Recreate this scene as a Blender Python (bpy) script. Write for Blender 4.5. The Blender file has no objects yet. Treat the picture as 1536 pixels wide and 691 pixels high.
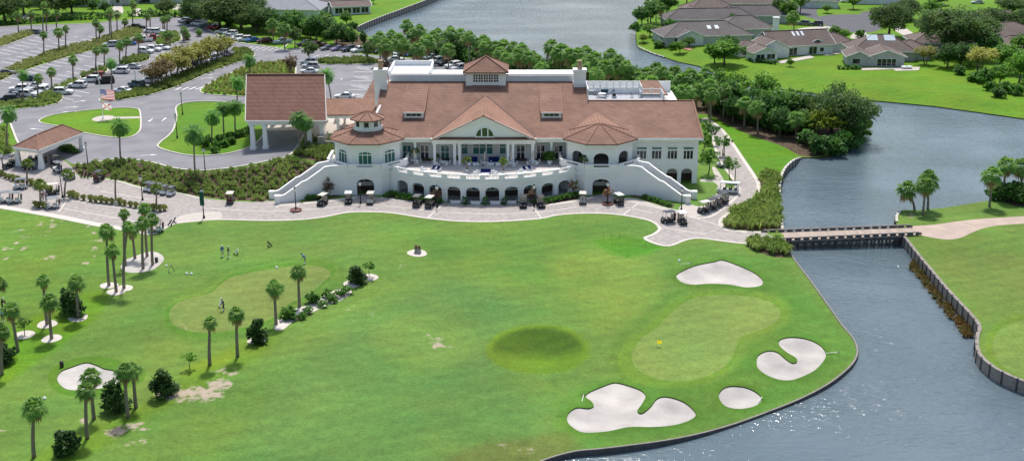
import bpy, bmesh, math, random
import numpy as np
from mathutils import Vector, Matrix, geometry, noise as mnoise
R = math.radians
random.seed(7)
rng = np.random.default_rng(7)
scene = bpy.context.scene
COL = scene.collection

# ------------------------------------------------------------------ camera model / survey
FPX, HC, TH = 1750.0, 59.2, math.atan(590.5 / 1750.0)
CT, ST = math.cos(TH), math.sin(TH)
WATER_Z = -1.2

def project(X, Y, z):
    dz = HC - z
    zc = Y * CT + dz * ST
    return 768 + FPX * X / zc, 345.5 + FPX * (dz * CT - Y * ST) / zc

def unproject(px, py, z):
    u = (np.asarray(px, float) - 768) / FPX
    v = (np.asarray(py, float) - 345.5) / FPX
    t = (HC - z) / (ST + v * CT)
    return u * t, (CT - v * ST) * t

def smooth(t):
    t = np.clip(t, 0, 1)
    return t * t * (3 - 2 * t)

# shoreline of the golf peninsula (sinks towards the water)
SHORE_PX = [(600, 800), (740, 720), (815, 690), (860, 677), (900, 673), (950, 667), (1000, 660), (1050, 650), (1100, 636),
            (1150, 618), (1200, 598), (1240, 577), (1268, 556), (1282, 540), (1286, 525), (1280, 508), (1262, 486)]
_sx, _sy = unproject([p[0] for p in SHORE_PX], [p[1] for p in SHORE_PX], -0.9)
SHORE = np.stack([_sx, _sy], 1)

NSHORE_PX = [(958, 72), (977, 79.5), (997, 86), (1023, 94), (1048, 99), (1069, 108), (1098, 118), (1127, 125), (1161, 132), (1200, 137),
    (1250, 144), (1300, 150), (1400, 159), (1536, 178), (1640, 192), (1760, 205)]
WSHORE_PX = [(1204, 236), (1225, 236), (1245, 234), (1262, 226), (1280, 214), (1290, 200), (1288, 184), (1250, 172), (1200, 164), (1150, 153), (1100, 143)]
NSHORE, WSHORE = [np.stack(unproject([p[0] for p in P_], [p[1] for p in P_], -.95), 1) for P_ in (NSHORE_PX, WSHORE_PX)]

def seg_dist(X, Y, poly, closed=False):
    """distance from points to a polyline"""
    X = np.asarray(X, float); Y = np.asarray(Y, float)
    d = np.full(X.shape, 1e9)
    n = len(poly)
    for i in range(n if closed else n - 1):
        ax, ay = poly[i]; bx, by = poly[(i + 1) % n]
        dx, dy = bx - ax, by - ay
        L2 = dx * dx + dy * dy + 1e-12
        t = np.clip(((X - ax) * dx + (Y - ay) * dy) / L2, 0, 1)
        d = np.minimum(d, np.hypot(X - ax - t * dx, Y - ay - t * dy))
    return d

def inside(X, Y, poly):
    X = np.asarray(X, float); Y = np.asarray(Y, float)
    c = np.zeros(X.shape, bool)
    n = len(poly)
    for i in range(n):
        x1, y1 = poly[i]; x2, y2 = poly[i - 1]
        if y1 == y2: continue
        m = ((y1 > Y) != (y2 > Y)) & (X < (x2 - x1) * (Y - y1) / (y2 - y1) + x1)
        c ^= m
    return c

def sdist(X, Y, poly):
    """signed distance, positive inside"""
    d = seg_dist(X, Y, poly, True)
    return np.where(inside(X, Y, poly), d, -d)

HOLLOW = [float(v) for v in unproject(806, 521, 0)]

def hgt(X, Y):
    X = np.asarray(X, float); Y = np.asarray(Y, float)
    up = np.interp(X, [-85, -56, -40, -34, 20, 36], [0.6, 1.9, 3.0, 3.4, 3.4, 0.0])
    y0 = np.interp(X, [-200, -100, -80, -66, -50, -36, -31, -28, 60], [215, 208, 203.5, 199.5, 193.5, 192.5, 197, 207, 207])
    y1 = np.interp(X, [-200, -100, -80, -74, -66, -56, -38, -31, -28, 60], [240, 220, 213, 214, 209.6, 203.5, 207, 210, 215, 215])
    h = up * smooth((Y - y0) / (y1 - y0)) * (1 - 0.75 * smooth((Y - 290) / 70))
    # soft mounding of the golf lawn
    m = smooth((186 - Y) / 12) * smooth((Y - 60) / 20)
    h = h + m * 0.28 * (np.sin(X * .11 + 1.3) * np.cos(Y * .17 + .4) + .6 * np.sin(X * .23 - Y * .19))
    h = h - 0.9 * smooth(1 - seg_dist(X, Y, SHORE) / 9.0) * smooth((190 - Y) / 20)
    h = h - .98 * smooth(1 - seg_dist(X, Y, NSHORE) / 12.0) - .98 * smooth(1 - seg_dist(X, Y, WSHORE) / 7.0) * smooth((X - 40) / 10)
    # grass hollow
    r = np.hypot((X - HOLLOW[0]) / 5.9, (Y - HOLLOW[1]) / 6.6)
    h = h - .75 * smooth((1.0 - r) / .75)
    # east bank stands a little higher
    h = h + 0.35 * smooth((X - 44) / 6) * smooth((185 - Y) / 10)
    return h

def at(px, py, dz=0.0):
    """ground position seen at a survey point"""
    px = np.asarray(px, float); py = np.asarray(py, float)
    z = np.zeros(np.broadcast(px, py).shape)
    for _ in range(17):
        X, Y = unproject(px, py, z + dz)
        z = 0.5 * z + 0.5 * hgt(X, Y)
    return X, Y, z

def G(px, py):
    X, Y, z = at(px, py)
    return Vector((float(X), float(Y), float(z)))

def from_top(px, py, height):
    X, Y, z = at(px, py, height)
    return Vector((float(X), float(Y), float(z)))

def height_for(loc, py):
    """height above loc at which the picture row py is reached"""
    v = (py - 345.5) / FPX
    dz = loc.y * (ST + v * CT) / (CT - v * ST)
    return (HC - dz) - loc.z

def curve(pts, closed=True, n=4):
    """Catmull-Rom through survey points"""
    P = [np.array(p, float) for p in pts]
    out = []
    N = len(P)
    for i in range(N if closed else N - 1):
        if closed:
            p0, p1, p2, p3 = P[i - 1], P[i], P[(i + 1) % N], P[(i + 2) % N]
        else:
            p0, p1, p2, p3 = P[max(i - 1, 0)], P[i], P[i + 1], P[min(i + 2, N - 1)]
        for k in range(n):
            t = k / n
            out.append(0.5 * ((2 * p1) + (-p0 + p2) * t + (2 * p0 - 5 * p1 + 4 * p2 - p3) * t * t + (-p0 + 3 * p1 - 3 * p2 + p3) * t ** 3))
    if not closed: out.append(P[-1])
    return [tuple(p) for p in out]

def to_world(pts):
    X, Y, z = at([p[0] for p in pts], [p[1] for p in pts])
    return list(zip(X.tolist(), Y.tolist()))

# ------------------------------------------------------------------ objects
def tag(o, label=None, cat=None, group=None, kind=None):
    if label: o['label'] = label
    if cat: o['category'] = cat
    if group: o['group'] = group
    if kind: o['kind'] = kind
    return o

def empty(name, loc, rz=0.0, scale=1.0, parent=None):
    o = bpy.data.objects.new(name, None); COL.objects.link(o)
    o.location = loc; o.rotation_euler = (0, 0, rz)
    o.scale = (scale,) * 3 if not hasattr(scale, '__len__') else scale
    o.empty_display_size = .2
    if parent: o.parent = parent
    return o

class MB:
    """collects shapes into one mesh"""
    def __init__(s): s.v = []; s.f = []; s.mi = []; s.cur = 0
    def add(s, verts, faces, M=None):
        b = len(s.v)
        if M is not None: verts = [tuple(M @ Vector(p)) for p in verts]
        s.v.extend([tuple(p) for p in verts]); s.f.extend([tuple(i + b for i in f) for f in faces]); s.mi.extend([s.cur] * len(faces))
        return s
    def box(s, x0, x1, y0, y1, z0, z1, M=None):
        v = [(x0, y0, z0), (x1, y0, z0), (x1, y1, z0), (x0, y1, z0), (x0, y0, z1), (x1, y0, z1), (x1, y1, z1), (x0, y1, z1)]
        return s.add(v, [(3, 2, 1, 0), (4, 5, 6, 7), (0, 1, 5, 4), (1, 2, 6, 5), (2, 3, 7, 6), (3, 0, 4, 7)], M)
    def frustum(s, b, t, z0, z1, M=None):
        """b,t = (x0,x1,y0,y1)"""
        v = [(b[0], b[2], z0), (b[1], b[2], z0), (b[1], b[3], z0), (b[0], b[3], z0), (t[0], t[2], z1), (t[1], t[2], z1), (t[1], t[3], z1), (t[0], t[3], z1)]
        return s.add(v, [(3, 2, 1, 0), (4, 5, 6, 7), (0, 1, 5, 4), (1, 2, 6, 5), (2, 3, 7, 6), (3, 0, 4, 7)], M)
    def beam(s, p, q, w, h=None, up=(0, 0, 1)):
        p = Vector(p); q = Vector(q); d = (q - p)
        if d.length < 1e-6: return s
        d.normalize(); u = Vector(up)
        if abs(d.dot(u)) > .98: u = Vector((0, 1, 0))
        sx = d.cross(u).normalized(); uz = sx.cross(d)
        h = w if h is None else h
        v = []
        for c in (p, q):
            for a, b in ((-1, -1), (1, -1), (1, 1), (-1, 1)): v.append(c + sx * (a * w / 2) + uz * (b * h / 2))
        return s.add(v, [(0, 1, 2, 3), (7, 6, 5, 4), (0, 4, 5, 1), (1, 5, 6, 2), (2, 6, 7, 3), (3, 7, 4, 0)])
    def tube(s, pts, rad, n=7, cap=True):
        pts = [Vector(p) for p in pts]
        rings = []
        for i, p in enumerate(pts):
            d = (pts[min(i + 1, len(pts) - 1)] - pts[max(i - 1, 0)]).normalized()
            a = d.orthogonal().normalized() if abs(d.z) < .9 else Vector((1, 0, 0)).cross(d).normalized()
            b = d.cross(a)
            r = rad[i] if hasattr(rad, '__len__') else rad
            rings.append([p + a * (r * math.cos(2 * math.pi * k / n)) + b * (r * math.sin(2 * math.pi * k / n)) for k in range(n)])
        v = [q for r in rings for q in r]; f = []
        for i in range(len(rings) - 1):
            for k in range(n):
                f.append((i * n + k, i * n + (k + 1) % n, (i + 1) * n + (k + 1) % n, (i + 1) * n + k))
        if cap:
            f.append(tuple(range(n))[::-1]); f.append(tuple((len(rings) - 1) * n + k for k in range(n)))
        return s.add(v, f)
    def lathe(s, prof, n=16, M=None, rot=0.0):
        """prof = [(r,z)...] from bottom to top"""
        v = []; f = []
        for r, z in prof:
            for k in range(n):
                a = 2 * math.pi * k / n + rot
                v.append((r * math.cos(a), r * math.sin(a), z))
        for i in range(len(prof) - 1):
            for k in range(n):
                f.append((i * n + k, i * n + (k + 1) % n, (i + 1) * n + (k + 1) % n, (i + 1) * n + k))
        f.append(tuple(range(n))[::-1]); f.append(tuple((len(prof) - 1) * n + k for k in range(n)))
        return s.add(v, f, M)
    def prism(s, poly, z0, z1, M=None):
        n = len(poly)
        v = [(x, y, z0) for x, y in poly] + [(x, y, z1) for x, y in poly]
        f = [tuple(range(n))[::-1], tuple(range(n, 2 * n))] + [(i, (i + 1) % n, n + (i + 1) % n, n + i) for i in range(n)]
        return s.add(v, f, M)
    def mesh(s, name, mats, shade=False):
        m = bpy.data.meshes.new(name)
        m.from_pydata(s.v, [], s.f)
        for mt in (mats if isinstance(mats, (list, tuple)) else [mats]): m.materials.append(mt)
        if len(m.materials) > 1: m.polygons.foreach_set('material_index', s.mi)
        if shade: m.polygons.foreach_set('use_smooth', [True] * len(m.polygons))
        m.update()
        return m
    def build(s, name, mats, parent=None, shade=False, loc=None):
        o = bpy.data.objects.new(name, s.mesh(name, mats, shade)); COL.objects.link(o)
        if parent: o.parent = parent
        if loc is not None: o.location = loc
        return o

class Proto:
    """a kind of thing: parts (name, mesh, location, colour key, sub-parts)"""
    def __init__(s): s.parts = []
    def part(s, name, mesh, loc=(0, 0, 0), key=None, subs=(), rot=(0, 0, 0)):
        s.parts.append((name, mesh, loc, key, list(subs), rot)); return s
    def spawn(s, name, loc, rz=0.0, scale=1.0, label=None, cat=None, group=None, colors=None, skip=()):
        root = empty(name, loc, rz, scale)
        tag(root, label, cat, group)
        def mk(p, par):
            o = bpy.data.objects.new(p[0], p[1]); COL.objects.link(o); o.parent = par
            o.location = p[2]; o.rotation_euler = p[5] if len(p) > 5 else (0, 0, 0)
            k = p[3]
            if k and colors and k in colors: o.color = (*colors[k], 1)
            for q in (p[4] if len(p) > 4 else ()): mk(q, o)
        for p in s.parts:
            if p[0] in skip: continue
            mk(p, root)
        return root

ORD = ['first', 'second', 'third', 'fourth', 'fifth', 'sixth', 'seventh', 'eighth', 'ninth', 'tenth', 'eleventh', 'twelfth', 'thirteenth',
       'fourteenth', 'fifteenth', 'sixteenth', 'seventeenth', 'eighteenth', 'nineteenth', 'twentieth', 'twenty-first', 'twenty-second',
       'twenty-third', 'twenty-fourth', 'twenty-fifth', 'twenty-sixth', 'twenty-seventh', 'twenty-eighth', 'twenty-ninth', 'thirtieth']
def ordn(i, n):
    if i == 0: return 'leftmost'
    if i == n - 1: return 'rightmost'
    return ORD[i] + ' from the left'

# ------------------------------------------------------------------ materials
MATS = {}
def nt(m): return m.node_tree.nodes, m.node_tree.links
def mat(name, col, rough=.7, var=.12, scale=2.0, spec=.3, metal=0.0, bump=0.0, bscale=20.0, objcol=False, objvar=0.0, stretch=None, trans=0.0):
    if name in MATS: return MATS[name]
    m = bpy.data.materials.new(name); m.use_nodes = True
    N, L = nt(m); b = N['Principled BSDF']
    b.inputs['Roughness'].default_value = rough
    b.inputs['Specular IOR Level'].default_value = spec
    b.inputs['Metallic'].default_value = metal
    if objcol:
        oi = N.new('ShaderNodeObjectInfo'); src = oi.outputs['Color']
    else:
        rgb = N.new('ShaderNodeRGB'); rgb.outputs[0].default_value = (*col, 1); src = rgb.outputs[0]
    tc = N.new('ShaderNodeTexCoord'); vec = tc.outputs['Object']
    if stretch:
        mp = N.new('ShaderNodeMapping'); mp.inputs['Scale'].default_value = stretch
        L.new(vec, mp.inputs['Vector']); vec = mp.outputs['Vector']
    if var:
        nz = N.new('ShaderNodeTexNoise'); nz.inputs['Scale'].default_value = scale; nz.inputs['Detail'].default_value = 5
        L.new(vec, nz.inputs['Vector'])
        mr = N.new('ShaderNodeMapRange'); mr.inputs['From Min'].default_value = .25; mr.inputs['From Max'].default_value = .75
        mr.inputs['To Min'].default_value = 1 - var; mr.inputs['To Max'].default_value = 1 + var
        L.new(nz.outputs['Fac'], mr.inputs['Value'])
        mx = N.new('ShaderNodeVectorMath'); mx.operation = 'SCALE'
        L.new(src, mx.inputs[0]); L.new(mr.outputs[0], mx.inputs['Scale']); src = mx.outputs[0]
    if objvar:
        oi2 = N.new('ShaderNodeObjectInfo')
        mr2 = N.new('ShaderNodeMapRange'); mr2.inputs['To Min'].default_value = 1 - objvar; mr2.inputs['To Max'].default_value = 1 + objvar
        L.new(oi2.outputs['Random'], mr2.inputs['Value'])
        mx2 = N.new('ShaderNodeVectorMath'); mx2.operation = 'SCALE'
        L.new(src, mx2.inputs[0]); L.new(mr2.outputs[0], mx2.inputs['Scale']); src = mx2.outputs[0]
    L.new(src, b.inputs['Base Color'])
    if bump:
        bz = N.new('ShaderNodeTexNoise'); bz.inputs['Scale'].default_value = bscale; bz.inputs['Detail'].default_value = 3
        L.new(vec, bz.inputs['Vector'])
        bp = N.new('ShaderNodeBump'); bp.inputs['Strength'].default_value = bump; bp.inputs['Distance'].default_value = .1
        L.new(bz.outputs['Fac'], bp.inputs['Height']); L.new(bp.outputs['Normal'], b.inputs['Normal'])
    MATS[name] = m
    return m

def leaf_mat(name, col, col2, var=.35, scale=.6, objvar=.18, objcol=False, trl=.48):
    """foliage: clump-scale light/dark variation, per-plant variation and light passing through the leaves"""
    if name in MATS: return MATS[name]
    m = bpy.data.materials.new(name); m.use_nodes = True
    N, L = nt(m); b = N['Principled BSDF']
    b.inputs['Roughness'].default_value = .55; b.inputs['Specular IOR Level'].default_value = .35
    tc = N.new('ShaderNodeTexCoord'); oi = N.new('ShaderNodeObjectInfo')
    nz = N.new('ShaderNodeTexNoise'); nz.inputs['Scale'].default_value = scale; nz.inputs['Detail'].default_value = 4
    ad = N.new('ShaderNodeVectorMath'); ad.operation = 'ADD'
    L.new(tc.outputs['Object'], ad.inputs[0]); L.new(oi.outputs['Location'], ad.inputs[1]); L.new(ad.outputs[0], nz.inputs['Vector'])
    mx = N.new('ShaderNodeMix'); mx.data_type = 'RGBA'
    mr = N.new('ShaderNodeMapRange'); mr.inputs['From Min'].default_value = .35; mr.inputs['From Max'].default_value = .65
    L.new(nz.outputs['Fac'], mr.inputs['Value']); L.new(mr.outputs[0], mx.inputs['Factor'])
    mx.inputs['A'].default_value = (*col, 1); mx.inputs['B'].default_value = (*col2, 1)
    src = mx.outputs['Result']
    if objcol:
        mm = N.new('ShaderNodeVectorMath'); mm.operation = 'MULTIPLY'
        L.new(src, mm.inputs[0]); L.new(oi.outputs['Color'], mm.inputs[1]); src = mm.outputs[0]
    mr2 = N.new('ShaderNodeMapRange'); mr2.inputs['To Min'].default_value = 1 - objvar; mr2.inputs['To Max'].default_value = 1 + objvar
    L.new(oi.outputs['Random'], mr2.inputs['Value'])
    n2 = N.new('ShaderNodeTexNoise'); n2.inputs['Scale'].default_value = 5; n2.inputs['Detail'].default_value = 2
    L.new(ad.outputs[0], n2.inputs['Vector'])
    m3 = N.new('ShaderNodeMapRange'); m3.inputs['From Min'].default_value = .3; m3.inputs['From Max'].default_value = .7
    m3.inputs['To Min'].default_value = 1 - var; m3.inputs['To Max'].default_value = 1 + var
    L.new(n2.outputs['Fac'], m3.inputs['Value'])
    mu = N.new('ShaderNodeMath'); mu.operation = 'MULTIPLY'; L.new(mr2.outputs[0], mu.inputs[0]); L.new(m3.outputs[0], mu.inputs[1])
    sc = N.new('ShaderNodeVectorMath'); sc.operation = 'SCALE'; L.new(src, sc.inputs[0]); L.new(mu.outputs[0], sc.inputs['Scale'])
    L.new(sc.outputs[0], b.inputs['Base Color'])
    tr = N.new('ShaderNodeBsdfTranslucent'); L.new(sc.outputs[0], tr.inputs['Color'])
    ms = N.new('ShaderNodeMixShader'); ms.inputs[0].default_value = trl
    L.new(b.outputs[0], ms.inputs[1]); L.new(tr.outputs[0], ms.inputs[2]); L.new(ms.outputs[0], N['Material Output'].inputs['Surface'])
    MATS[name] = m
    return m
# ------------------------------------------------------------------ ground, water, roads
def grass_material():
    m = bpy.data.materials.new('turf'); m.use_nodes = True
    N, L = nt(m); b = N['Principled BSDF']; b.inputs['Roughness'].default_value = .85; b.inputs['Specular IOR Level'].default_value = .15
    at_ = N.new('ShaderNodeAttribute'); at_.attribute_name = 'tint'
    tc = N.new('ShaderNodeTexCoord')
    def noise(scale, detail, lo, hi, a, c, vec=None, rough=.5):
        n = N.new('ShaderNodeTexNoise'); n.inputs['Scale'].default_value = scale; n.inputs['Detail'].default_value = detail; n.inputs['Roughness'].default_value = rough
        L.new(vec or tc.outputs['Object'], n.inputs['Vector'])
        r = N.new('ShaderNodeMapRange'); r.inputs['From Min'].default_value = lo; r.inputs['From Max'].default_value = hi
        r.inputs['To Min'].default_value = a; r.inputs['To Max'].default_value = c
        L.new(n.outputs['Fac'], r.inputs['Value']); return r.outputs[0]
    mp = N.new('ShaderNodeMapping'); mp.inputs['Rotation'].default_value = (0, 0, R(38)); mp.inputs['Scale'].default_value = (.35, 1, 1)
    L.new(tc.outputs['Object'], mp.inputs['Vector'])
    a = noise(.07, 4, .3, .7, .86, 1.14)
    c = noise(.9, 8, .25, .75, .74, 1.26, rough=.78)
    d = noise(.5, 3, .3, .7, .92, 1.08, mp.outputs['Vector'])
    f = noise(3.2, 4, .25, .75, .76, 1.24, rough=.7)
    def mul(x, y):
        k = N.new('ShaderNodeMath'); k.operation = 'MULTIPLY'; L.new(x, k.inputs[0]); L.new(y, k.inputs[1]); return k.outputs[0]
    wv = N.new('ShaderNodeTexWave'); wv.inputs['Scale'].default_value = .17; wv.inputs['Distortion'].default_value = 6; wv.inputs['Detail'].default_value = 2; wv.inputs['Detail Scale'].default_value = .12
    L.new(mp.outputs['Vector'], wv.inputs['Vector'])
    wr = N.new('ShaderNodeMapRange'); wr.inputs['To Min'].default_value = .965; wr.inputs['To Max'].default_value = 1.035; L.new(wv.outputs['Fac'], wr.inputs['Value'])
    t = mul(mul(mul(a, c), mul(d, f)), wr.outputs[0])
    sc = N.new('ShaderNodeVectorMath'); sc.operation = 'SCALE'; L.new(at_.outputs['Color'], sc.inputs[0]); L.new(t, sc.inputs['Scale'])
    # yellowish drift
    hs = N.new('ShaderNodeHueSaturation'); L.new(sc.outputs[0], hs.inputs['Color'])
    hu = noise(.11, 5, .3, .7, .482, .512); L.new(hu, hs.inputs['Hue'])
    # bare sandy wear, broken up by noise
    br = N.new('ShaderNodeAttribute'); br.attribute_name = 'bare'
    nb = noise(.9, 7, .3, .7, -.45, .45, rough=.65)
    ad = N.new('ShaderNodeMath'); ad.operation = 'ADD'; L.new(br.outputs['Fac'], ad.inputs[0]); L.new(nb, ad.inputs[1])
    ms = N.new('ShaderNodeMapRange'); ms.inputs['From Min'].default_value = .55; ms.inputs['From Max'].default_value = .85
    L.new(ad.outputs[0], ms.inputs['Value'])
    mx = N.new('ShaderNodeMix'); mx.data_type = 'RGBA'; L.new(ms.outputs[0], mx.inputs['Factor'])
    L.new(hs.outputs['Color'], mx.inputs['A']); mx.inputs['B'].default_value = (.42, .34, .26, 1)
    L.new(mx.outputs['Result'], b.inputs['Base Color'])
    bp = N.new('ShaderNodeBump'); bp.inputs['Strength'].default_value = .25; bp.inputs['Distance'].default_value = .2
    nn = N.new('ShaderNodeTexNoise'); nn.inputs['Scale'].default_value = 2.5; nn.inputs['Detail'].default_value = 6
    L.new(tc.outputs['Object'], nn.inputs['Vector']); L.new(nn.outputs['Fac'], bp.inputs['Height']); L.new(bp.outputs['Normal'], b.inputs['Normal'])
    return m

def paver_material(name, c1, c2, cm):
    m = bpy.data.materials.new(name); m.use_nodes = True
    N, L = nt(m); b = N['Principled BSDF']; b.inputs['Roughness'].default_value = .85; b.inputs['Specular IOR Level'].default_value = .2
    tc = N.new('ShaderNodeTexCoord'); br = N.new('ShaderNodeTexBrick')
    br.inputs['Scale'].default_value = 1.0; br.inputs['Brick Width'].default_value = .62; br.inputs['Row Height'].default_value = .38
    br.inputs['Mortar Size'].default_value = .03; br.inputs['Color1'].default_value = (*c1, 1); br.inputs['Color2'].default_value = (*c2, 1); br.inputs['Mortar'].default_value = (*cm, 1)
    L.new(tc.outputs['Object'], br.inputs['Vector'])
    n = N.new('ShaderNodeTexNoise'); n.inputs['Scale'].default_value = 1.3; n.inputs['Detail'].default_value = 8; n.inputs['Roughness'].default_value = .75
    L.new(tc.outputs['Object'], n.inputs['Vector'])
    r = N.new('ShaderNodeMapRange'); r.inputs['From Min'].default_value = .3; r.inputs['From Max'].default_value = .7; r.inputs['To Min'].default_value = .72; r.inputs['To Max'].default_value = 1.2
    L.new(n.outputs['Fac'], r.inputs['Value'])
    s = N.new('ShaderNodeVectorMath'); s.operation = 'SCALE'; L.new(br.outputs['Color'], s.inputs[0]); L.new(r.outputs[0], s.inputs['Scale'])
    L.new(s.outputs[0], b.inputs['Base Color'])
    return m

def sand_material():
    m = mat('sand', (.49, .455, .42), .95, .22, .3, .05, bump=.5, bscale=1.2)
    N, L = nt(m)
    w = N.new('ShaderNodeTexWave'); w.inputs['Scale'].default_value = 1.1; w.inputs['Distortion'].default_value = 14; w.inputs['Detail'].default_value = 3; w.inputs['Detail Scale'].default_value = .5
    tc = N.new('ShaderNodeTexCoord'); L.new(tc.outputs['Object'], w.inputs['Vector'])
    bp = [n for n in N if n.type == 'BUMP'][0]
    b2 = N.new('ShaderNodeBump'); b2.inputs['Strength'].default_value = .16; b2.inputs['Distance'].default_value = .12
    L.new(w.outputs['Fac'], b2.inputs['Height']); L.new(bp.outputs['Normal'], b2.inputs['Normal']); L.new(b2.outputs['Normal'], N['Principled BSDF'].inputs['Normal'])
    return m

M_TURF = grass_material()
M_ASPH = mat('asphalt', (.235, .23, .245), .9, .2, .22, .2)
M_ROAD2 = mat('dark_asphalt', (.12, .12, .13), .9, .15, .3, .2)
M_PAVE = paver_material('brick_paving', (.46, .415, .385), (.36, .32, .30), (.33, .30, .28))
M_CONC = mat('concrete', (.52, .47, .42), .9, .1, .8, .2)
M_TANC = mat('tan_path', (.47, .37, .31), .9, .14, .5, .2)
M_KERB = mat('kerb_concrete', (.62, .57, .51), .9, .08, 1.0, .2)
M_SAND = sand_material()
M_SOIL = mat('mulch', (.115, .085, .058), .95, .35, 1.5, .05)
M_LINE = mat('road_paint', (.78, .78, .76), .8, .12, 3.0, .2)
M_LIP = mat('turf_lip', (.06, .11, .018), .95, .3, 3.0, .05)

SHORE_LOOP = [(600, 800), (740, 720), (815, 690), (860, 677), (900, 673), (950, 667), (1000, 660), (1050, 650), (1100, 636),
    (1150, 618), (1200, 598), (1240, 577), (1268, 556), (1282, 540), (1286, 525), (1280, 508), (1262, 486), (1240, 455), (1215, 420),
    (1190, 387), (1181, 368), (1175, 350), (1171, 320), (1169, 290), (1171, 268), (1178, 252), (1190, 241), (1204, 236), (1225, 236), (1245, 234), (1262, 226),
    (1280, 214), (1290, 200), (1288, 184), (1250, 172), (1200, 164), (1150, 153), (1100, 143), (1060, 133), (1000, 122), (940, 112), (850, 97), (760, 84),
    (690, 78), (620, 70), (572, 62), (548, 52), (531, 43), (560, 30), (600, 15), (640, 0), (680, -18), (760, -40), (1010, -40), (985, -5), (962, 18),
    (954, 38), (955, 60), (958, 72), (977, 79.5), (997, 86), (1023, 94), (1048, 99), (1069, 108), (1098, 118), (1127, 125), (1161, 132), (1200, 137),
    (1250, 144), (1300, 150), (1400, 159), (1536, 178), (1640, 192), (1760, 205), (1760, 262), (1640, 282), (1536, 293), (1475, 302), (1449, 306), (1411, 312),
    (1374, 315), (1353, 315), (1345, 322), (1344, 333), (1349, 345), (1358, 357), (1375, 379), (1395, 403), (1423, 436), (1453, 468), (1469, 489), (1466, 504),
    (1466, 521), (1472, 535), (1491, 551), (1510, 561), (1536, 572), (1640, 612), (1800, 660), (1800, 860), (600, 860)]

BUNKERS = {
 'top': [(1014, 413), (1025, 405), (1045, 397), (1070, 392), (1084, 389.5), (1104, 396), (1129, 407), (1143.6, 419), (1141, 428), (1119, 430.5), (1094, 426.5), (1065, 425), (1040, 426.5), (1023, 423)],
 'heart': [(1135, 544), (1137, 532.6), (1150, 525.5), (1165, 527), (1178, 537), (1188, 543.5), (1195, 542), (1194, 536), (1180.7, 528), (1169.4, 518), (1169.4, 509.3), (1182.6, 505), (1205, 506.3), (1226, 514), (1237, 525), (1238, 536.4), (1224, 553.3), (1205, 563.5), (1186, 569.5), (1167.5, 568.4), (1148.7, 561), (1137.4, 552)],
 'small': [(1078, 592), (1089, 579.5), (1114, 579), (1134, 587), (1142.6, 597), (1134, 607.6), (1109, 612.5), (1087, 607.6)],
 'clover': [(851, 631), (852.4, 619), (865, 610.5), (882, 611.5), (890.5, 608), (887, 601), (878, 594), (884.5, 587), (902, 579.4), (921.5, 573), (941, 577), (961, 584.4), (968.4, 593), (963.5, 604), (956, 615.5), (963.5, 618.5), (975.8, 609), (985.6, 597), (1000.5, 594), (1025, 601.6), (1042.4, 616.4), (1040, 626.3), (1015, 636), (981, 639.6), (944, 639.6), (911.6, 646), (877, 648), (860, 641)],
 'left': [(85.5, 567), (91.6, 556), (107, 549.6), (128, 543), (142, 545.6), (155.7, 551.7), (171, 555), (181.6, 564), (180, 571.6), (168, 577.7), (149.6, 582), (128, 584), (104, 584), (91.6, 577.7)],
 'palms': [(181, 400), (188, 390), (203, 384), (223, 377.6), (237, 379), (246, 387), (240, 397), (226, 405.6), (203, 409), (187, 407)],
}
BUNKER_LABEL = {
 'top': 'wide pale sand bunker between the green and the bridge end of the brick path', 'heart': 'heart shaped sand bunker with grass tongue near the eastern water edge',
 'small': 'small round sand bunker by the seawall, below the green', 'clover': 'largest sand bunker with two grass fingers at the bottom of the green',
 'left': 'bean shaped sand bunker among palms at the lower left', 'palms': 'sand circle around the tall palm group by the cart road'}
GREENS = {
 'main': [(948.7, 528), (961, 508), (985.6, 490.6), (1010, 466), (1035, 449), (1070, 442), (1114, 443), (1153, 451), (1170.7, 468), (1163, 483), (1138.6, 495.6), (1111.5, 505), (1101.6, 528), (1089, 547), (1064.6, 562), (1030, 570.6), (995.5, 569.6), (966, 560), (950, 545)],
 'practice': [(254, 472), (261, 457), (284, 447), (314, 440), (331, 426.5), (348, 415), (378, 408), (415, 402), (453, 398), (483, 400), (496, 410), (483, 425), (461, 442), (431, 457), (412, 475), (374, 489), (325, 498), (288, 497), (261, 487)],
 'east': [(1489, 512), (1500, 494), (1520, 484), (1545, 478), (1620, 470), (1680, 500), (1680, 590), (1580, 578), (1536, 566), (1508, 552), (1492, 532)],
}
ASPHALT = [[(-160, 235), (-160, 50), (0, 41), (60, 38), (130, 36), (200, 30), (270, 26), (300, 38), (322, 50), (345, 62), (400, 70), (432, 76), (448, 72), (500, 76), (560, 83), (620, 88), (690, 102), (760, 122), (760, 170), (560, 165), (500, 172), (470, 190), (455, 202), (448, 217), (433, 234), (400, 242), (360, 250), (320, 255), (291, 256), (258, 252), (233, 245), (209, 241), (181, 238), (154, 242), (132, 246.5), (110, 246), (92, 236), (70, 232), (40, 226), (27, 214), (18, 192), (10, 180), (-20, 196)]]
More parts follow.
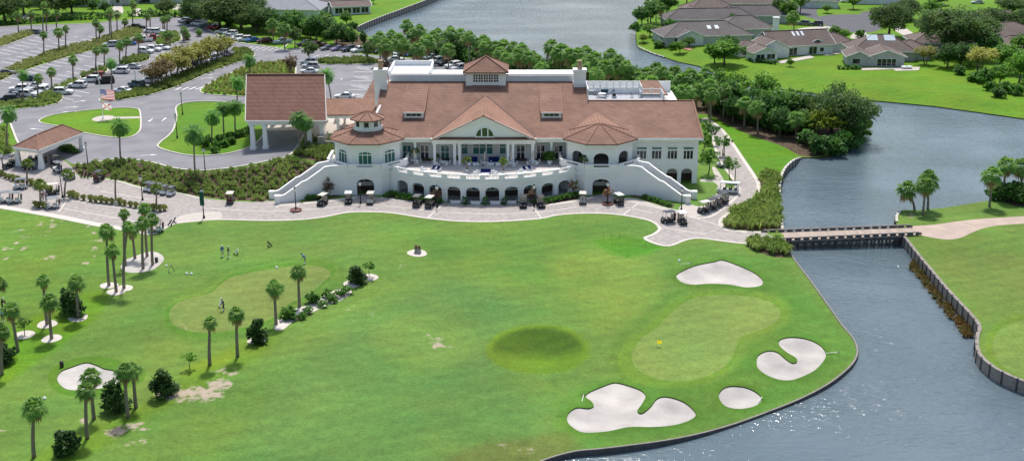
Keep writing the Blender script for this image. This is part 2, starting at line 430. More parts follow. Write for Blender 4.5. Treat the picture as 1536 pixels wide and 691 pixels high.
ISLANDS = [
 [(59, 180.6), (82, 172), (132, 165.5), (176, 162), (203, 163), (210, 168), (211, 193), (203, 202.6), (192, 207), (176, 207), (154, 204.5), (121, 198.5), (91, 190), (66, 186)],
 [(264, 161.5), (276, 155), (299, 152.5), (333, 153), (365, 156), (390, 160), (402, 175), (398, 195), (388, 212), (372, 222), (345, 230), (320, 233), (297, 234), (275, 232), (253, 227), (239, 222), (238, 216), (258, 198.5), (265, 176.5)],
 [(300, 137), (312, 127), (345, 111), (372, 99), (395, 95), (425, 93), (442, 92), (443, 118), (436, 143), (370, 145.5), (338, 143.5), (312, 142)],
 [(150, 152), (155, 146), (180, 142), (197, 137), (232, 128), (248, 121), (287, 105), (323, 94), (352, 85), (345, 77), (367, 74), (381, 79), (380, 86), (367, 91), (323, 106), (284, 123), (261, 132), (242, 138), (219, 144), (180, 150.5)],
 [(-60, 170), (-60, 158), (0, 156), (45, 150), (62, 143), (75, 134), (95, 127), (108, 119), (119, 120), (115, 126), (96, 134), (93, 150), (80, 157.5), (50, 161.5), (0, 167)],
 [(121, 117.5), (124, 112), (150, 104), (161, 104), (158, 109.5), (130, 118.5)],
 [(178, 97), (188, 89), (212, 85), (224, 87), (222, 91), (200, 96)],
 [(-60, 138), (-60, 122), (0, 110), (20, 99), (50, 88.5), (90, 74), (130, 64.5), (160, 55), (190, 43), (205, 41), (213, 50), (200, 56.5), (165, 68.5), (130, 78.5), (92, 89), (52, 101.5), (14, 115.5), (0, 122)],
 [(234, 67), (240, 54), (262, 50), (273, 58), (262, 65), (245, 69)],
 [(-40, 80), (-40, 68), (0, 60), (20, 54), (48, 46), (55, 50), (30, 60.5), (0, 70.5)],
 [(428, 74), (433, 66), (450, 67), (449, 73)],
 [(478, 92), (545, 88), (566, 93), (566, 96), (480, 97)],
]
PAVING = [
 [(-160, 262), (-160, 236), (-20, 236), (20, 228), (45, 228), (75, 234), (95, 240), (107, 250), (121, 266), (143, 267), (176, 270), (214, 281), (269, 289), (302, 297), (330, 300), (380, 303), (405, 301), (440, 303), (455, 304), (517, 297.5), (545, 291), (575, 297.5), (608, 300), (646, 307), (667, 303), (700, 306), (755, 306), (794, 303), (819, 306.6), (869, 299.5), (905, 291), (937, 300), (980, 310), (1020, 320), (1043, 327), (1060, 318), (1078, 300), (1098, 288), (1104, 276), (1086, 250), (1074, 226), (1068, 205), (1063, 192), (1050, 181), (1058, 177), (1073, 186), (1090, 203), (1113, 236.6), (1133, 266.6), (1138, 280), (1133, 293), (1113, 310), (1093, 320), (1081, 331), (1086, 343), (1106, 346.5), (1148, 348.5), (1158, 361), (1120, 365), (1087, 361.7), (1050, 357), (1027, 360), (1000, 369), (967, 358), (980, 351.7), (990, 343), (980, 333), (960, 327), (921, 321), (880, 319.6), (838, 322), (807, 328), (744, 332), (692, 331.7), (640, 327), (587, 319), (546, 317.5), (517, 319), (487, 325), (452, 329), (400, 330.6), (330, 329), (290, 332), (260, 336), (232, 350.6), (185, 343), (150, 337.6), (87, 324.6), (0, 310), (-160, 285)],
]
CONCRETE = [  # walks, circles
 [(300, 331), (265, 334), (258, 331), (270, 324), (300, 318), (330, 318), (330, 328.5)],
 [(412, 305), (432, 297), (452, 303), (445, 309), (420, 309)],
 [(940, 296.5), (960, 299), (985, 307), (1020, 316), (1043, 323), (1042, 327.5), (1020, 321.5), (980, 311), (938, 301.5)],
 [(1018, 313), (1030, 305), (1045, 309), (1060, 307), (1072, 294), (1078, 282), (1070, 273), (1052, 272.5), (1052, 268.5), (1072, 268), (1068, 252), (1074, 252), (1088, 276), (1082, 296), (1066, 312), (1048, 325), (1036, 322)],
]
SLOPEBED = [(108, 251), (122, 248), (154, 244), (181, 240), (209, 243), (233, 247.5), (258, 255), (291, 258.5), (320, 258), (360, 253), (400, 245), (433, 238), (470, 246), (478, 246), (404, 298), (380, 301), (330, 298), (302, 294.5), (288, 293), (269, 287), (214, 279), (176, 268), (143, 265), (123, 264)]
DRIVE_BED = [(440, 232), (452, 222), (462, 208), (497, 208), (500, 242), (478, 243)]
BRIDGE_BED = [(1082, 333), (1094, 321.5), (1115, 311), (1135, 294), (1141, 279), (1137, 268), (1150, 262), (1170, 262), (1168, 290), (1170, 320), (1173, 343), (1148, 346.5), (1107, 344.5), (1089, 341)]
BRIDGE_BED2 = [(1120, 366), (1140, 362), (1160, 361), (1178, 364), (1185, 382), (1170, 386), (1150, 382), (1128, 374)]
MULCH = [
 [(1010, 168), (1060, 172), (1085, 184), (1110, 196), (1140, 208), (1165, 216), (1183, 224), (1200, 233), (1225, 234), (1262, 222), (1285, 208), (1290, 186), (1250, 174), (1150, 156), (1060, 136), (960, 118), (930, 130), (980, 150)],
 [(412, 487), (416, 478), (428, 473), (445, 462), (470, 455), (490, 440), (515, 432), (528, 434), (525, 442), (508, 452), (490, 458), (465, 470), (440, 482), (425, 494), (412, 494)],
 [(520, 76), (600, 84), (690, 98), (760, 118), (860, 124), (930, 126), (960, 118), (850, 98), (690, 80), (560, 62), (530, 48), (500, 60)],
 [(1536, 292), (1505, 300), (1515, 306), (1536, 310), (1640, 312), (1640, 284)],
 [(585, 298), (608, 301), (646, 308), (660, 306), (650, 298), (625, 293), (600, 288)],
 [(800, 305), (819, 307), (866, 299), (862, 290), (845, 292), (815, 300)],
 [(940, 292), (975, 301), (1008, 311), (1005, 303), (950, 288)],
 [(455, 300), (505, 295), (515, 290), (505, 287), (470, 293)],
]
RINGS = [(77.5, 507.6), (70.6, 486), (117.4, 476.4), (163.5, 428), (174.5, 437.5), (186, 432), (37, 502), (626, 379.5), (386, 510), (528, 426), (554, 416)]
CULDESAC = [[(1228, 26), (1260, 22), (1293, 23), (1318, 33), (1322, 42), (1310, 48), (1285, 49.5), (1260, 46), (1240, 40)],
            [(1300, 26), (1350, 14), (1372, 2), (1372, -30), (1350, -30), (1345, -4), (1320, 12), (1290, 20)],
            [(1150, -2), (1220, 10), (1225, 20), (1230, 30), (1210, 26), (1160, 8), (1100, -8)]]
DRIVES = [[(1216, 41), (1242, 40), (1262, 46), (1258, 52), (1225, 47), (1196, 44)], [(1285, 48), (1300, 50), (1290, 58), (1275, 57)], [(1340, 44), (1352, 40), (1372, 52), (1362, 56)],
          [(166, 22), (172, 8), (182, 8), (184, 20)], [(255, 8), (268, 6), (280, 14), (258, 14)], [(200, 22), (204, 14), (212, 14), (208, 24)], [(32, 28), (40, 20), (48, 18), (44, 29)]]
CART_E = [(1363, 340), (1400, 337), (1435, 332), (1472, 328), (1536, 324), (1700, 312), (1700, 326), (1536, 335), (1484, 340), (1457, 349), (1442, 356), (1423, 359), (1397, 356), (1376, 351.5), (1362, 350)]

def ring_poly(px, py, r=1.15, n=14):
    c = G(px, py)
    return [(c.x + r * (1 + .06 * math.sin(3 * a + px)) * math.cos(a), c.y + r * math.sin(a)) for a in [2 * math.pi * k / n for k in range(n)]]

REG = []   # (key, world polygon, single name)
def reg(key, pts, sm=True, n=3, world=False, sub=None):
    P = pts if world else to_world(curve(pts, True, n) if sm else curve_lin(pts))
    REG.append((key, P, sub))
def curve_lin(pts, step=18):
    out = []
    for i in range(len(pts)):
        a, b = pts[i], pts[(i + 1) % len(pts)]
        k = max(1, int(math.hypot(a[0] - b[0], a[1] - b[1]) / step))
        for j in range(k): out.append((a[0] + (b[0] - a[0]) * j / k, a[1] + (b[1] - a[1]) * j / k))
    return out
for i, p in enumerate(MULCH): reg('bedsand' if i == 1 else 'mulch', p)
for p in ASPHALT: reg('asphalt', p)
for p in ISLANDS: reg('lawn', p)
for p in PAVING: reg('paving', p, n=2)
reg('lawn', [(1063, 262), (1046, 280), (1020, 301), (1032, 303), (1050, 305), (1066, 296), (1073, 284), (1068, 275), (1052, 274), (1053, 266), (1069, 265), (1066, 250)], n=2)
for p in CONCRETE: reg('walk', p)
reg('walk', [(462, 205), (470, 190), (488, 176), (565, 168), (575, 185), (560, 205), (500, 208)], sm=False)
reg('walk', [(400, 196), (404, 184), (446, 184), (447, 195)], sm=False)
reg('mulch', SLOPEBED); reg('mulch', DRIVE_BED); reg('mulch', BRIDGE_BED); reg('mulch', BRIDGE_BED2)
for p in CULDESAC: reg('street', p)
for p in DRIVES: reg('walk', p)
reg('cartpath', CART_E)
def grow(p, kx, ky, dx=0, dy=0):
    cx = sum(a for a, b in p) / len(p); cy = sum(b for a, b in p) / len(p)
    return [(cx + (a - cx) * kx + dx, cy + (b - cy) * ky + dy) for a, b in p]
reg('collar', grow(GREENS['main'], 1.16, 1.14, -4, 2), sub='main'); reg('collar', grow(GREENS['practice'], 1.07, 1.15), sub='practice'); reg('collar', grow(GREENS['east'], 1.12, 1.2, -2, 0), sub='east')
reg('hollow', [(806 + 71 * math.cos(a) * (1 + .03 * math.sin(3 * a)), 522 + 35.5 * math.sin(a)) for a in [2 * math.pi * k / 20 for k in range(20)]])
reg('patch', [(888, 362), (940, 354.5), (1000, 368), (941, 386)], sm=False)
reg('collar', [(71, 566), (82, 550), (110, 538), (150, 534), (195, 545), (218, 556), (214, 570), (196, 580), (150, 594), (110, 594), (82, 585)], sub='bunker')
for k, p in GREENS.items(): reg('green', p, sub=k)
for k, p in BUNKERS.items(): reg('sand', p, n=4, sub=k)
for x, y in RINGS: reg('ring', ring_poly(x, y, 1.5 if x in (626,) else 1.25), world=True)
# flagpole circle and walk
fp = G(155, 177.5)
reg('walk', [(fp.x + 2.3 * math.cos(2 * math.pi * k / 18), fp.y + 2.9 * math.sin(2 * math.pi * k / 18)) for k in range(18)], world=True)
reg('walk', [(172, 175.4), (210, 174.6), (210, 177.4), (172, 178.2)], sm=False)
reg('water', SHORE_LOOP, sm=True, n=2)

def build_terrain():
    pts = []
    gx = np.arange(-120, 1660, 9.0); gy = np.concatenate([np.arange(-24, 300, 4.0), np.arange(300, 760, 5.0)])
    A, B = np.meshgrid(gx, gy)
    A = A + rng.uniform(-2.5, 2.5, A.shape); B = B + rng.uniform(-1.2, 1.2, B.shape)
    X, Y, _ = at(A.ravel(), B.ravel())
    pts += list(zip(X.tolist(), Y.tolist()))
    # hollow detail
    for r in np.linspace(.2, 1.3, 9):
        for k in range(26):
            a = 2 * math.pi * (k + r * 3) / 26
            pts.append((HOLLOW[0] + 5.9 * r * math.cos(a), HOLLOW[1] + 6.6 * r * math.sin(a)))
    for x in np.linspace(-3000, 3000, 13):
        for y in (-1200, -400, 20, 560, 800, 1400, 2600, 4000): pts.append((float(x), float(y)))
    edges = []
    for key, P, sub in REG:
        b = len(pts); pts += [(float(x), float(y)) for x, y in P]
        edges += [(b + i, b + (i + 1) % len(P)) for i in range(len(P))]
    vs, es, fs, *_ = geometry.delaunay_2d_cdt([Vector(p) for p in pts], edges, [], 0, 1e-3, False)
    V = np.array([(v.x, v.y) for v in vs]); T = np.array([f for f in fs if len(f) == 3])
    C = V[T].mean(1)
    # orientation up
    a = V[T[:, 1]] - V[T[:, 0]]; b = V[T[:, 2]] - V[T[:, 0]]
    fl = (a[:, 0] * b[:, 1] - a[:, 1] * b[:, 0]) < 0
    T[fl] = T[fl][:, ::-1]
    lab = np.zeros(len(T), int) - 1
    for i, (key, P, sub) in enumerate(REG):
        PA = np.array(P); lo, hi = PA.min(0), PA.max(0)
        m = np.where((C[:, 0] > lo[0]) & (C[:, 0] < hi[0]) & (C[:, 1] > lo[1]) & (C[:, 1] < hi[1]))[0]
        if len(m) == 0: continue
        ins = inside(C[m, 0], C[m, 1], P)
        lab[m[ins]] = i
    Z = hgt(V[:, 0], V[:, 1])
    return V, T, lab, Z

V2, TRI, LAB, VZ = build_terrain()
keyof = np.array([r[0] for r in REG] + ['lawn'])[LAB]

# grass colour by zone ---------------------------------------------------------
def tint_for(X, Y):
    fair = np.array([.114, .211, .034]); rough = np.array([.118, .215, .016]); bright = np.array([.105, .225, .008]); olive = np.array([.15, .24, .035]); dark = np.array([.062, .165, .012])
    c = np.tile(fair, (len(X), 1))
    px, py = project(X, Y, hgt(X, Y))
    def mix(mask, col):
        nonlocal c
        c = c * (1 - mask[:, None]) + np.array(col)[None] * mask[:, None]
    def zone(poly, col, w=12.0, amt=1.0):
        """poly in survey points, blend width w in survey units"""
        ins = sdist(px, py * 1.8, [(a, b * 1.8) for a, b in curve(poly, True, 3)])
        mix(amt * smooth(ins / (2 * w) + .5), col)
    far = smooth((250 - py) / 60); mix(far, bright)
    # left practice tee strip, mid
    zone([(-40, 320), (150, 345), (230, 355), (200, 400), (120, 480), (0, 560), (-40, 570)], [.112, .215, .026], 25)
    zone([(-40, 600), (60, 540), (115, 500), (150, 470), (160, 440), (120, 440), (60, 470), (-40, 520)], bright, 6, .95)
    zone([(180, 625), (260, 575), (300, 545), (360, 510), (420, 490), (410, 520), (350, 560), (250, 610), (190, 650), (120, 691), (60, 720), (40, 691), (130, 640)], rough, 12, .9)
    zone([(270, 560), (300, 540), (350, 528), (340, 548), (300, 560)], [.16, .24, .015], 8, .9)
    zone([(20, 600), (100, 596), (190, 600), (280, 540), (330, 510), (300, 500), (240, 520), (180, 540)], olive, 14, .55)
    # main fairway: bluish green
    zone([(350, 691), (420, 560), (560, 470), (640, 430), (720, 420), (800, 470), (760, 560), (840, 640), (780, 720), (350, 720)], [.097, .202, .042], 40, .9)
    zone([(560, 350), (800, 335), (960, 350), (900, 420), (780, 430), (660, 400)], [.1, .208, .028], 30, .8)
    # yellow worn band and approach
    zone([(820, 400), (860, 372), (960, 388), (1000, 430), (960, 470), (900, 500), (870, 470)], olive, 20, .8)
    zone([(560, 480), (640, 470), (720, 500), (690, 545), (600, 560)], [.14, .235, .04], 25, .55)
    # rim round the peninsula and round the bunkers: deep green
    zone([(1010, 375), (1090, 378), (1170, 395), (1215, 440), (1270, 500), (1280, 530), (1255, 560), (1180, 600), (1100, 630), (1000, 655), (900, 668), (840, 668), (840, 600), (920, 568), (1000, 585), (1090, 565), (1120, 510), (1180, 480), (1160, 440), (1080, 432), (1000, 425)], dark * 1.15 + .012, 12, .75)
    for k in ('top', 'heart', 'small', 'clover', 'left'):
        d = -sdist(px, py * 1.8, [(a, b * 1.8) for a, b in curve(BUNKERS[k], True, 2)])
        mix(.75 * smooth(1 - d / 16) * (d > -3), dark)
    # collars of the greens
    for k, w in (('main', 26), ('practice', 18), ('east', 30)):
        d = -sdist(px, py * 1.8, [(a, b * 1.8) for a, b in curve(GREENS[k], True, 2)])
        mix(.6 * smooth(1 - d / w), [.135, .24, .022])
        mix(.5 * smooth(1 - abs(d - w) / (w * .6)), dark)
    # practice square
    zone([(888, 362), (940, 355), (1000, 368), (942, 386)], [.075, .235, .015], 4, .9)
    # hollow grass tone, with the shaded far wall painted darker than the near side
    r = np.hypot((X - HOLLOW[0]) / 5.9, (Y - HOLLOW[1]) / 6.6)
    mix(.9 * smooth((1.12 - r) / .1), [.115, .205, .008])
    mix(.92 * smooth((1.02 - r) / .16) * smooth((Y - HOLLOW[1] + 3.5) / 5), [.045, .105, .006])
    # dead rough at the bottom edge
    zone([(640, 720), (700, 672), (800, 655), (850, 650), (870, 672), (810, 692)], [.12, .14, .03], 14, .7)
    # east bank
    zone([(1340, 330), (1480, 300), (1700, 290), (1700, 640), (1480, 560), (1440, 440)], [.115, .2, .032], 15, .95)
    zone([(1400, 400), (1450, 380), (1536, 385), (1600, 400), (1600, 460), (1480, 450)], [.135, .185, .035], 25, .8)
    # bright lawns: by the east path, islands and houses
    zone([(1070, 180), (1120, 195), (1190, 225), (1190, 245), (1165, 270), (1140, 270), (1110, 230)], [.085, .225, .006], 5)
    zone([(1040, 100), (1100, 88), (1260, 80), (1400, 98), (1560, 125), (1560, 185), (1400, 165), (1200, 145), (1100, 125)], [.108, .222, .007], 10)
    zone([(50, 175), (140, 158), (215, 158), (215, 210), (120, 210)], [.105, .225, .008], 3)
    zone([(232, 220), (262, 150), (400, 148), (400, 225), (320, 238)], [.095, .215, .01], 3)
    return np.clip(c, 0, 1)

BARE = [  # survey ellipses: x, y, rx, ry, strength
 (285, 590, 62, 13, .85), (330, 577, 25, 9, .8), (345, 557, 26, 7, .7), (172, 648, 22, 8, .85), (205, 640, 26, 8, .75), (210, 665, 30, 12, .5), (128, 632, 10, 8, .7), (660, 519, 18, 6, .85), (650, 510, 26, 14, .5),
 (275, 489, 26, 6, .5), (605, 398, 12, 5, .5), (540, 470, 60, 16, .32), (350, 490, 30, 6, .4), (130, 410, 30, 6, .45), (700, 560, 70, 26, .24), (780, 672, 45, 12, .42), (1366, 323, 10, 3.5, .8), (150, 362, 12, 4, .6), (100, 588, 10, 4, .6), (10, 645, 14, 6, .45), (265, 650, 12, 20, .3), (300, 560, 60, 8, .32), (590, 405, 16, 6, .4)]
for k in range(46):   # divots of the practice tee
    BARE.append((random.uniform(0, 160), random.uniform(328, 395), random.uniform(3, 9), random.uniform(1.5, 3.2), random.uniform(.55, .95)))
def bare_for(X, Y):
    px, py = project(X, Y, hgt(X, Y))
    b = np.zeros(len(X))
    for x, y, rx, ry, s in BARE:
        r = np.hypot((px - x) / rx, (py - y) / ry)
        b = np.maximum(b, s * smooth((1.5 - r) / 1.0))
    return b

def submesh(name, sel, material, zoff=None, kind='structure', attrs=False, const=None):
    T = TRI[sel]
    used, inv = np.unique(T, return_inverse=True)
    v = V2[used]; z = VZ[used].copy()
    if zoff is not None: z = z + zoff(v[:, 0], v[:, 1])
    me = bpy.data.meshes.new(name)
    me.from_pydata(np.column_stack([v, z]).tolist(), [], inv.reshape(-1, 3).tolist())
    me.materials.append(material)
    me.polygons.foreach_set('use_smooth', [True] * len(me.polygons))
    if attrs:
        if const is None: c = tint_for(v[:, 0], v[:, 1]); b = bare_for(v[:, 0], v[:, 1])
        else: c = np.tile(np.array(const), (len(v), 1)); b = bare_for(v[:, 0], v[:, 1]) * .6
        ca = me.attributes.new('tint', 'FLOAT_COLOR', 'POINT'); ca.data.foreach_set('color', np.column_stack([c, np.ones(len(c))]).ravel().astype(np.float32))
        ba = me.attributes.new('bare', 'FLOAT', 'POINT'); ba.data.foreach_set('value', b.astype(np.float32))
    o = bpy.data.objects.new(name, me); COL.objects.link(o)
    tag(o, kind=kind)
    return o

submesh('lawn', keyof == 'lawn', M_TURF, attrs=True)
submesh('parking_lot', keyof == 'asphalt', M_ASPH)
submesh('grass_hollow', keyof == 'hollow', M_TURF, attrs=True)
submesh('turf_patch', keyof == 'patch', M_TURF, attrs=True, const=(.068, .205, .012))
submesh('street', keyof == 'street', M_ROAD2)
submesh('paved_road', keyof == 'paving', M_PAVE)
submesh('footpath', keyof == 'walk', M_CONC)
submesh('cart_path', keyof == 'cartpath', M_TANC)
submesh('planting_soil', keyof == 'mulch', M_SOIL)
submesh('bed_gravel', keyof == 'bedsand', mat('pale_gravel', (.62, .56, .5), .95, .15, 2.0, .05), zoff=lambda x, y: 0.02)
submesh('sand_ring', keyof == 'ring', mat('pale_gravel', (.62, .56, .5), .95, .15, 2.0, .05), zoff=lambda x, y: 0.03)
for i, (key, P, sub) in enumerate(REG):
    if key == 'green':
        o = submesh('putting_green', LAB == i, M_TURF, attrs=True, const={'main': (.162, .24, .05), 'practice': (.16, .222, .048), 'east': (.15, .235, .045)}[sub])
        tag(o, {'main': 'pale green putting surface with the yellow flag', 'practice': 'practice putting green with a golfer at the left', 'east': 'putting green on the far right bank'}[sub])
    if key == 'collar':
        submesh('green_fringe', LAB == i, M_TURF, attrs=True, const={'main': (.112, .215, .022), 'practice': (.085, .195, .018), 'east': (.12, .215, .022), 'bunker': (.085, .195, .014)}[sub])
    if key == 'sand':
        PP = P
        o = submesh('sand_bunker', LAB == i, M_SAND, zoff=lambda x, y, PP=PP: -.13 - .45 * smooth(sdist(x, y, PP) / 2.6) if sub != 'palms' else 0.02 + 0 * x)
        tag(o, BUNKER_LABEL[sub])
        if sub != 'palms':   # turf lip round the sand
            mb = MB(); n = len(P)
            zz = hgt([p[0] for p in P], [p[1] for p in P])
            v = [(P[k][0], P[k][1], zz[k]) for k in range(n)] + [(P[k][0], P[k][1], zz[k] - .5) for k in range(n)]
            mb.add(v, [(k, (k + 1) % n, n + (k + 1) % n, n + k) for k in range(n)])
            tag(mb.build('turf_bank', M_LIP), kind='structure')
# banks along the water
wi = [i for i, r in enumerate(REG) if r[0] == 'water'][0]
WP = REG[wi][1]
def bank():
    land = keyof != 'water'
    ed = {}
    for t, ld in zip(TRI, land):
        for a, b in ((t[0], t[1]), (t[1], t[2]), (t[2], t[0])):
            ed.setdefault((min(a, b), max(a, b)), []).append((ld, a, b))
    mb = MB(); vid = {}
    def vv(i, low):
        k = (int(i), low)
        if k not in vid:
            vid[k] = len(mb.v); mb.v.append((float(V2[i, 0]), float(V2[i, 1]), float(VZ[i]) if not low else -3.0))
        return vid[k]
    for k, l in ed.items():
        if len(l) == 2 and l[0][0] != l[1][0]:
            ld, a, b = l[0] if l[0][0] else l[1]
            mb.f.append((vv(b, 0), vv(a, 0), vv(a, 1), vv(b, 1))); mb.mi.append(0)
    return tag(mb.build('bank', mat('bank_soil', (.085, .07, .035), .95, .4, 1.0, .05)), kind='structure')
bank()

def water_material():
    m = bpy.data.materials.new('lake_water'); m.use_nodes = True
    N, L = nt(m); b = N['Principled BSDF']
    b.inputs['Base Color'].default_value = (.06, .09, .105, 1); b.inputs['Roughness'].default_value = .07; b.inputs['IOR'].default_value = 1.33
    b.inputs['Specular IOR Level'].default_value = .55
    tc = N.new('ShaderNodeTexCoord')
    mp = N.new('ShaderNodeMapping'); mp.inputs['Scale'].default_value = (.55, 1.3, 1); mp.inputs['Rotation'].default_value = (0, 0, R(-8)); L.new(tc.outputs['Object'], mp.inputs['Vector'])
    n1 = N.new('ShaderNodeTexNoise'); n1.inputs['Scale'].default_value = 1.3; n1.inputs['Detail'].default_value = 4; n1.inputs['Roughness'].default_value = .52; L.new(mp.outputs[0], n1.inputs['Vector'])
    n2 = N.new('ShaderNodeTexNoise'); n2.inputs['Scale'].default_value = .25; n2.inputs['Detail'].default_value = 2; L.new(mp.outputs[0], n2.inputs['Vector'])
    n3 = N.new('ShaderNodeTexNoise'); n3.inputs['Scale'].default_value = .03; n3.inputs['Detail'].default_value = 4; L.new(tc.outputs['Object'], n3.inputs['Vector'])
    ad = N.new('ShaderNodeMath'); ad.operation = 'ADD'; L.new(n1.outputs['Fac'], ad.inputs[0]); L.new(n2.outputs['Fac'], ad.inputs[1])
    bp = N.new('ShaderNodeBump'); bp.inputs['Strength'].default_value = 1.0; bp.inputs['Distance'].default_value = .36
    n4 = N.new('ShaderNodeTexNoise'); n4.inputs['Scale'].default_value = .045; n4.inputs['Detail'].default_value = 3; L.new(mp.outputs[0], n4.inputs['Vector'])
    r4 = N.new('ShaderNodeMapRange'); r4.inputs['From Min'].default_value = .35; r4.inputs['From Max'].default_value = .65; r4.inputs['To Min'].default_value = .35; r4.inputs['To Max'].default_value = 1.0; L.new(n4.outputs['Fac'], r4.inputs['Value']); sy = N.new('ShaderNodeSeparateXYZ'); L.new(tc.outputs['Object'], sy.inputs[0])
    r5 = N.new('ShaderNodeMapRange'); r5.inputs['From Min'].default_value = 120; r5.inputs['From Max'].default_value = 240; r5.inputs['To Min'].default_value = 1.1; r5.inputs['To Max'].default_value = .55; L.new(sy.outputs['Y'], r5.inputs['Value'])
    m5 = N.new('ShaderNodeMath'); m5.operation = 'MULTIPLY'; L.new(r4.outputs[0], m5.inputs[0]); L.new(r5.outputs[0], m5.inputs[1]); L.new(m5.outputs[0], bp.inputs['Strength'])
    L.new(ad.outputs[0], bp.inputs['Height']); L.new(bp.outputs['Normal'], b.inputs['Normal'])
    mr = N.new('ShaderNodeMapRange'); mr.inputs['From Min'].default_value = .35; mr.inputs['From Max'].default_value = .65
    L.new(n3.outputs['Fac'], mr.inputs['Value'])
    mx = N.new('ShaderNodeMix'); mx.data_type = 'RGBA'; L.new(mr.outputs[0], mx.inputs['Factor'])
    mx.inputs['A'].default_value = (.085, .125, .147, 1); mx.inputs['B'].default_value = (.13, .174, .203, 1)
    L.new(mx.outputs['Result'], b.inputs['Base Color'])
    return m
M_WATER = water_material()
_w = MB(); _w.add([(-900, -300, WATER_Z), (900, -300, WATER_Z), (900, 1500, WATER_Z), (-900, 1500, WATER_Z)], [(0, 1, 2, 3)])
tag(_w.build('lake', M_WATER), kind='structure')

# ------------------------------------------------------------------ ribbons (kerbs, paint, borders)
def offset_line(W, w):
    W = np.array(W); d = np.gradient(W, axis=0); n = np.stack([-d[:, 1], d[:, 0]], 1); n /= (np.linalg.norm(n, axis=1)[:, None] + 1e-9)
    return W + n * w / 2, W - n * w / 2
def ribbon_into(mb, wpts, width, h, dz=.02):
    W = np.array(wpts, float)
    # resample
    seg = np.r_[0, np.cumsum(np.hypot(*np.diff(W, axis=0).T))]
    k = max(2, int(seg[-1] / .9) + 1)
    s = np.linspace(0, seg[-1], k); W = np.stack([np.interp(s, seg, W[:, 0]), np.interp(s, seg, W[:, 1])], 1)
    A, B = offset_line(W, width)
    za = hgt(A[:, 0], A[:, 1]); zb = hgt(B[:, 0], B[:, 1]); zt = np.maximum(za, zb) + dz + h
    if h < .02:
        v = [(*A[i], za[i] + dz) for i in range(k)] + [(*B[i], zb[i] + dz) for i in range(k)]
        f = [(i + k, i + 1 + k, i + 1, i) for i in range(k - 1)]
    else:
        v = [(*A[i], zt[i]) for i in range(k)] + [(*B[i], zt[i]) for i in range(k)] + [(*A[i], za[i] - .1) for i in range(k)] + [(*B[i], zb[i] - .1) for i in range(k)]
        f = []
        for i in range(k - 1):
            f += [(i + k, i + 1 + k, i + 1, i), (i, i + 1, 2 * k + i + 1, 2 * k + i), (3 * k + i, 3 * k + i + 1, k + i + 1, k + i)]
        f += [(0, 2 * k, 3 * k, k), (k - 1, 2 * k - 1, 4 * k - 1, 3 * k - 1)]
    mb.add(v, f)
kb = MB()
for p in ISLANDS: 
    w = to_world(curve(p, True, 3)); ribbon_into(kb, w + [w[0]], .32, .12)
for line in ([(-20, 196), (10, 180), (18, 192), (27, 214), (40, 226)], [(110, 246), (132, 246.5), (154, 242), (181, 238), (209, 241), (233, 245), (258, 252), (291, 256), (320, 255), (360, 250), (400, 242), (433, 234), (448, 217), (455, 203)],
             [(-60, 47), (0, 41), (60, 38), (130, 36), (200, 30), (270, 26), (300, 38), (322, 50), (345, 62), (400, 70), (432, 76)]):
    ribbon_into(kb, to_world(curve(line, False, 4)), .4, .12)
tag(kb.build('kerb', M_KERB), kind='structure')
pb = MB()
for line, w in (([(-60, 300), (0, 310), (87, 324.6), (150, 337.6), (185, 343), (232, 350.6)], 1.5), ([(232, 350.6), (260, 336), (290, 332), (330, 329), (400, 330.6), (452, 329), (487, 325), (517, 319), (546, 317.5), (587, 319), (640, 327), (692, 331.7), (744, 332), (807, 328), (838, 322), (880, 319.6), (921, 321), (960, 327), (980, 333), (990, 343), (980, 351.7), (967, 358), (1000, 369), (1027, 360), (1050, 357), (1087, 361.7), (1120, 365), (1150, 361.7)], .55),
                ([(1150, 348.5), (1106, 346.5), (1086, 343), (1081, 331), (1093, 320), (1113, 310), (1133, 293), (1138, 280), (1133, 266.6), (1113, 236.6), (1090, 203), (1073, 186), (1058, 177)], .7),
                ([(1098, 290), (1104, 276), (1086, 250), (1074, 226), (1068, 205), (1063, 192)], .5),
                ([(1100, 274), (1108, 280), (1107, 292), (1098, 302), (1078, 318), (1062, 326), (1040, 327)], .5),
                ([(121, 267), (143, 268), (176, 271.5), (214, 282), (269, 290), (302, 298)], .5),
                ([(455, 305), (517, 298.5), (535, 295.5)], 1.2), ([(570, 297), (608, 301), (646, 308)], 1.0), ([(819, 308), (869, 300.5), (890, 295.5)], 1.0)):
    ribbon_into(pb, to_world(curve(line, False, 4)), w, .0, dz=.03)
# pale bands across the paving
for a, b in (((430, 300), (415, 311)), ((667, 304), (640, 328)), ((794, 304), (812, 327)), ((1043, 327), (1120, 350)), ((985, 340), (1060, 352)), ((960, 303), (935, 322)), ((100, 300), (245, 322)), ((96, 313), (230, 337)), ((103, 297), (88, 318)), ((150, 287), (230, 300))):
    ribbon_into(pb, to_world(curve([a, b], False, 4)), .3, .0, dz=.02)
ribbon_into(pb, to_world(curve([(300, 312), (400, 317), (470, 314), (540, 307), (600, 311), (660, 318), (740, 321), (820, 317), (880, 309), (930, 310), (980, 320)], False, 5)), .3, .0, dz=.02)
tag(pb.build('paving_border', M_KERB), kind='structure')

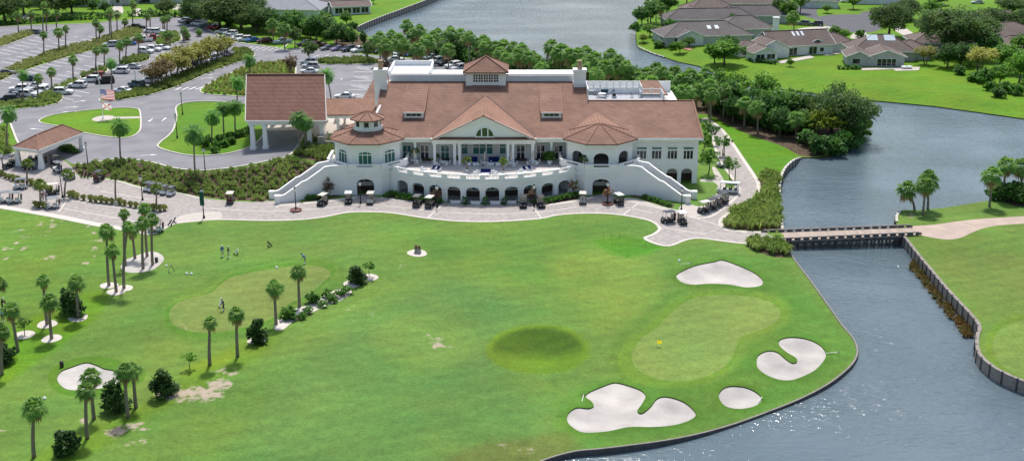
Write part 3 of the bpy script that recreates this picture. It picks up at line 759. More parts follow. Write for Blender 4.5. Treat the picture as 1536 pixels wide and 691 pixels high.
# parking paint
lb = MB()
def pline(a, b, w=.22):
    ribbon_into(lb, to_world(curve([a, b], False, 3)), w, .0, dz=.006)
def stall_row(a, b, n, vec):
    for i in range(n):
        t = i / max(1, n - 1); p = (a[0] + (b[0] - a[0]) * t, a[1] + (b[1] - a[1]) * t)
        pline(p, (p[0] + vec[0], p[1] + vec[1]))
stall_row((-8, 78), (52, 56), 7, (24, 4.5)); stall_row((22, 96), (110, 64), 9, (-20, -3.5)); stall_row((34, 106), (124, 78), 9, (24, 4.5))
stall_row((120, 69), (152, 58), 4, (-20, -3)); stall_row((-6, 120), (20, 111), 3, (22, 4)); stall_row((92, 120), (160, 97), 6, (-20, -3.5))
stall_row((128, 116), (172, 102), 5, (20, 3)); stall_row((110, 150), (134, 140), 3, (-22, -4)); stall_row((-10, 148), (4, 143), 2, (22, 3.5))
stall_row((160, 142), (216, 121), 5, (22, -9)); stall_row((212, 86), (262, 68), 5, (18, 3))
stall_row((356, 76), (412, 76), 7, (14, -6)); stall_row((480, 82), (545, 84), 6, (-9, 4)); stall_row((700, 112), (640, 96), 5, (-11, 4))
for i, y in enumerate(np.linspace(101, 148, 8)):
    x0 = 533 - i * 2.2; pline((x0, y), (x0 + 30 + i * .6, y + .3))
    if i < 7 and i % 2 == 0: pline((x0 + 4, y + 1), (x0 + 26, y + 5.5), .18); pline((x0 + 14, y + .5), (x0 + 30, y + 4), .18)
for i in range(4): pline((263 + i * 10, 135 - i * .2), (272 + i * 11, 131 - i * .2), .45)
def arrow(px, py, ang, L=2.6):
    c = G(px, py); ca, sa = math.cos(ang), math.sin(ang)
    pts = [(-L / 2, -.12), (L * .1, -.12), (L * .1, -.42), (L / 2, 0), (L * .1, .42), (L * .1, .12), (-L / 2, .12)]
    v = [(c.x + x * ca - y * sa, c.y + x * sa + y * ca) for x, y in pts]
    lb.add([(x, y, float(hgt(x, y)) + .012) for x, y in v], [tuple(range(7))])
for a in ((54, 193.6, 2.9), (226, 180, -1.57), (246, 179, 1.57), (224, 232.5, .1), (108, 160.5, .1), (104, 168, 3.2), (120, 152, .7), (110, 55.5, .6), (320, 112, 3.6), (443, 120, 1.57), (312, 117, .5)):
    arrow(*a, L=3.4)
for x in (455, 446):
    arrow(512, 119, 1.57, 3)
tag(lb.build('road_marking', M_LINE), kind='structure')
# ------------------------------------------------------------------ clubhouse
def roof_mat(name, c1, c2, course=.36, line=.35, lw=.22):
    """roof tiles: horizontal courses by height, weathering by noise"""
    m = bpy.data.materials.new(name); m.use_nodes = True
    N, L = nt(m); b = N['Principled BSDF']; b.inputs['Roughness'].default_value = .8; b.inputs['Specular IOR Level'].default_value = .25
    tc = N.new('ShaderNodeTexCoord'); sp = N.new('ShaderNodeSeparateXYZ'); ge = N.new('ShaderNodeNewGeometry')
    L.new(ge.outputs['Position'], sp.inputs[0])
    mu = N.new('ShaderNodeMath'); mu.operation = 'DIVIDE'; L.new(sp.outputs['Z'], mu.inputs[0]); mu.inputs[1].default_value = course
    fr = N.new('ShaderNodeMath'); fr.operation = 'FRACT'; L.new(mu.outputs[0], fr.inputs[0])
    mr = N.new('ShaderNodeMapRange'); mr.inputs['From Min'].default_value = 0; mr.inputs['From Max'].default_value = lw; mr.inputs['To Min'].default_value = 1 - line; mr.inputs['To Max'].default_value = 1
    L.new(fr.outputs[0], mr.inputs['Value'])
    fl = N.new('ShaderNodeMath'); fl.operation = 'FLOOR'; L.new(mu.outputs[0], fl.inputs[0])
    # tile to tile variation along each course
    cx = N.new('ShaderNodeCombineXYZ'); ax = N.new('ShaderNodeMath'); ax.operation = 'ADD'; L.new(sp.outputs['X'], ax.inputs[0]); L.new(sp.outputs['Y'], ax.inputs[1])
    L.new(ax.outputs[0], cx.inputs[0]); L.new(fl.outputs[0], cx.inputs[1])
    v = N.new('ShaderNodeTexNoise'); v.inputs['Scale'].default_value = 1.6; v.inputs['Detail'].default_value = 3; L.new(cx.outputs[0], v.inputs['Vector'])
    n = N.new('ShaderNodeTexNoise'); n.inputs['Scale'].default_value = .22; n.inputs['Detail'].default_value = 8; n.inputs['Roughness'].default_value = .65; L.new(ge.outputs['Position'], n.inputs['Vector'])
    r1 = N.new('ShaderNodeMapRange'); r1.inputs['From Min'].default_value = .3; r1.inputs['From Max'].default_value = .7; L.new(n.outputs['Fac'], r1.inputs['Value'])
    mx = N.new('ShaderNodeMix'); mx.data_type = 'RGBA'; mx.inputs['A'].default_value = (*c1, 1); mx.inputs['B'].default_value = (*c2, 1); L.new(r1.outputs[0], mx.inputs['Factor'])
    r2 = N.new('ShaderNodeMapRange'); r2.inputs['From Min'].default_value = .3; r2.inputs['From Max'].default_value = .7; r2.inputs['To Min'].default_value = .82; r2.inputs['To Max'].default_value = 1.18; L.new(v.outputs['Fac'], r2.inputs['Value'])
    m1 = N.new('ShaderNodeMath'); m1.operation = 'MULTIPLY'; L.new(mr.outputs[0], m1.inputs[0]); L.new(r2.outputs[0], m1.inputs[1])
    sc = N.new('ShaderNodeVectorMath'); sc.operation = 'SCALE'; L.new(mx.outputs['Result'], sc.inputs[0]); L.new(m1.outputs[0], sc.inputs['Scale'])
    L.new(sc.outputs[0], b.inputs['Base Color'])
    return m
M_ROOF = roof_mat('terracotta_tiles', (.178, .094, .067), (.295, .162, .115), .22, .42, .34)
M_ROOF_LIT = roof_mat('sunlit_tiles', (.26, .14, .096), (.355, .198, .14), .22, .35, .3)  # same terracotta tiles, colour lightened to stand in for differently lit slopes
M_ROOF2 = roof_mat('porte_tiles', (.20, .095, .07), (.25, .125, .09), .56, .45, .3)
M_RIDGE = mat('ridge_tiles', (.265, .145, .105), .8, .2, 3.0, .2)
M_STUC = mat('white_stucco', (.89, .88, .86), .8, .05, .25, .25)
M_TRIM = mat('white_trim', (.9, .89, .86), .6, .05, 1.0, .3)
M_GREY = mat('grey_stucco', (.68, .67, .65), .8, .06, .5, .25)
M_DARK = mat('dark_brown', (.09, .065, .055), .8, .2, 1.0, .2)
M_TERR = mat('terrace_pavers', (.62, .57, .53), .85, .1, 1.2, .2)
M_STONE = mat('stone_facing', (.36, .33, .30), .85, .3, 2.0, .2, bump=.4, bscale=3)
M_PARAP = mat('pale_parapet', (.66, .70, .74), .7, .05, 1.0, .2)
M_POT = mat('clay_pot', (.45, .32, .20), .8, .25, 4.0, .2)
M_DECK = mat('deck_floor', (.42, .43, .45), .8, .12, 2.0, .2)
def glass_mat(name, col, rough=.06):
    m = mat(name, col, rough, .25, .7, .6); return m
M_GLASS = glass_mat('green_glass', (.03, .15, .13))
M_GLASSD = glass_mat('dark_glass', (.015, .022, .028))
M_GLASSO = glass_mat('olive_glass', (.045, .085, .04))

def wall_panel(mb, L, H, ops, th=.35, M=None, bend=None, x0=0.0):
    """wall in local x (along), z (up), outer face y=0, inner y=th, with arched or square openings (xa, xb, za, zs, rise)"""
    xs = []
    ops = sorted(ops)
    def strip(xa, xb, zlo_a, zlo_b, zhi_a, zhi_b):
        if zhi_a - zlo_a < 1e-4 and zhi_b - zlo_b < 1e-4: return
        v = [(xa, 0, zlo_a), (xb, 0, zlo_b), (xb, 0, zhi_b), (xa, 0, zhi_a), (xa, th, zlo_a), (xb, th, zlo_b), (xb, th, zhi_b), (xa, th, zhi_a)]
        f = [(0, 1, 2, 3), (7, 6, 5, 4)]
        if zlo_a > 1e-4: f.append((4, 5, 1, 0))
        f.append((3, 2, 6, 7))
        put(v, f)
    def put(v, f):
        if bend: v = [bend(*p) for p in v]
        mb.add(v, f, M)
    def solid(xa, xb):
        if xb - xa < 1e-4: return
        k = max(1, int((xb - xa) / .8)) if bend else 1
        for i in range(k):
            strip(xa + (xb - xa) * i / k, xa + (xb - xa) * (i + 1) / k, 0, 0, H, H)
        for x in (xa, xb): put([(x, 0, 0), (x, th, 0), (x, th, H), (x, 0, H)], [(0, 1, 2, 3)])
    c = x0
    for xa, xb, za, zs, rise in ops:
        solid(c, xa)
        n = 10 if rise > 0 else 1
        for i in range(n):
            a, b = xa + (xb - xa) * i / n, xa + (xb - xa) * (i + 1) / n
            def arc(x):
                t = (x - (xa + xb) / 2) / ((xb - xa) / 2)
                return zs + rise * math.sqrt(max(0, 1 - t * t)) if rise > 0 else zs
            strip(a, b, arc(a), arc(b), H, H)
            if za > 0: 
                v = [(a, 0, 0), (b, 0, 0), (b, 0, za), (a, 0, za), (a, th, 0), (b, th, 0), (b, th, za), (a, th, za)]
                put(v, [(0, 1, 2, 3), (7, 6, 5, 4), (3, 2, 6, 7)])
        c = xb
    solid(c, x0 + L)

def frame_for(origin, ang):
    """matrix: local x along facade, y inwards"""
    return Matrix.Translation(origin) @ Matrix.Rotation(ang, 4, 'Z')

def window(parent, M, x, z, w, h, glass, cols=2, rows=2, fw=.12, name='window', arch=0.0, y=-.13):
    """framed window on a facade; glass pane as a sub-part"""
    mb = MB()
    mb.box(x - w / 2, x - w / 2 + fw, y, y + .12, z, z + h); mb.box(x + w / 2 - fw, x + w / 2, y, y + .12, z, z + h)
    mb.box(x - w / 2 + fw, x + w / 2 - fw, y, y + .12, z, z + fw); mb.box(x - w / 2 + fw, x + w / 2 - fw, y, y + .12, z + h - fw, z + h)
    for i in range(1, cols): mb.box(x - w / 2 + w * i / cols - .05, x - w / 2 + w * i / cols + .05, y + .01, y + .11, z + fw, z + h - fw)
    for j in range(1, rows): mb.box(x - w / 2 + fw, x + w / 2 - fw, y + .015, y + .105, z + h * j / rows - .04, z + h * j / rows + .04)
    if arch:
        n = 12; pts = [(x - w / 2 + w * i / n, z + h + arch * math.sqrt(max(0, 1 - (2 * i / n - 1) ** 2))) for i in range(n + 1)]
        for p, q in zip(pts, pts[1:]): mb.beam((p[0], y + .06, p[1]), (q[0], y + .06, q[1]), .12, fw)
        for i in (4, 8): mb.box(pts[i][0] - .04, pts[i][0] + .04, y + .02, y + .1, z + h, pts[i][1])
    o = mb.build(name, M_TRIM, parent); o.matrix_local = M
    g = MB(); g.box(x - w / 2 + fw * .8, x + w / 2 - fw * .8, y + .05, y + .075, z + fw * .8, z + h - fw * .8)
    if arch:
        poly = [(p[0], p[1]) for p in pts]
        n2 = len(poly); v = [(a, y + .045, b) for a, b in poly]; g.add(v, [tuple(range(n2))[::-1]])
    g.build('pane', glass, o)
    return o

XC = -5.0
club = empty('clubhouse', (0, 0, 0)); club.location = (0, 0, 0)
tag(club, 'large white two-storey clubhouse with terracotta tiled roofs, arcade, curved terrace and porte-cochere', 'clubhouse')

def octagon(cx, cy, a):
    r = a / math.cos(math.pi / 8)
    return [(cx + r * math.cos(math.pi / 8 + k * math.pi / 4), cy + r * math.sin(math.pi / 8 + k * math.pi / 4)) for k in range(8)]

TZ = 4.0                     # terrace level
RC = 25.0; BYC = 215.2       # bow of the arcade
def bow(u, y, z):            # u: arc length from centre, y inward
    a = u / RC
    r = RC - y
    return (XC + r * math.sin(a), BYC - r * math.cos(a), z)
# --- arcade wall
UL = 17.6
ac = [(606 - 727) , 0]
arch_px = [606, 629.6, 656.7, 684, 713, 741.7, 770, 797, 823, 846.5]
ops = []
for i in range(10):
    u = (i - 4.5) * 3.3
    ops.append((u - 1.22, u + 1.22, 0, 2.05, .72))
mb = MB(); wall_panel(mb, 2 * UL, 4.2, ops, .5, bend=bow, x0=-UL)
mb.build('arcade_wall', M_STUC, club)
# arch surrounds
mb = MB()
for xa, xb, za, zs, rise in ops:
    n = 10; P = []
    for i in range(n + 1):
        t = -1 + 2 * i / n; P.append(((xa + xb) / 2 + t * (xb - xa) / 2 * 1.03, zs + rise * 1.05 * math.sqrt(max(0, 1 - t * t))))
    P = [(xa - .04, 0)] + P + [(xb + .04, 0)]
    for p, q in zip(P, P[1:]): mb.beam(bow(p[0], -.04, p[1]), bow(q[0], -.04, q[1]), .16, .12)
mb.build('arch_moulding', M_TRIM, club)
us = np.linspace(-UL, UL, 45)
for (y0, y1, z0, z1) in ((-.18, 0.0, 3.55, 3.8), (-.10, 0.0, 4.03, 4.2)):
    mb = MB()
    for a, b in zip(us, us[1:]):
        v = [bow(a, y0, z0), bow(b, y0, z0), bow(b, y1, z0), bow(a, y1, z0), bow(a, y0, z1), bow(b, y0, z1), bow(b, y1, z1), bow(a, y1, z1)]
        mb.add(v, [(0, 1, 5, 4), (4, 5, 6, 7), (3, 2, 1, 0)])
    mb.build('cornice', M_TRIM, club)
# balustrade and piers
def bowbox(mb, u, w, y0, y1, z0, z1):
    v = [bow(u - w, y0, z0), bow(u + w, y0, z0), bow(u + w, y1, z0), bow(u - w, y1, z0), bow(u - w, y0, z1), bow(u + w, y0, z1), bow(u + w, y1, z1), bow(u - w, y1, z1)]
    mb.add(v, [(4, 5, 6, 7), (0, 1, 5, 4), (1, 2, 6, 5), (2, 3, 7, 6), (3, 0, 4, 7), (3, 2, 1, 0)])
for i in range(11):
    u = (i - 5) * 3.3
    mb = MB(); bowbox(mb, u, .5, -.12, .5, 4.201, 4.86); mb.build('pier', M_STUC, club)
    mb = MB(); bowbox(mb, u, .56, -.18, .55, 4.86, 4.95); mb.build('pier_cap', M_TRIM, club)
    if i < 10:
        bal = MB()
        for s in np.linspace(u + .72, u + 2.58, 9): bal.beam(bow(s, .2, 4.2), bow(s, .2, 4.8), .09)
        for k in range(3):
            a = u + .55 + k * 2.2 / 3; b = a + 2.2 / 3
            bal.beam(bow(a, .2, 4.84), bow(b, .2, 4.84), .26, .13)
        bal.build('balustrade', M_TRIM, club)
# terrace slab
poly = [bow(u, .45, 0)[:2] for u in np.linspace(-UL, UL, 40)] + [(XC + 16.2, 203.5), (XC - 16.2, 203.5)]
mb = MB(); mb.prism([tuple(p) for p in poly], TZ - .35, TZ); mb.build('terrace_floor', M_TERR, club)
# arcade back wall, low level rooms
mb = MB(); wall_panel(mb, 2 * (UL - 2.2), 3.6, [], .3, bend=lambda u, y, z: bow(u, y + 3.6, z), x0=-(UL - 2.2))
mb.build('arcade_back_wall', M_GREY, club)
mb = MB()
us = np.linspace(-(UL - 2.2), UL - 2.2, 40)
for a, b in zip(us, us[1:]):
    v = [bow(a, 3.45, 0.02), bow(b, 3.45, 0.02), bow(b, 3.58, .02), bow(a, 3.58, .02), bow(a, 3.45, 1.0), bow(b, 3.45, 1.0), bow(b, 3.58, 1.0), bow(a, 3.58, 1.0)]
    mb.add(v, [(0, 1, 5, 4), (4, 5, 6, 7)])
mb.build('dark_band', M_DARK, club)  # dark brown band along the lower part of the back wall
for i in range(10):
    u = (i - 4.5) * 3.3 * .86
    c = bow(u, 3.5, 0)
    window(club, frame_for((c[0], c[1], 0), u / RC), 0, 1.15, 1.6, 1.3, M_GLASS, 2, 1, name='arcade_window')
# --- main upper wall
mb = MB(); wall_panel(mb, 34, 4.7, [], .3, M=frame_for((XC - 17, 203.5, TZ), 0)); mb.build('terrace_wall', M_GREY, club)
# french doors
XD = lambda px, Y=203.4, z=6.0: (px - 768) * (Y * CT + (HC - z) * ST) / FPX
for px in (610.5, 637, 667.5, 781, 811, 838):
    window(club, frame_for((XD(px), 203.46, TZ), 0), 0, .05, 1.7, 2.75, M_GLASS if px in (610.5, 667.5) else M_GLASSD, 2, 2, .16, name='french_door')
for px in (697, 714, 724, 734.5, 754):
    window(club, frame_for((XD(px), 203.46, TZ), 0), 0, 1.0, 1.25, 2.75, M_GLASS, 1, 2, .1, name='porch_window')
for px in (609, 638, 667, 782, 811):
    mb = MB(); mb.box(XD(px) - 1.0, XD(px) + 1.0, 202.6, 203.2, TZ + .02, TZ + .35); mb.build('door_mat_bench', M_DARK, club)
poly = [bow(u, .02, 0)[:2] for u in np.linspace(-UL, UL, 40)] + [(XC + 16.2, 206), (XC - 16.2, 206)]
mb = MB(); mb.prism([tuple(p) for p in poly], -.3, .05); mb.build('arcade_floor', M_DECK if 'M_DECK' in globals() else M_CONC, club)
# columns, entablature
def column(px, y, z1, w=.46):
    x = (px - 768) * (y * CT + (HC - 6) * ST) / FPX
    mb = MB(); mb.box(x - w / 2, x + w / 2, y - w / 2, y + w / 2, TZ + .18, z1); mb.box(x - w * .66, x + w * .66, y - w * .66, y + w * .66, TZ, TZ + .18)
    mb.box(x - w * .62, x + w * .62, y - w * .62, y + w * .62, z1 - .3, z1 - .12)
    mb.build('column', M_TRIM, club)
for px in (652, 682, 689.5, 762, 769.5, 799): column(px, 200.4, 7.75)
for px in (601.5, 623, 827, 851): column(px, 201.6, 7.75, .4)
mb = MB(); mb.box(XC - 9.1, XC + 9.1, 200.1, 200.8, 7.75, 8.55); mb.box(XC - 9.25, XC + 9.25, 199.9, 200.9, 8.55, 8.72)
mb.box(XC - 16.5, XC - 9.1, 201.35, 201.85, 7.75, 8.35); mb.box(XC + 9.1, XC + 16.5, 201.35, 201.85, 7.75, 8.35)
mb.box(XC - 16.5, XC - 9.26, 200.85, 201.2, 8.32, 8.6); mb.box(XC + 9.26, XC + 16.5, 200.85, 201.2, 8.32, 8.6)
mb.build('entablature', M_TRIM, club)
# --- main roof
def panel(mb, verts, t=.22):
    n = len(verts); v = [tuple(p) for p in verts] + [(p[0], p[1], p[2] - t) for p in verts]
    f = [tuple(range(n)), tuple(range(n, 2 * n))[::-1]] + [(i, n + i, n + (i + 1) % n, (i + 1) % n) for i in range(n)]
    mb.add(v, f)
SL = .29
RZ = lambda y: 8.62 + (y - 201.0) * SL
XW, XE = -25.0, 33.9
mb = MB()
panel(mb, [(XW, 201, RZ(201)), (XE, 201, RZ(201)), (XE, 214.2, RZ(214.2)), (14.1, 214.2, RZ(214.2)), (14.1, 221.8, RZ(221.8)), (XW, 221.8, RZ(221.8))])
panel(mb, [(26.9, 214.2, RZ(214.2)), (XE, 214.2, RZ(214.2)), (XE, 226, RZ(214.2) - 3.4), (26.9, 226, RZ(214.2) - 3.4)])
mb.build('main_roof', M_ROOF, club)
mb = MB()
mb.beam((14.1, 214.25, RZ(214.2) + .05), (XE, 214.25, RZ(214.2) + .05), .35, .16); mb.build('ridge_cap', M_RIDGE, club); mb = MB()
mb.beam((XW + .1, 201, RZ(201) + .06), (XW + .1, 221.8, RZ(221.8) + .06), .3, .14); mb.build('ridge_cap', M_RIDGE, club); mb = MB(); mb.beam((XE - .1, 201, RZ(201) + .06), (XE - .1, 214.2, RZ(214.2) + .06), .3, .14)
mb.build('ridge_cap', M_RIDGE, club)
mb = MB(); mb.beam((XC + 27.3, 200.93, 8.38), (XE, 200.93, 8.38), .14, .4); mb.build('fascia', M_TRIM, club); mb = MB(); mb.beam((XE + .02, 201, 8.45), (XE + .02, 214.2, RZ(214.2) - .22), .12, .36)
mb.build('fascia', M_TRIM, club); mb = MB(); mb.beam((XE + .02, 214.2, RZ(214.2) - .22), (XE + .02, 226, RZ(214.2) - 3.6), .12, .36)
mb.build('fascia', M_TRIM, club); mb = MB(); mb.beam((XW - .02, 201, 8.45), (XW - .02, 221.8, RZ(221.8) - .22), .12, .36)
mb.build('fascia', M_TRIM, club)
# body of the building under the roofs
mb = MB()
def gable_wall(x, th):
    v = [(x, 202.2, 0), (x, 226, 0), (x, 226, RZ(214.2) - 3.7), (x, 214.2, RZ(214.2) - .3), (x, 202.2, RZ(202.2) - .3)]
    v2 = [(x + th, a[1], a[2]) for a in v]; n = 5
    mb.add(v + v2, [tuple(range(n))[::-1], tuple(range(n, 2 * n))] + [(i, (i + 1) % n, n + (i + 1) % n, n + i) for i in range(n)])
gable_wall(33.0, .3)
mb.box(-24.6, -24.3, 203.5, 240, 0, 12.0); mb.box(-24.3, 33.0, 239.7, 240, 0, 11); mb.box(33.0, 33.3, 226.01, 240, 0, 8.9)
mb.box(-24.3, 14.0, 222.3, 239.7, 13.2, 13.4); mb.box(14.0, 33.0, 226.3, 239.7, 8.6, 8.8)
mb.build('outer_wall', M_STUC, club)
mb = MB(); panel(mb, [(24.8, 219.0, 12.6), (29.8, 219.0, 12.6), (28.6, 226.2, 13.9), (24.8, 226.2, 13.9)]); mb.build('rear_roof', M_ROOF, club)
# --- pediment
hw = 9.15; pz = 8.72; PA = 13.05; PY = 199.5
mb = MB()
yr = 201 + (PA - 8.62) / SL
for s in (-1, 1):
    e0 = (XC + s * hw, PY, pz); r0 = (XC, PY, PA); r1 = (XC, yr, PA + .03); e1 = (XC + s * hw, 201 + (pz - 8.62) / SL + .3, pz)
    panel(mb, [e0, r0, r1, e1] if s > 0 else [r0, e0, e1, r1], .2)
mb.build('pediment_roof', M_ROOF_LIT, club)
mb = MB(); v = [(XC - hw + .5, 200.05, pz), (XC + hw - .5, 200.05, pz), (XC, 200.05, PA - .3)]; v += [(a, 200.35, c) for a, b, c in v]
mb.add(v, [(0, 1, 2), (5, 4, 3), (0, 3, 4, 1), (1, 4, 5, 2), (2, 5, 3, 0)]); tym = mb.build('tympanum', M_STUC, club)
mb = MB()
for s in (-1, 1): mb.beam((XC + s * (hw - .05), PY + .1, pz - .12), (XC, PY + .1, PA - .2), .16, .34)
mb.build('rake_board', M_TRIM, club)
mb = MB(); panel(mb, [(XC - hw, 199.35, 8.74), (XC + hw, 199.35, 8.74), (XC + hw - .3, 200.04, 9.05), (XC - hw + .3, 200.04, 9.05)], .06); mb.build('pent_roof', M_ROOF2, club)
for s in (-1, 1):
    mb = MB(); mb.beam((XC + s * hw, 201.5, pz + .06), (XC, yr, PA + .12), .3, .1); mb.build('valley_flashing', mat('valley_metal', (.12, .065, .05), .7, .2, 2.0), club)
mb = MB(); mb.beam((XC, PY, PA + .06), (XC, yr, PA + .09), .26, .12); mb.build('ridge_cap', M_RIDGE, club)
# half-round window
lw = MB(); n = 16; r = 1.62; cz = 9.2
P = [(XC + .2 + r * math.cos(math.pi * k / n), cz + r * math.sin(math.pi * k / n)) for k in range(n + 1)]
for p, q in zip(P, P[1:]): lw.beam((p[0], 199.97, p[1]), (q[0], 199.97, q[1]), .16, .2)
lw.box(XC + .2 - r - .1, XC + .2 + r + .1, 199.88, 200.04, cz - .2, cz)
for k in (-.55, .55): lw.box(XC + .2 + k - .1, XC + .2 + k + .1, 199.92, 200.04, cz, cz + math.sqrt(r * r - k * k))
lo = lw.build('half_round_window', M_TRIM, club)
g = MB(); g.add([(a, 200.0, b) for a, b in P], [tuple(range(n + 1))]); g.build('pane', M_GLASSO, lo)

# --- towers
def oct_roof(mb, cx, cy, a, z0, za, cut=None, t=.2, ztop=None):
    o = octagon(cx, cy, a)
    for k in range(8):
        p, q = o[k], o[(k + 1) % 8]
        if cut is None: panel(mb, [(*p, z0), (*q, z0), (cx, cy, za)], t)
        else:
            f = cut / a; zc = z0 + (za - z0) * (1 - f)
            panel(mb, [(*p, z0), (*q, z0), (cx + (q[0] - cx) * f, cy + (q[1] - cy) * f, zc), (cx + (p[0] - cx) * f, cy + (p[1] - cy) * f, zc)], t)
def oct_ridges(mb, cx, cy, a, z0, za, f=0.0):
    for p in octagon(cx, cy, a):
        mb.beam((*p, z0 + .05), (cx + (p[0] - cx) * f, cy + (p[1] - cy) * f, z0 + (za - z0) * (1 - f) + .05), .15, .1)
def tower(cx, arched):
    cy = 201.7
    # podium
    pw = MB(); o = octagon(cx, cy, 6.9)
    for k in range(8):
        p, q = Vector((*o[k], 0)), Vector((*o[(k + 1) % 8], 0))
        if (p.y + q.y) / 2 > cy + 4: continue
        d = q - p; ang = math.atan2(d.y, d.x); L = d.length
        ops = [(L / 2 - 1.5, L / 2 + 1.5, 0, 2.1, .75)] if abs(d.y) < .1 and p.y < cy else []
        wall_panel(pw, L, TZ + .6, ops, .4, M=frame_for(p, ang))
    pw.build('podium_wall', M_STUC, club)
    cm = MB(); rl = MB(); pr = MB()
    o2 = octagon(cx, cy, 7.02)
    for k in range(8):
        p, q = o2[k], o2[(k + 1) % 8]
        if (p[1] + q[1]) / 2 > cy + 4: continue
        cm.beam((*p, 3.7), (*q, 3.7), .28, .3); cm.beam((*p, 4.55), (*q, 4.55), .2, .2)
        # solid and open parts of the parapet
        P, Q = Vector((*o[k], 0)), Vector((*o[(k + 1) % 8], 0))
        for f0, f1, hgt_ in ((0, .26, .72), (.74, 1, .72)):
            pr.beam(P.lerp(Q, f0) + Vector((0, 0, 4.6 + hgt_ / 2)), P.lerp(Q, f1) + Vector((0, 0, 4.6 + hgt_ / 2)), .3, hgt_ + .3)
        pr.beam(P.lerp(Q, .26) + Vector((0, 0, 4.75)), P.lerp(Q, .74) + Vector((0, 0, 4.75)), .26, .5)
        rl.beam(P + Vector((0, 0, 5.42)), Q + Vector((0, 0, 5.42)), .46, .15)
    cm.build('podium_cornice', M_TRIM, club); pr.build('podium_parapet', M_STUC, club); rl.build('parapet_cap', M_TRIM, club)
    fl = MB(); fl.prism(octagon(cx, cy, 6.6), TZ - .3, TZ + .003); fl.build('tower_floor', M_TERR, club)
    # recess behind the door
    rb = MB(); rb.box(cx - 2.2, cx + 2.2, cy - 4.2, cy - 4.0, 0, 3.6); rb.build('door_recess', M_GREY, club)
    bd = MB(); bd.box(cx - 2.2, cx + 2.2, cy - 4.32, cy - 4.2, 0, .9); bd.build('dark_band', M_DARK, club)
    window(club, frame_for((cx, cy - 4.22, 0), 0), 0, 1.5, 3.2, 1.1, M_GLASSD, 3, 1, name='lower_window')
    # upper room
    uw = MB(); o = octagon(cx, cy, 5.7); hz = 4.95
    for k in range(8):
        p, q = Vector((*o[k], TZ)), Vector((*o[(k + 1) % 8], TZ))
        d = q - p; ang = math.atan2(d.y, d.x); L = d.length
        front = (p.y + q.y) / 2 < cy - 1
        ops = []
        if front and arched: ops = [(L / 2 - 1.3, L / 2 + 1.3, 0, 2.35, .8)]
        wall_panel(uw, L, hz, ops, .3, M=frame_for(p, ang))
        if front and not arched:
            window(club, frame_for(p, ang), L / 2, 1.0, 2.5, 1.95, M_GLASS, 3, 1, .15, name='tower_window', arch=.5)
    uw.build('tower_wall', M_STUC, club)
    fb = MB(); o3 = octagon(cx, cy, 6.35)
    for k in range(8):
        p, q = o3[k], o3[(k + 1) % 8]
        if (p[1] + q[1]) / 2 > cy + 4.5: continue
        fb.beam((*p, 8.75), (*q, 8.75), .3, .36)
    fb.build('tower_fascia', M_TRIM, club)
    rf = MB()
    if arched:
        oct_roof(rf, cx, cy, 6.55, 8.98, 11.15)
    else: oct_roof(rf, cx, cy, 6.55, 8.98, 10.95, cut=2.1)
    ro = rf.build('tower_roof', M_ROOF, club)
    rd = MB(); oct_ridges(rd, cx, cy, 6.55, 8.98, 11.15 if arched else 10.95, 0 if arched else .33); rd.build('ridge_cap', M_RIDGE, ro)
    return cx, cy
tower(XC - 20.5, False); tower(XC + 20.5, True)
# back wall inside the open tower, in a dark colour
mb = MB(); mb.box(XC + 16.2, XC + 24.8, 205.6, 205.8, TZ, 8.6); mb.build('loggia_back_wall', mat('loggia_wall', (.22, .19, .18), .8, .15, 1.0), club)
# gable behind the open tower
mb = MB(); cx = XC + 20.5
for s in (-1, 1):
    P = [(cx + s * 6.5, 201.0, 8.75), (cx, 201.9, 11.25), (cx, 210.4, 11.28), (cx + s * 6.5, 202.0, 8.75)]
    panel(mb, P if s > 0 else P[::-1], .12)
mb.build('tower_gable_roof', M_ROOF_LIT, club)
# lantern on the left tower
cx, cy = XC - 20.5, 201.7
mb = MB(); mb.prism(octagon(cx, cy, 2.25), 9.9, 12.15); mb.prism(octagon(cx, cy, 2.5), 9.95, 10.55); mb.prism(octagon(cx, cy, 2.55), 11.95, 12.16); lan = mb.build('lantern', M_STUC, club)
o = octagon(cx, cy, 2.25)
for k in range(8):
    p, q = Vector((*o[k], 10.9)), Vector((*o[(k + 1) % 8], 10.9))
    if (p.y + q.y) / 2 > cy + .5: continue
    d = q - p; M = frame_for(p, math.atan2(d.y, d.x)); L = d.length
    g = MB(); g.box(L / 2 - .3, L / 2 + .3, -.03, .01, 0, .85); g.box(L / 2 - .4, L / 2 - .3, -.05, .02, -.1, .95); g.box(L / 2 + .3, L / 2 + .4, -.05, .02, -.1, .95)
    oo = g.build('lantern_window', M_GLASSD, lan); oo.matrix_local = M
mb = MB(); oct_roof(mb, cx, cy, 2.95, 12.2, 13.4); ro = mb.build('lantern_roof', M_ROOF_LIT, club)
mb = MB(); oct_ridges(mb, cx, cy, 2.95, 12.2, 13.4); mb.build('ridge_cap', M_RIDGE, ro)

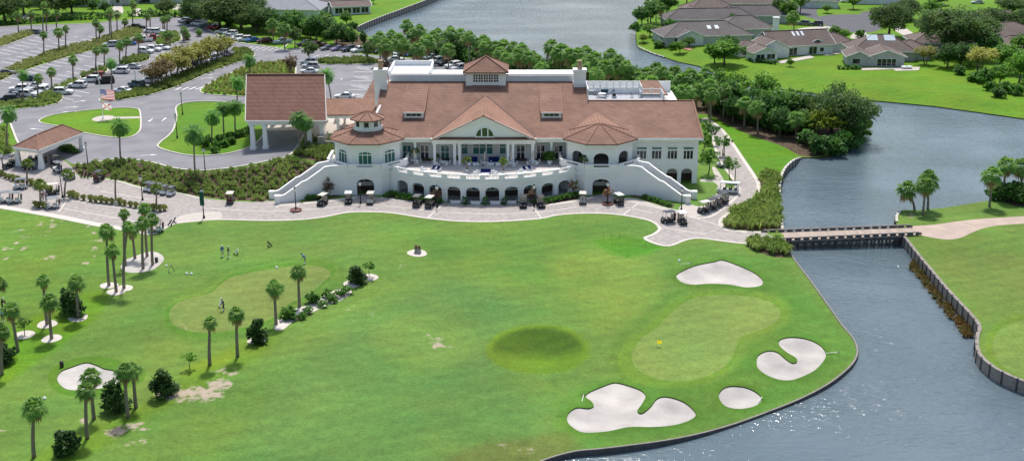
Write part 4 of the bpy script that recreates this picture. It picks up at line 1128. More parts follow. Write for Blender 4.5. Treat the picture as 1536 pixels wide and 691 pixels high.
# --- cupola on the ridge
cu = MB(); cx = XC; y0, y1 = 220.1, 227.0
cu.box(cx - 3.7, cx + 3.7, y0, y1, 13.3, 16.7); cu.box(cx - 3.82, cx - 2.6, y0 - .12, y1, 13.6, 16.4); cu.box(cx + 2.6, cx + 3.82, y0 - .12, y1, 13.6, 16.4)
cu.box(cx - 3.9, cx + 3.9, y0 - .2, y1 + .2, 16.45, 16.75); cu.box(cx - 2.58, cx + 2.58, y0 - .1, y0, 14.3, 14.6)
cup = cu.build('cupola', M_STUC, club)
for k in range(5):
    window(cup, frame_for((cx - 1.96 + k * .98, y0, 14.75), 0), 0, 0, .9, 1.55, M_GLASSD, 2, 3, .06, name='cupola_window')
mb = MB(); yc = (y0 + y1) / 2; h = 4.35; c = [(cx - h, yc - 4.2), (cx + h, yc - 4.2), (cx + h, yc + 4.2), (cx - h, yc + 4.2)]
for k in range(4): panel(mb, [(*c[k], 16.78), (*c[(k + 1) % 4], 16.78), (cx, yc, 19.2)], .2)
ro = mb.build('cupola_roof', M_ROOF, club)
mb = MB()
for p in c: mb.beam((*p, 16.83), (cx, yc, 19.25), .24, .14)
mb.build('ridge_cap', M_RIDGE, ro)
# --- mechanical well
mb = MB(); mb.box(-23.4, cx - 3.7, 221.7, 222.05, 14.3, 15.85); mb.box(cx + 3.7, 11.8, 221.7, 222.05, 14.3, 15.75); mb.box(1.5, 4.5, 221.6, 221.72, 15.4, 15.6)
mb.build('roof_parapet', M_PARAP, club)
mb = MB(); mb.box(-23.4, cx - 3.75, 222.1, 222.4, 15.4, 15.95); mb.box(cx + 3.75, 11.8, 222.1, 222.4, 15.3, 15.86); mb.build('parapet_coping', M_ROOF2, club)
mb = MB(); mb.box(-24.6, -16.3, 230.5, 241.6, 9, 14.0); mb.box(-24.6, -16.3, 241.3, 241.7, 14, 15.0); mb.box(-24.7, -24.3, 230.5, 241.3, 14, 14.9); mb.box(-16.6, -16.25, 230.5, 241.3, 14, 14.9)
mb.build('flat_roof_block', mat('roof_membrane', (.8, .8, .8), .6, .05, .5), club)
# --- chimneys
def chimney(x, y, zt, zb):
    mb = MB(); mb.box(x - 1.15, x + 1.15, y - 1.0, y + 1.0, zb, zt - .5); mb.box(x - 1.3, x + 1.3, y - 1.15, y + 1.15, zt - .5, zt); mb.box(x - 1.25, x + 1.25, y - 1.1, y + 1.1, zt - 2.9, zt - 2.5)
    o = mb.build('chimney', M_STUC, club)
    mb = MB(); mb.lathe([(.5, 0), (.45, .8), (.55, .85), (.55, 1.0), (.4, 1.05), (.4, 1.4), (.5, 1.45), (.5, 1.6), (.2, 1.7)], 10, Matrix.Translation((x, y, zt))); mb.build('chimney_pot', M_POT, o)
chimney(-24.9, 219.3, 17.5, 6.0); chimney(12.9, 220.3, 17.3, 11.5)
# --- dormers
for xd in (-17.9, 7.2):
    mb = MB(); zt = 11.75; yt = 220.3; w = 1.95
    P = [(xd - w, 207.6, zt), (xd + w, 207.6, zt), (xd + w, yt, RZ(yt) + .1), (xd - w, yt, RZ(yt) + .1)]
    panel(mb, P, .16); dr = mb.build('dormer_roof', M_ROOF, club)
    mb = MB(); mb.box(xd - w + .2, xd + w - .2, 208.1, 208.4, 10.5, zt - .1)
    for s in (-1, 1):
        x = xd + s * (w - .3)
        v = [(x, 208.2, 10.4), (x, 208.2, zt - .1), (x, yt - .4, RZ(yt) - .1), (x + s * .12, 208.2, 10.4), (x + s * .12, 208.2, zt - .1), (x + s * .12, yt - .4, RZ(yt) - .1)]
        mb.add(v, [(0, 1, 2), (5, 4, 3), (0, 3, 4, 1), (1, 4, 5, 2), (2, 5, 3, 0)])
    mb.beam((xd - w, 207.56, zt - .1), (xd + w, 207.56, zt - .1), .1, .24); mb.box(xd - w + .15, xd + w - .15, 207.95, 208.1, 10.62, 10.8)
    dw = mb.build('dormer_wall', M_TRIM, club)
    mb = MB()
    for k in (-.9, 0, .9): mb.box(xd + k - .4, xd + k + .4, 208.04, 208.099, 10.95, 11.4)
    mb.build('dormer_window', M_GLASSD, dw)
    mb = MB()
    for s in (-1, 1): mb.beam((xd + s * w, 207.6, zt + .05), (xd + s * w, yt, RZ(yt) + .12), .2, .12)
    mb.build('ridge_cap', M_RIDGE, dr)
# --- east wing
mb = MB()
xs = [26.0, 28.75, 31.4]
wall_panel(mb, 33.3 - 20.5, 8.4, [(x - .98 - 20.5, x + .98 - 20.5, 0, 2.05, .7) for x in xs], .4, M=frame_for((20.5, 202.0, 0), 0)); mb.build('wing_wall', M_STUC, club)
mb = MB(); mb.box(20.5, 33.42, 201.88, 202.0, 3.35, 3.6); mb.box(20.5, 33.5, 201.7, 202.0, 8.05, 8.2); mb.box(33.3, 33.42, 202, 226, 3.35, 3.6); mb.build('belt_course', M_TRIM, club)
mb = MB(); mb.box(21, 33, 205.2, 205.4, 0, 3.6); mb.build('arcade_back_wall', M_GREY, club)
mb = MB(); mb.box(21, 33, 205.05, 205.2, 0, 1.0); mb.build('dark_band', M_DARK, club)
for x in (23.15, 25.85, 28.65, 31.5):
    w_ = window(club, frame_for((x, 202.0, 4.45), 0), 0, 0, 1.9, 1.75, M_GLASSD, 3, 1, .13, name='wing_window')
    w2 = window(club, frame_for((x, 202.0, 6.25), 0), 0, 0, 1.9, .55, M_GLASS, 1, 1, .1, name='transom')
# --- deck on the roof
mb = MB(); mb.box(14.3, 26.6, 214.6, 222.4, 11.9, 12.1); mb.box(26.6, 29.5, 214.6, 219.0, 11.9, 12.1); mb.build('roof_deck', M_DECK, club)
mb = MB(); mb.box(14.3, 24.6, 222.2, 222.45, 12.1, 13.3); mb.box(24.5, 24.75, 219.2, 222.2, 12.1, 13.2); mb.box(24.76, 28.4, 219.0, 219.2, 12.1, 12.7); mb.box(14.11, 14.3, 214.5, 222.2, 12.1, 14.6); mb.box(28.3, 28.5, 214.5, 219.0, 12.1, 12.6)
mb.build('deck_parapet', M_TRIM, club)
def rail(mb, p, q, h, n):
    p, q = Vector(p), Vector(q)
    for i in range(n + 1):
        c = p.lerp(q, i / n); mb.box(c.x - .11, c.x + .11, c.y - .11, c.y + .11, c.z, c.z + h + .15)
    U = Vector((0, 0, h)); mb.beam(p + U, q + U, .14, .12); mb.beam(p + U * .12, q + U * .12, .1, .08)
    k = int((q - p).length / .3)
    for i in range(k): c = p.lerp(q, (i + .5) / k); mb.beam(c + U * .1, c + U, .035)
mb = MB(); rail(mb, (14.5, 222.33, 13.3), (24.6, 222.33, 13.3), 1.15, 8); rail(mb, (24.6, 222.3, 13.2), (24.7, 219.2, 12.9), 1.1, 2); rail(mb, (24.8, 219.1, 12.7), (28.3, 219.1, 12.7), 1.0, 2); rail(mb, (28.4, 219.0, 12.6), (28.4, 214.6, 12.6), 1.0, 4)
mb.build('deck_railing', M_TRIM, club)

# --- stairs
def stair(sg):
    top = Vector((XC + sg * 27.0, 196.3, TZ)); bot = Vector((XC + sg * 35.2, 191.6, 0.05))
    d = bot - top; run = Vector((d.x, d.y, 0)); Ln = run.length; u = run.normalized(); pn = Vector((-u.y, u.x, 0))
    if pn.y > 0: pn = -pn          # towards the viewer
    st = MB(); n = 22
    for i in range(n):
        a = top + u * (Ln * i / n); z1 = TZ * (1 - (i + 1) / n) + .02
        b = a + u * (Ln / n + .03)
        v = [a - pn * 1.3, a + pn * 1.3, b + pn * 1.3, b - pn * 1.3]
        st.add([(p.x, p.y, -.2) for p in v] + [(p.x, p.y, z1) for p in v], [(4, 5, 6, 7), (0, 1, 5, 4), (1, 2, 6, 5), (2, 3, 7, 6), (3, 0, 4, 7), (7, 6, 5, 4)])
    st.build('stair_steps', M_CONC, club)
    for side, nm in ((1, 'outer'), (-1, 'inner')):
        w = MB(); c = MB()
        prof = [(0, 5.15), (.14, 5.1), (.22, 4.6), (.5, 3.2), (.58, 3.05), (.66, 2.6), (.92, 1.25), (1.0, 1.15), (1.06, 1.1)]
        off = pn * (side * 1.5)
        P = [(top + u * (Ln * t) + off, z) for t, z in prof]
        if side < 0: P = [(p - pn * .0, z) for p, z in P]
        if side > 0: P = [(Vector((XC + sg * 23.2, 194.9, 0)), 5.15)] + P
        else: P = [(Vector((XC + sg * 26.2, 199.0, 0)), 5.15)] + P
        for (p, z), (q, y) in zip(P, P[1:]):
            dd = (q - p); dd.z = 0; nn = Vector((-dd.y, dd.x, 0)).normalized() * .17
            v = [(p.x + nn.x, p.y + nn.y, -.2), (q.x + nn.x, q.y + nn.y, -.2), (q.x - nn.x, q.y - nn.y, -.2), (p.x - nn.x, p.y - nn.y, -.2)]
            v += [(v[0][0], v[0][1], z), (v[1][0], v[1][1], y), (v[2][0], v[2][1], y), (v[3][0], v[3][1], z)]
            w.add(v, [(3, 2, 1, 0), (4, 5, 6, 7), (0, 1, 5, 4), (1, 2, 6, 5), (2, 3, 7, 6), (3, 0, 4, 7)])
            c.beam((p.x, p.y, z + .06), (q.x, q.y, y + .06), .5, .13)
        e = P[-1][0]; w.box(e.x - .4, e.x + .4, e.y - .4, e.y + .4, -.2, 1.25); c.box(e.x - .48, e.x + .48, e.y - .48, e.y + .48, 1.25, 1.4)
        w.build('stair_wall', M_STUC, club); c.build('stair_coping', M_TRIM, club)
    mb = MB(); mb.prism([(XC + sg * 23.2, 195.2), (XC + sg * 27.9, 195.2), (XC + sg * 26.3, 199.0), (XC + sg * 25.6, 203.0), (XC + sg * 24, 203)][::int(sg)], 0, TZ - .01); mb.build('stair_landing', M_STUC, club)
stair(-1); stair(1)

# --- porte-cochere
_n0 = set(o.name for o in club.children)
PX0, PX1 = -50.6, -35.3; PYE = 216.6; gz = 3.4
mb = MB(); zr, ze, d = 14.9, 8.05, 10.5
panel(mb, [(PX0, PYE, ze), (PX1, PYE, ze), (PX1, PYE + d, zr), (PX0, PYE + d, zr)]); panel(mb, [(PX0, PYE + d, zr), (PX1, PYE + d, zr), (PX1, PYE + 2 * d, ze), (PX0, PYE + 2 * d, ze)])
mb.build('porte_cochere_roof', M_ROOF2, club)
mb = MB()
mb.beam((PX0, PYE + d, zr + .05), (PX1, PYE + d, zr + .05), .4, .18); mb.build('ridge_cap', M_RIDGE, club)
mb = MB()
for x in (PX0 + .5, PX1 - .5):
    v = [(x - .15, PYE + .6, ze - .3), (x - .15, PYE + 2 * d - .6, ze - .3), (x - .15, PYE + d, zr - .55)]; v += [(a + .3, b, c) for a, b, c in v]
    mb.add(v, [(0, 2, 1), (3, 4, 5), (0, 1, 4, 3), (1, 2, 5, 4), (2, 0, 3, 5)])
mb.box(PX0 + .4, PX1 - .4, PYE + .3, PYE + .8, ze - .9, ze - .1); mb.box(PX0 + .4, PX1 - .4, PYE + 2 * d - .8, PYE + 2 * d - .3, ze - .9, ze - .1)
mb.box(PX0 + .4, PX0 + .9, PYE + .81, PYE + 2 * d - .81, ze - .9, ze - .3); mb.box(PX1 - .9, PX1 - .4, PYE + .81, PYE + 2 * d - .81, ze - .9, ze - .3)
mb.beam((PX0 - .05, PYE - .06, ze - .1), (PX1 + .05, PYE - .06, ze - .1), .12, .3)
for x in (PX0 - .05, PX1 + .05): mb.beam((x, PYE, ze - .1), (x, PYE + d, zr - .1), .12, .36); mb.beam((x, PYE + d, zr - .1), (x, PYE + 2 * d, ze - .1), .12, .36)
mb.box(PX0 + .9, PX1 - .9, PYE + .8, PYE + 2 * d - .8, ze - .32, ze - .2)
mb.build('porte_cochere_beam', M_TRIM, club)
for x, y in ((PX0 + 1.0, PYE + .6), (PX0 + 3.4, PYE + .6), (PX1 - 1.0, PYE + .6), (PX1 - 3.4, PYE + .6), (PX0 + 1.0, PYE + 2 * d - .7), (PX1 - 1.0, PYE + 2 * d - .7), (PX0 + 3.4, PYE + 2 * d - .7), (PX1 - 3.4, PYE + 2 * d - .7)):
    z0 = float(hgt(x, y)); mb = MB(); mb.frustum((x - .46, x + .46, y - .46, y + .46), (x - .36, x + .36, y - .36, y + .36), z0 + .5, ze - .9); mb.box(x - .58, x + .58, y - .58, y + .58, z0 - .2, z0 + .5); mb.box(x - .5, x + .5, y - .5, y + .5, ze - 1.25, ze - 1.0)
    mb.build('porte_cochere_column', M_TRIM, club)
for o in club.children:
    if o.name not in _n0 and 'column' not in o.name:
        for vt in o.data.vertices: vt.co.x -= .15 * (vt.co.y - PYE)
# breezeway
mb = MB(); zb = 7.3; yb = 225.0
panel(mb, [(PX1 - 1.2, yb, zb), (-24.8, yb, zb), (-24.8, yb + 5.0, zb + 2.2), (PX1 - 2.0, yb + 5.0, zb + 2.2)]); panel(mb, [(PX1 + .2, yb + 5, zb + 2.2), (-24.8, yb + 5, zb + 2.2), (-24.8, yb + 10, zb), (PX1 + .2, yb + 10, zb)])
mb.build('breezeway_roof', M_ROOF_LIT, club)
mb = MB(); mb.box(PX1 - 1.0, -24.8, yb + .1, yb + .4, zb - .75, zb - .05); mb.box(PX1 + .2, -24.8, yb + 9.6, yb + 9.9, zb - .75, zb - .05)
for x in (PX1 + .9, -31, -26.4): mb.box(x - .25, x + .25, yb + .1, yb + .6, 3.3, zb - .75); mb.box(x - .25, x + .25, yb + 9.4, yb + 9.9, 3.3, zb - .75)
mb.build('breezeway_frame', M_TRIM, club)
mb = MB(); mb.box(PX1 - 1.5, PX1 - .2, 214.6, 219.8, 2.4, 5.4); mb.box(PX1 - .2, PX1 + 2.6, 214.4, 214.9, 2.4, 4.6); mb.build('stone_wall', M_STONE, club)
mb = MB(); mb.box(PX1 + 2.6, -24.6, 213.2, 224.9, 3.30, 3.46); mb.build('entry_walk', M_CONC, club)
# hipped roofs on the west flank
mb = MB()
panel(mb, [(-30.6, 231, 8.4), (-24.9, 231, 8.4), (-24.9, 243, 11.2), (-28.9, 243, 11.2)])
panel(mb, [(-31.0, 206.5, 8.7), (-24.95, 206.5, 8.7), (-24.95, 219, 11.6), (-26.2, 213.5, 10.6)])
mb.build('flank_roof', M_ROOF, club)
mb = MB(); mb.box(-30.2, -24.7, 231.3, 243, 3.0, 8.2); mb.box(-29.8, -24.7, 206.8, 219, 3.0, 8.5); mb.build('flank_wall', M_STUC, club)
# ------------------------------------------------------------------ plants
L_PALM = leaf_mat('palm_leaf', (0.156, 0.312, 0.069), (0.265, 0.453, 0.092), .3, .8)
L_PALMW = leaf_mat('fan_palm_leaf', (0.121, 0.209, 0.022), (0.176, 0.264, 0.033), .3, .8)
L_DATE = leaf_mat('date_palm_leaf', (0.120, 0.300, 0.084), (0.224, 0.449, 0.089), .3, .8)
L_OAK = leaf_mat('oak_leaf', (0.063, 0.130, 0.040), (0.158, 0.244, 0.063), .4, .35)
L_TREE = leaf_mat('broad_leaf', (0.085, 0.215, 0.034), (0.229, 0.430, 0.057), .4, .35)
L_YELL = leaf_mat('yellow_leaf', (0.130, 0.207, 0.015), (0.285, 0.337, 0.039), .4, .5)
L_MYRT = leaf_mat('myrtle_leaf', (0.300, 0.300, 0.089), (0.510, 0.510, 0.120), .4, .35)
L_MYRT2 = leaf_mat('rusty_myrtle_leaf', (0.228, 0.168, 0.084), (0.300, 0.240, 0.096), .4, .3)
L_RUST = leaf_mat('rusty_leaf', (0.211, 0.137, 0.095), (0.359, 0.253, 0.158), .4, .6)
L_JUNI = leaf_mat('juniper_leaf', (0.046, 0.113, 0.035), (0.113, 0.212, 0.050), .35, 1.2)
L_HEDG = leaf_mat('hedge_leaf', (0.051, 0.140, 0.034), (0.127, 0.281, 0.051), .35, .8)
L_SHRB = leaf_mat('shrub_leaf', (0.074, 0.199, 0.035), (0.175, 0.374, 0.050), .4, 1.2)
L_GRAS = leaf_mat('ornamental_grass', (0.300, 0.340, 0.085), (0.420, 0.450, 0.140), .35, .5, trl=.55)
L_GRASG = leaf_mat('green_ornamental_grass', (0.210, 0.310, 0.060), (0.360, 0.440, 0.120), .35, .3, trl=.55)
L_DEAD = leaf_mat('dry_frond', (0.352, 0.256, 0.144), (0.448, 0.320, 0.176), .3, 1.0)
L_UNDER = leaf_mat('undergrowth_leaf', (0.059, 0.161, 0.039), (0.161, 0.338, 0.059), .45, .5)
M_BARK = mat('palm_bark', (.25, .205, .17), .95, .3, 3.0, .1, stretch=(1, 1, 3))
M_BOOT = mat('palm_boots', (.20, .13, .085), .95, .35, 6.0, .1)
M_WOOD = mat('tree_bark', (.17, .14, .115), .95, .3, 2.0, .1)

def quad_leaf(mb, p, d, s, L, w, droop=.0):
    """diamond leaflet from p along d, side s"""
    m = p + d * (L * .5); t = p + d * L - Vector((0, 0, droop * L))
    mb.add([p, m + s * w, t, m - s * w], [(0, 1, 2, 3)])

def fan_crown(seed, n=34, pet=.95, blade=1.05, low=-42, nseg=9, dead=4):
    rd = random.Random(seed); mb = MB(); dd = MB()
    for i in range(n):
        az = 2 * math.pi * (i * .382 + rd.uniform(-.03, .03)); t = (i + .5) / n
        el = R(82 + (low - 82) * t ** .9 + rd.uniform(-8, 8))
        tgt = mb if i < n - dead else dd
        if i >= n - dead: el = R(rd.uniform(-75, -55))
        h = Vector((math.cos(az), math.sin(az), 0)); d = (h * math.cos(el) + Vector((0, 0, math.sin(el)))).normalized()
        s = Vector((-math.sin(az), math.cos(az), 0)); 
        pl = pet * rd.uniform(.8, 1.1); p0 = Vector((0, 0, .1)); p1 = p0 + d * pl
        up = s.cross(d)
        tgt.add([p0 - s * .03, p0 + s * .03, p1 + s * .025, p1 - s * .025], [(0, 1, 2, 3)])
        B = blade * rd.uniform(.85, 1.1)
        for k in range(nseg):
            a = R(-78 + 156 * k / (nseg - 1))
            dk = (d * math.cos(a) + s * math.sin(a) + up * (-.12 * abs(math.sin(a)))).normalized()
            sk = dk.cross(up).normalized()
            quad_leaf(tgt, p1 - d * .1, dk, sk, B * (1 - .22 * abs(math.sin(a))), .125, droop=.28 + .3 * math.cos(el))
    return mb, dd

def feather_crown(seed, n=40, Lf=2.15, low=-30):
    rd = random.Random(seed); mb = MB()
    for i in range(n):
        az = 2 * math.pi * (i * .382 + rd.uniform(-.03, .03)); t = (i + .5) / n
        el = R(80 + (low - 80) * t + rd.uniform(-6, 6)); ln = Lf * rd.uniform(.85, 1.08)
        h = Vector((math.cos(az), math.sin(az), 0)); s = Vector((-math.sin(az), math.cos(az), 0))
        p = Vector((0, 0, .1)); e = el; st = 9
        for k in range(st):
            d = h * math.cos(e) + Vector((0, 0, math.sin(e))); q = p + d * (ln / st); up = s.cross(d)
            mb.add([p - s * .03, p + s * .03, q + s * .025, q - s * .025], [(0, 1, 2, 3)])
            if k > 0:
                w = .55 * (1 - abs(k / st - .45)) 
                for sd in (-1, 1):
                    for f in (0, .5):
                        o = p.lerp(q, f); dl = (d * .75 + s * sd * .95 - up * .28).normalized()
                        quad_leaf(mb, o, dl, dl.cross(up).normalized(), w * 1.15, .06, .12)
            p = q; e -= R(9 + 6 * t)
    return mb

def trunk_mesh(name, H, r0, r1, bend=(0, 0), boots=0.0):
    mb = MB(); pts = []; rad = []
    n = 8
    for i in range(n + 1):
        t = i / n; pts.append((bend[0] * t ** 1.6, bend[1] * t ** 1.6, H * t)); rad.append(r0 + (r1 - r0) * t + (.12 * r0 * (1 - t) ** 8))
    mb.cur = 0; mb.tube(pts, rad, 9)
    if boots:
        mb.cur = 1
        x, y = pts[-1][0], pts[-1][1]
        x2, y2 = pts[-2][0], pts[-2][1]
        mb.lathe([(r1, 0), (r1 * 1.9, boots * .45), (r1 * 2.1, boots * .8), (r1 * 1.2, boots)], 9, Matrix.Translation((x - (x - x2) * .4, y, H - boots)))
    return mb.mesh(name, [M_BARK, M_BOOT], True)

_fan = []
for k in range(4):
    g, d = fan_crown(10 + k, 36, .95, 1.08, -40)
    _fan.append((g.mesh('fan_crown', L_PALM), d.mesh('dry_fronds', L_DEAD)))
_fanw = []
for k in range(2):
    g, d = fan_crown(30 + k, 20, .8, .85, -10, dead=1); _fanw.append((g.mesh('fan_crown_bright', L_PALMW), d.mesh('dry_fronds', L_DEAD)))
_date = [feather_crown(50 + k).mesh('date_crown', L_DATE) for k in range(3)]
_TR = {}
def trunk_for(H, r0, r1, bend, boots):
    key = (round(H * 2) / 2, r0, round(bend[0], 1), round(bend[1], 1), boots)
    if key not in _TR: _TR[key] = trunk_mesh('palm_trunk', H, r0, r1, bend, boots)
    return _TR[key]

def palm(loc, H, kind='sabal', bend=(0, 0), size=1.0, label=None, group=None, cat='palm tree', hue=None, seed=None):
    """H: height of the trunk top"""
    rd = random.Random(seed if seed is not None else int(loc.x * 131 + loc.y * 37))
    name = {'sabal': 'cabbage_palm', 'fan': 'fan_palm', 'date': 'date_palm'}[kind]
    root = empty(name, loc, rd.uniform(0, 6.28) if bend == (0, 0) else 0); tag(root, label, cat, group)
    H = round(H * 2) / 2
    r0 = {'sabal': .21, 'fan': .17, 'date': .17}[kind]
    t = bpy.data.objects.new('trunk', trunk_for(H, r0, r0 * .72, bend, .9 if kind == 'sabal' else 0.0)); COL.objects.link(t); t.parent = root; t.location = (0, 0, -.1)
    def add(nm, me):
        o = bpy.data.objects.new(nm, me); COL.objects.link(o); o.parent = root; o.location = (bend[0], bend[1], H - .15); o.rotation_euler = (rd.uniform(-.08, .08), rd.uniform(-.08, .08), rd.uniform(0, 6.28))
        o.scale = (size * rd.uniform(.93, 1.07),) * 3; return o
    if kind == 'date': add('crown', rd.choice(_date))
    else:
        g, d = rd.choice(_fan if kind == 'sabal' else _fanw); c = add('crown', g)
        if kind == 'sabal':
            o = bpy.data.objects.new('dry_fronds', d); COL.objects.link(o); o.parent = c
    return root

def leaf_cloud(seed, blobs, n, size, flat=.0, up=.65, mat_=None, name='crown', shell=.55):
    """many small leaf faces spread through the volume of several lobes; blobs = (x,y,z,rx,ry,rz)"""
    r = np.random.default_rng(seed); mb = MB()
    vol = np.array([b[3] * b[4] * b[5] for b in blobs]) ** .8; vol /= vol.sum()
    V = []; F = []
    for b, f in zip(blobs, vol):
        m = max(8, int(n * f))
        d = r.normal(size=(m, 3)); d /= np.linalg.norm(d, axis=1)[:, None]
        rad = shell + (1 - shell) * r.random(m) ** .6
        # clumps: pull leaves towards a few twig ends
        tw = r.normal(size=(max(5, m // 26), 3)); tw /= np.linalg.norm(tw, axis=1)[:, None]
        tw *= (shell + (1.08 - shell) * r.random(len(tw)) ** .5)[:, None]
        pick = r.integers(0, len(tw), m); P = tw[pick] + r.normal(scale=.15, size=(m, 3))
        loose = r.random(m) < .25; P[loose] = (d * rad[:, None])[loose]
        P = P * np.array(b[3:6]) + np.array(b[0:3])
        nr = r.normal(size=(m, 3)) + np.array([0, 0, up * 2]); nr /= np.linalg.norm(nr, axis=1)[:, None]
        a = np.cross(nr, r.normal(size=(m, 3))); a /= np.linalg.norm(a, axis=1)[:, None]; c = np.cross(nr, a)
        s = size * r.uniform(.6, 1.3, m)
        for q in ((-1, 0), (0, -.6), (1, 0), (0, .6)): V.append(P + a * (q[0] * s)[:, None] + c * (q[1] * s)[:, None])
        base = sum(len(x) for x in V[:-4]) if len(V) > 4 else 0
        idx = np.arange(m); F += np.stack([base + idx, base + m + idx, base + 2 * m + idx, base + 3 * m + idx], 1).tolist()
    V = np.concatenate(V); me = bpy.data.meshes.new(name); me.from_pydata(V.tolist(), [], F); me.materials.append(mat_); me.update(); return me

def lobes(seed, R_, H0, Hc, k=9, spread=.62, rz=.55, lob=.5):
    """crown lobes round a centre: R_ crown radius, H0 crown base, Hc crown height"""
    rd = random.Random(seed); out = [(0, 0, H0 + Hc * .55, R_ * .62, R_ * .62, Hc * .45)]
    for i in range(k):
        a = 2 * math.pi * i / k + rd.uniform(-.4, .4); q = R_ * spread * rd.uniform(.75, 1.1)
        z = H0 + Hc * rd.uniform(.28, .72); l = R_ * lob * rd.uniform(.7, 1.15)
        out.append((q * math.cos(a), q * math.sin(a), z, l, l, l * rz * rd.uniform(.9, 1.3)))
    return out
def limb_mesh(seed, H0, R_, Hc, r0, stems=1, nb=7, m=None):
    rd = random.Random(seed); mb = MB()
    for s in range(stems):
        a = 2 * math.pi * s / max(1, stems) + rd.uniform(-.3, .3); o = .25 if stems > 1 else 0
        b = Vector((o * math.cos(a), o * math.sin(a), -.15)); t = Vector((b.x * 4 if stems > 1 else rd.uniform(-.2, .2), b.y * 4 if stems > 1 else rd.uniform(-.2, .2), H0 + Hc * .15))
        mb.tube([b, b.lerp(t, .5) + Vector((rd.uniform(-.1, .1), rd.uniform(-.1, .1), 0)), t], [r0 * 1.25, r0, r0 * .75], 8)
        for i in range(nb):
            az = 2 * math.pi * i / nb + rd.uniform(-.4, .4); q = R_ * rd.uniform(.5, .85); z = H0 + Hc * rd.uniform(.3, .8)
            p = Vector((q * math.cos(az), q * math.sin(az), z)); mid = t.lerp(p, .5) + Vector((0, 0, .08 * Hc))
            mb.tube([t, mid, p], [r0 * .55, r0 * .33, r0 * .1], 5)
    return mb.mesh('trunk', m or M_WOOD, True)

TREEK = {}
def tree_kind(key, seeds, R_, H0, Hc, n, size, mat_, r0=.25, stems=1, k=9, **kw):
    TREEK[key] = [(leaf_cloud(s, lobes(s, R_, H0, Hc, k, **kw), n, size, mat_=mat_), limb_mesh(s, H0, R_, Hc, r0, stems)) for s in seeds]
tree_kind('oak', (1, 2, 3), 6.5, 1.5, 8.2, 9500, .3, L_OAK, .42, k=12)
tree_kind('broad', (4, 5, 6), 3.6, 1.6, 5.6, 3200, .30, L_TREE, .22)
tree_kind('dark', (7, 8), 3.4, 1.2, 6.0, 3000, .30, L_HEDG, .22)
tree_kind('yellow', (9,), 3.4, 2.2, 4.5, 2600, .30, L_YELL, .2)
tree_kind('myrtle', (11, 12, 13), 3.1, 1.9, 3.2, 2300, .22, L_MYRT, .11, stems=4, spread=.7, lob=.38)
tree_kind('rust', (14, 15), 1.7, 1.0, 4.2, 1300, .2, L_RUST, .09, stems=3)
tree_kind('rustmyrtle', (16,), 3.0, 1.8, 3.1, 1900, .2, L_MYRT2, .11, stems=4, spread=.7, lob=.4)
tree_kind('holly', (17, 18), 2.0, 1.6, 3.6, 1700, .2, L_OAK, .13, k=7)
tree_kind('magnolia', (19, 20), 1.5, .9, 4.6, 1500, .2, L_HEDG, .12, k=7, spread=.4)
tree_kind('sapling', (21, 22), 1.2, 1.3, 1.8, 420, .17, L_TREE, .06, k=6)
tree_kind('flower', (23,), 1.0, .9, 1.6, 300, .16, leaf_mat('pink_bloom', (0.550, 0.125, 0.175), (0.250, 0.324, 0.074), .3, 1.5), .06, k=5)
def juniper(seed):
    r = random.Random(seed); bl = []
    for i in range(16):
        a = r.uniform(0, 6.28); z = r.uniform(.35, 3.0); q = (1.25 - .3 * z) * r.uniform(.5, 1.0)
        bl.append((q * math.cos(a), q * math.sin(a), z, .42, .42, .75 * r.uniform(.8, 1.3)))
    bl.append((0, 0, 1.5, .8, .8, 1.6))
    return leaf_cloud(seed, bl, 2600, .15, up=.1, mat_=L_JUNI, shell=.4), limb_mesh(seed, .5, .8, 1.5, .12, 1, 5)
TREEK['juniper'] = [juniper(s) for s in (31, 32, 33)]
TREEK['shrub'] = [(leaf_cloud(s, lobes(s, .75, .0, 1.1, 6), 420, .14, mat_=L_SHRB), limb_mesh(s, .1, .4, .8, .04, 3, 3)) for s in (41, 42, 43)]
TREEK['bush'] = [(leaf_cloud(s, lobes(s, 1.7, -.1, 2.4, 8), 1300, .24, mat_=L_SHRB), limb_mesh(s, .3, 1.0, 1.6, .07, 3, 4)) for s in (44, 45, 46)]
TREEK['darkbush'] = [(leaf_cloud(s, lobes(s, 2.0, -.2, 3.0, 8), 1700, .27, mat_=L_UNDER), limb_mesh(s, .3, 1.2, 2.0, .08, 3, 4)) for s in (47, 48, 49)]
TREEK['topiary'] = [(leaf_cloud(s, [(0, 0, .75, .42, .42, .75)], 420, .11, mat_=L_HEDG, shell=.8), limb_mesh(s, .1, .2, .9, .04, 1, 3)) for s in (51,)]

def tree(kind, loc, scale=1.0, label=None, group=None, cat='tree', name=None, sz=None):
    rd = random.Random(int(loc.x * 97 + loc.y * 53) + len(kind))
    cm, tm = rd.choice(TREEK[kind])
    nm = name or {'oak': 'oak_tree', 'broad': 'broadleaf_tree', 'dark': 'evergreen_tree', 'yellow': 'pale_leaved_tree', 'myrtle': 'crape_myrtle', 'rust': 'rusty_tree', 'rustmyrtle': 'crape_myrtle',
          'holly': 'clipped_tree', 'magnolia': 'magnolia_tree', 'sapling': 'sapling', 'flower': 'flowering_tree', 'juniper': 'juniper_tree', 'shrub': 'shrub', 'bush': 'bush', 'darkbush': 'bush', 'topiary': 'topiary'}[kind]
    sc = (scale, scale, scale * (sz or 1)) if not hasattr(scale, '__len__') else scale
    root = empty(nm, loc, rd.uniform(0, 6.28), sc); tag(root, label, cat, group)
    for n_, me in (('trunk', tm), ('crown', cm)):
        o = bpy.data.objects.new(n_, me); COL.objects.link(o); o.parent = root
    return root

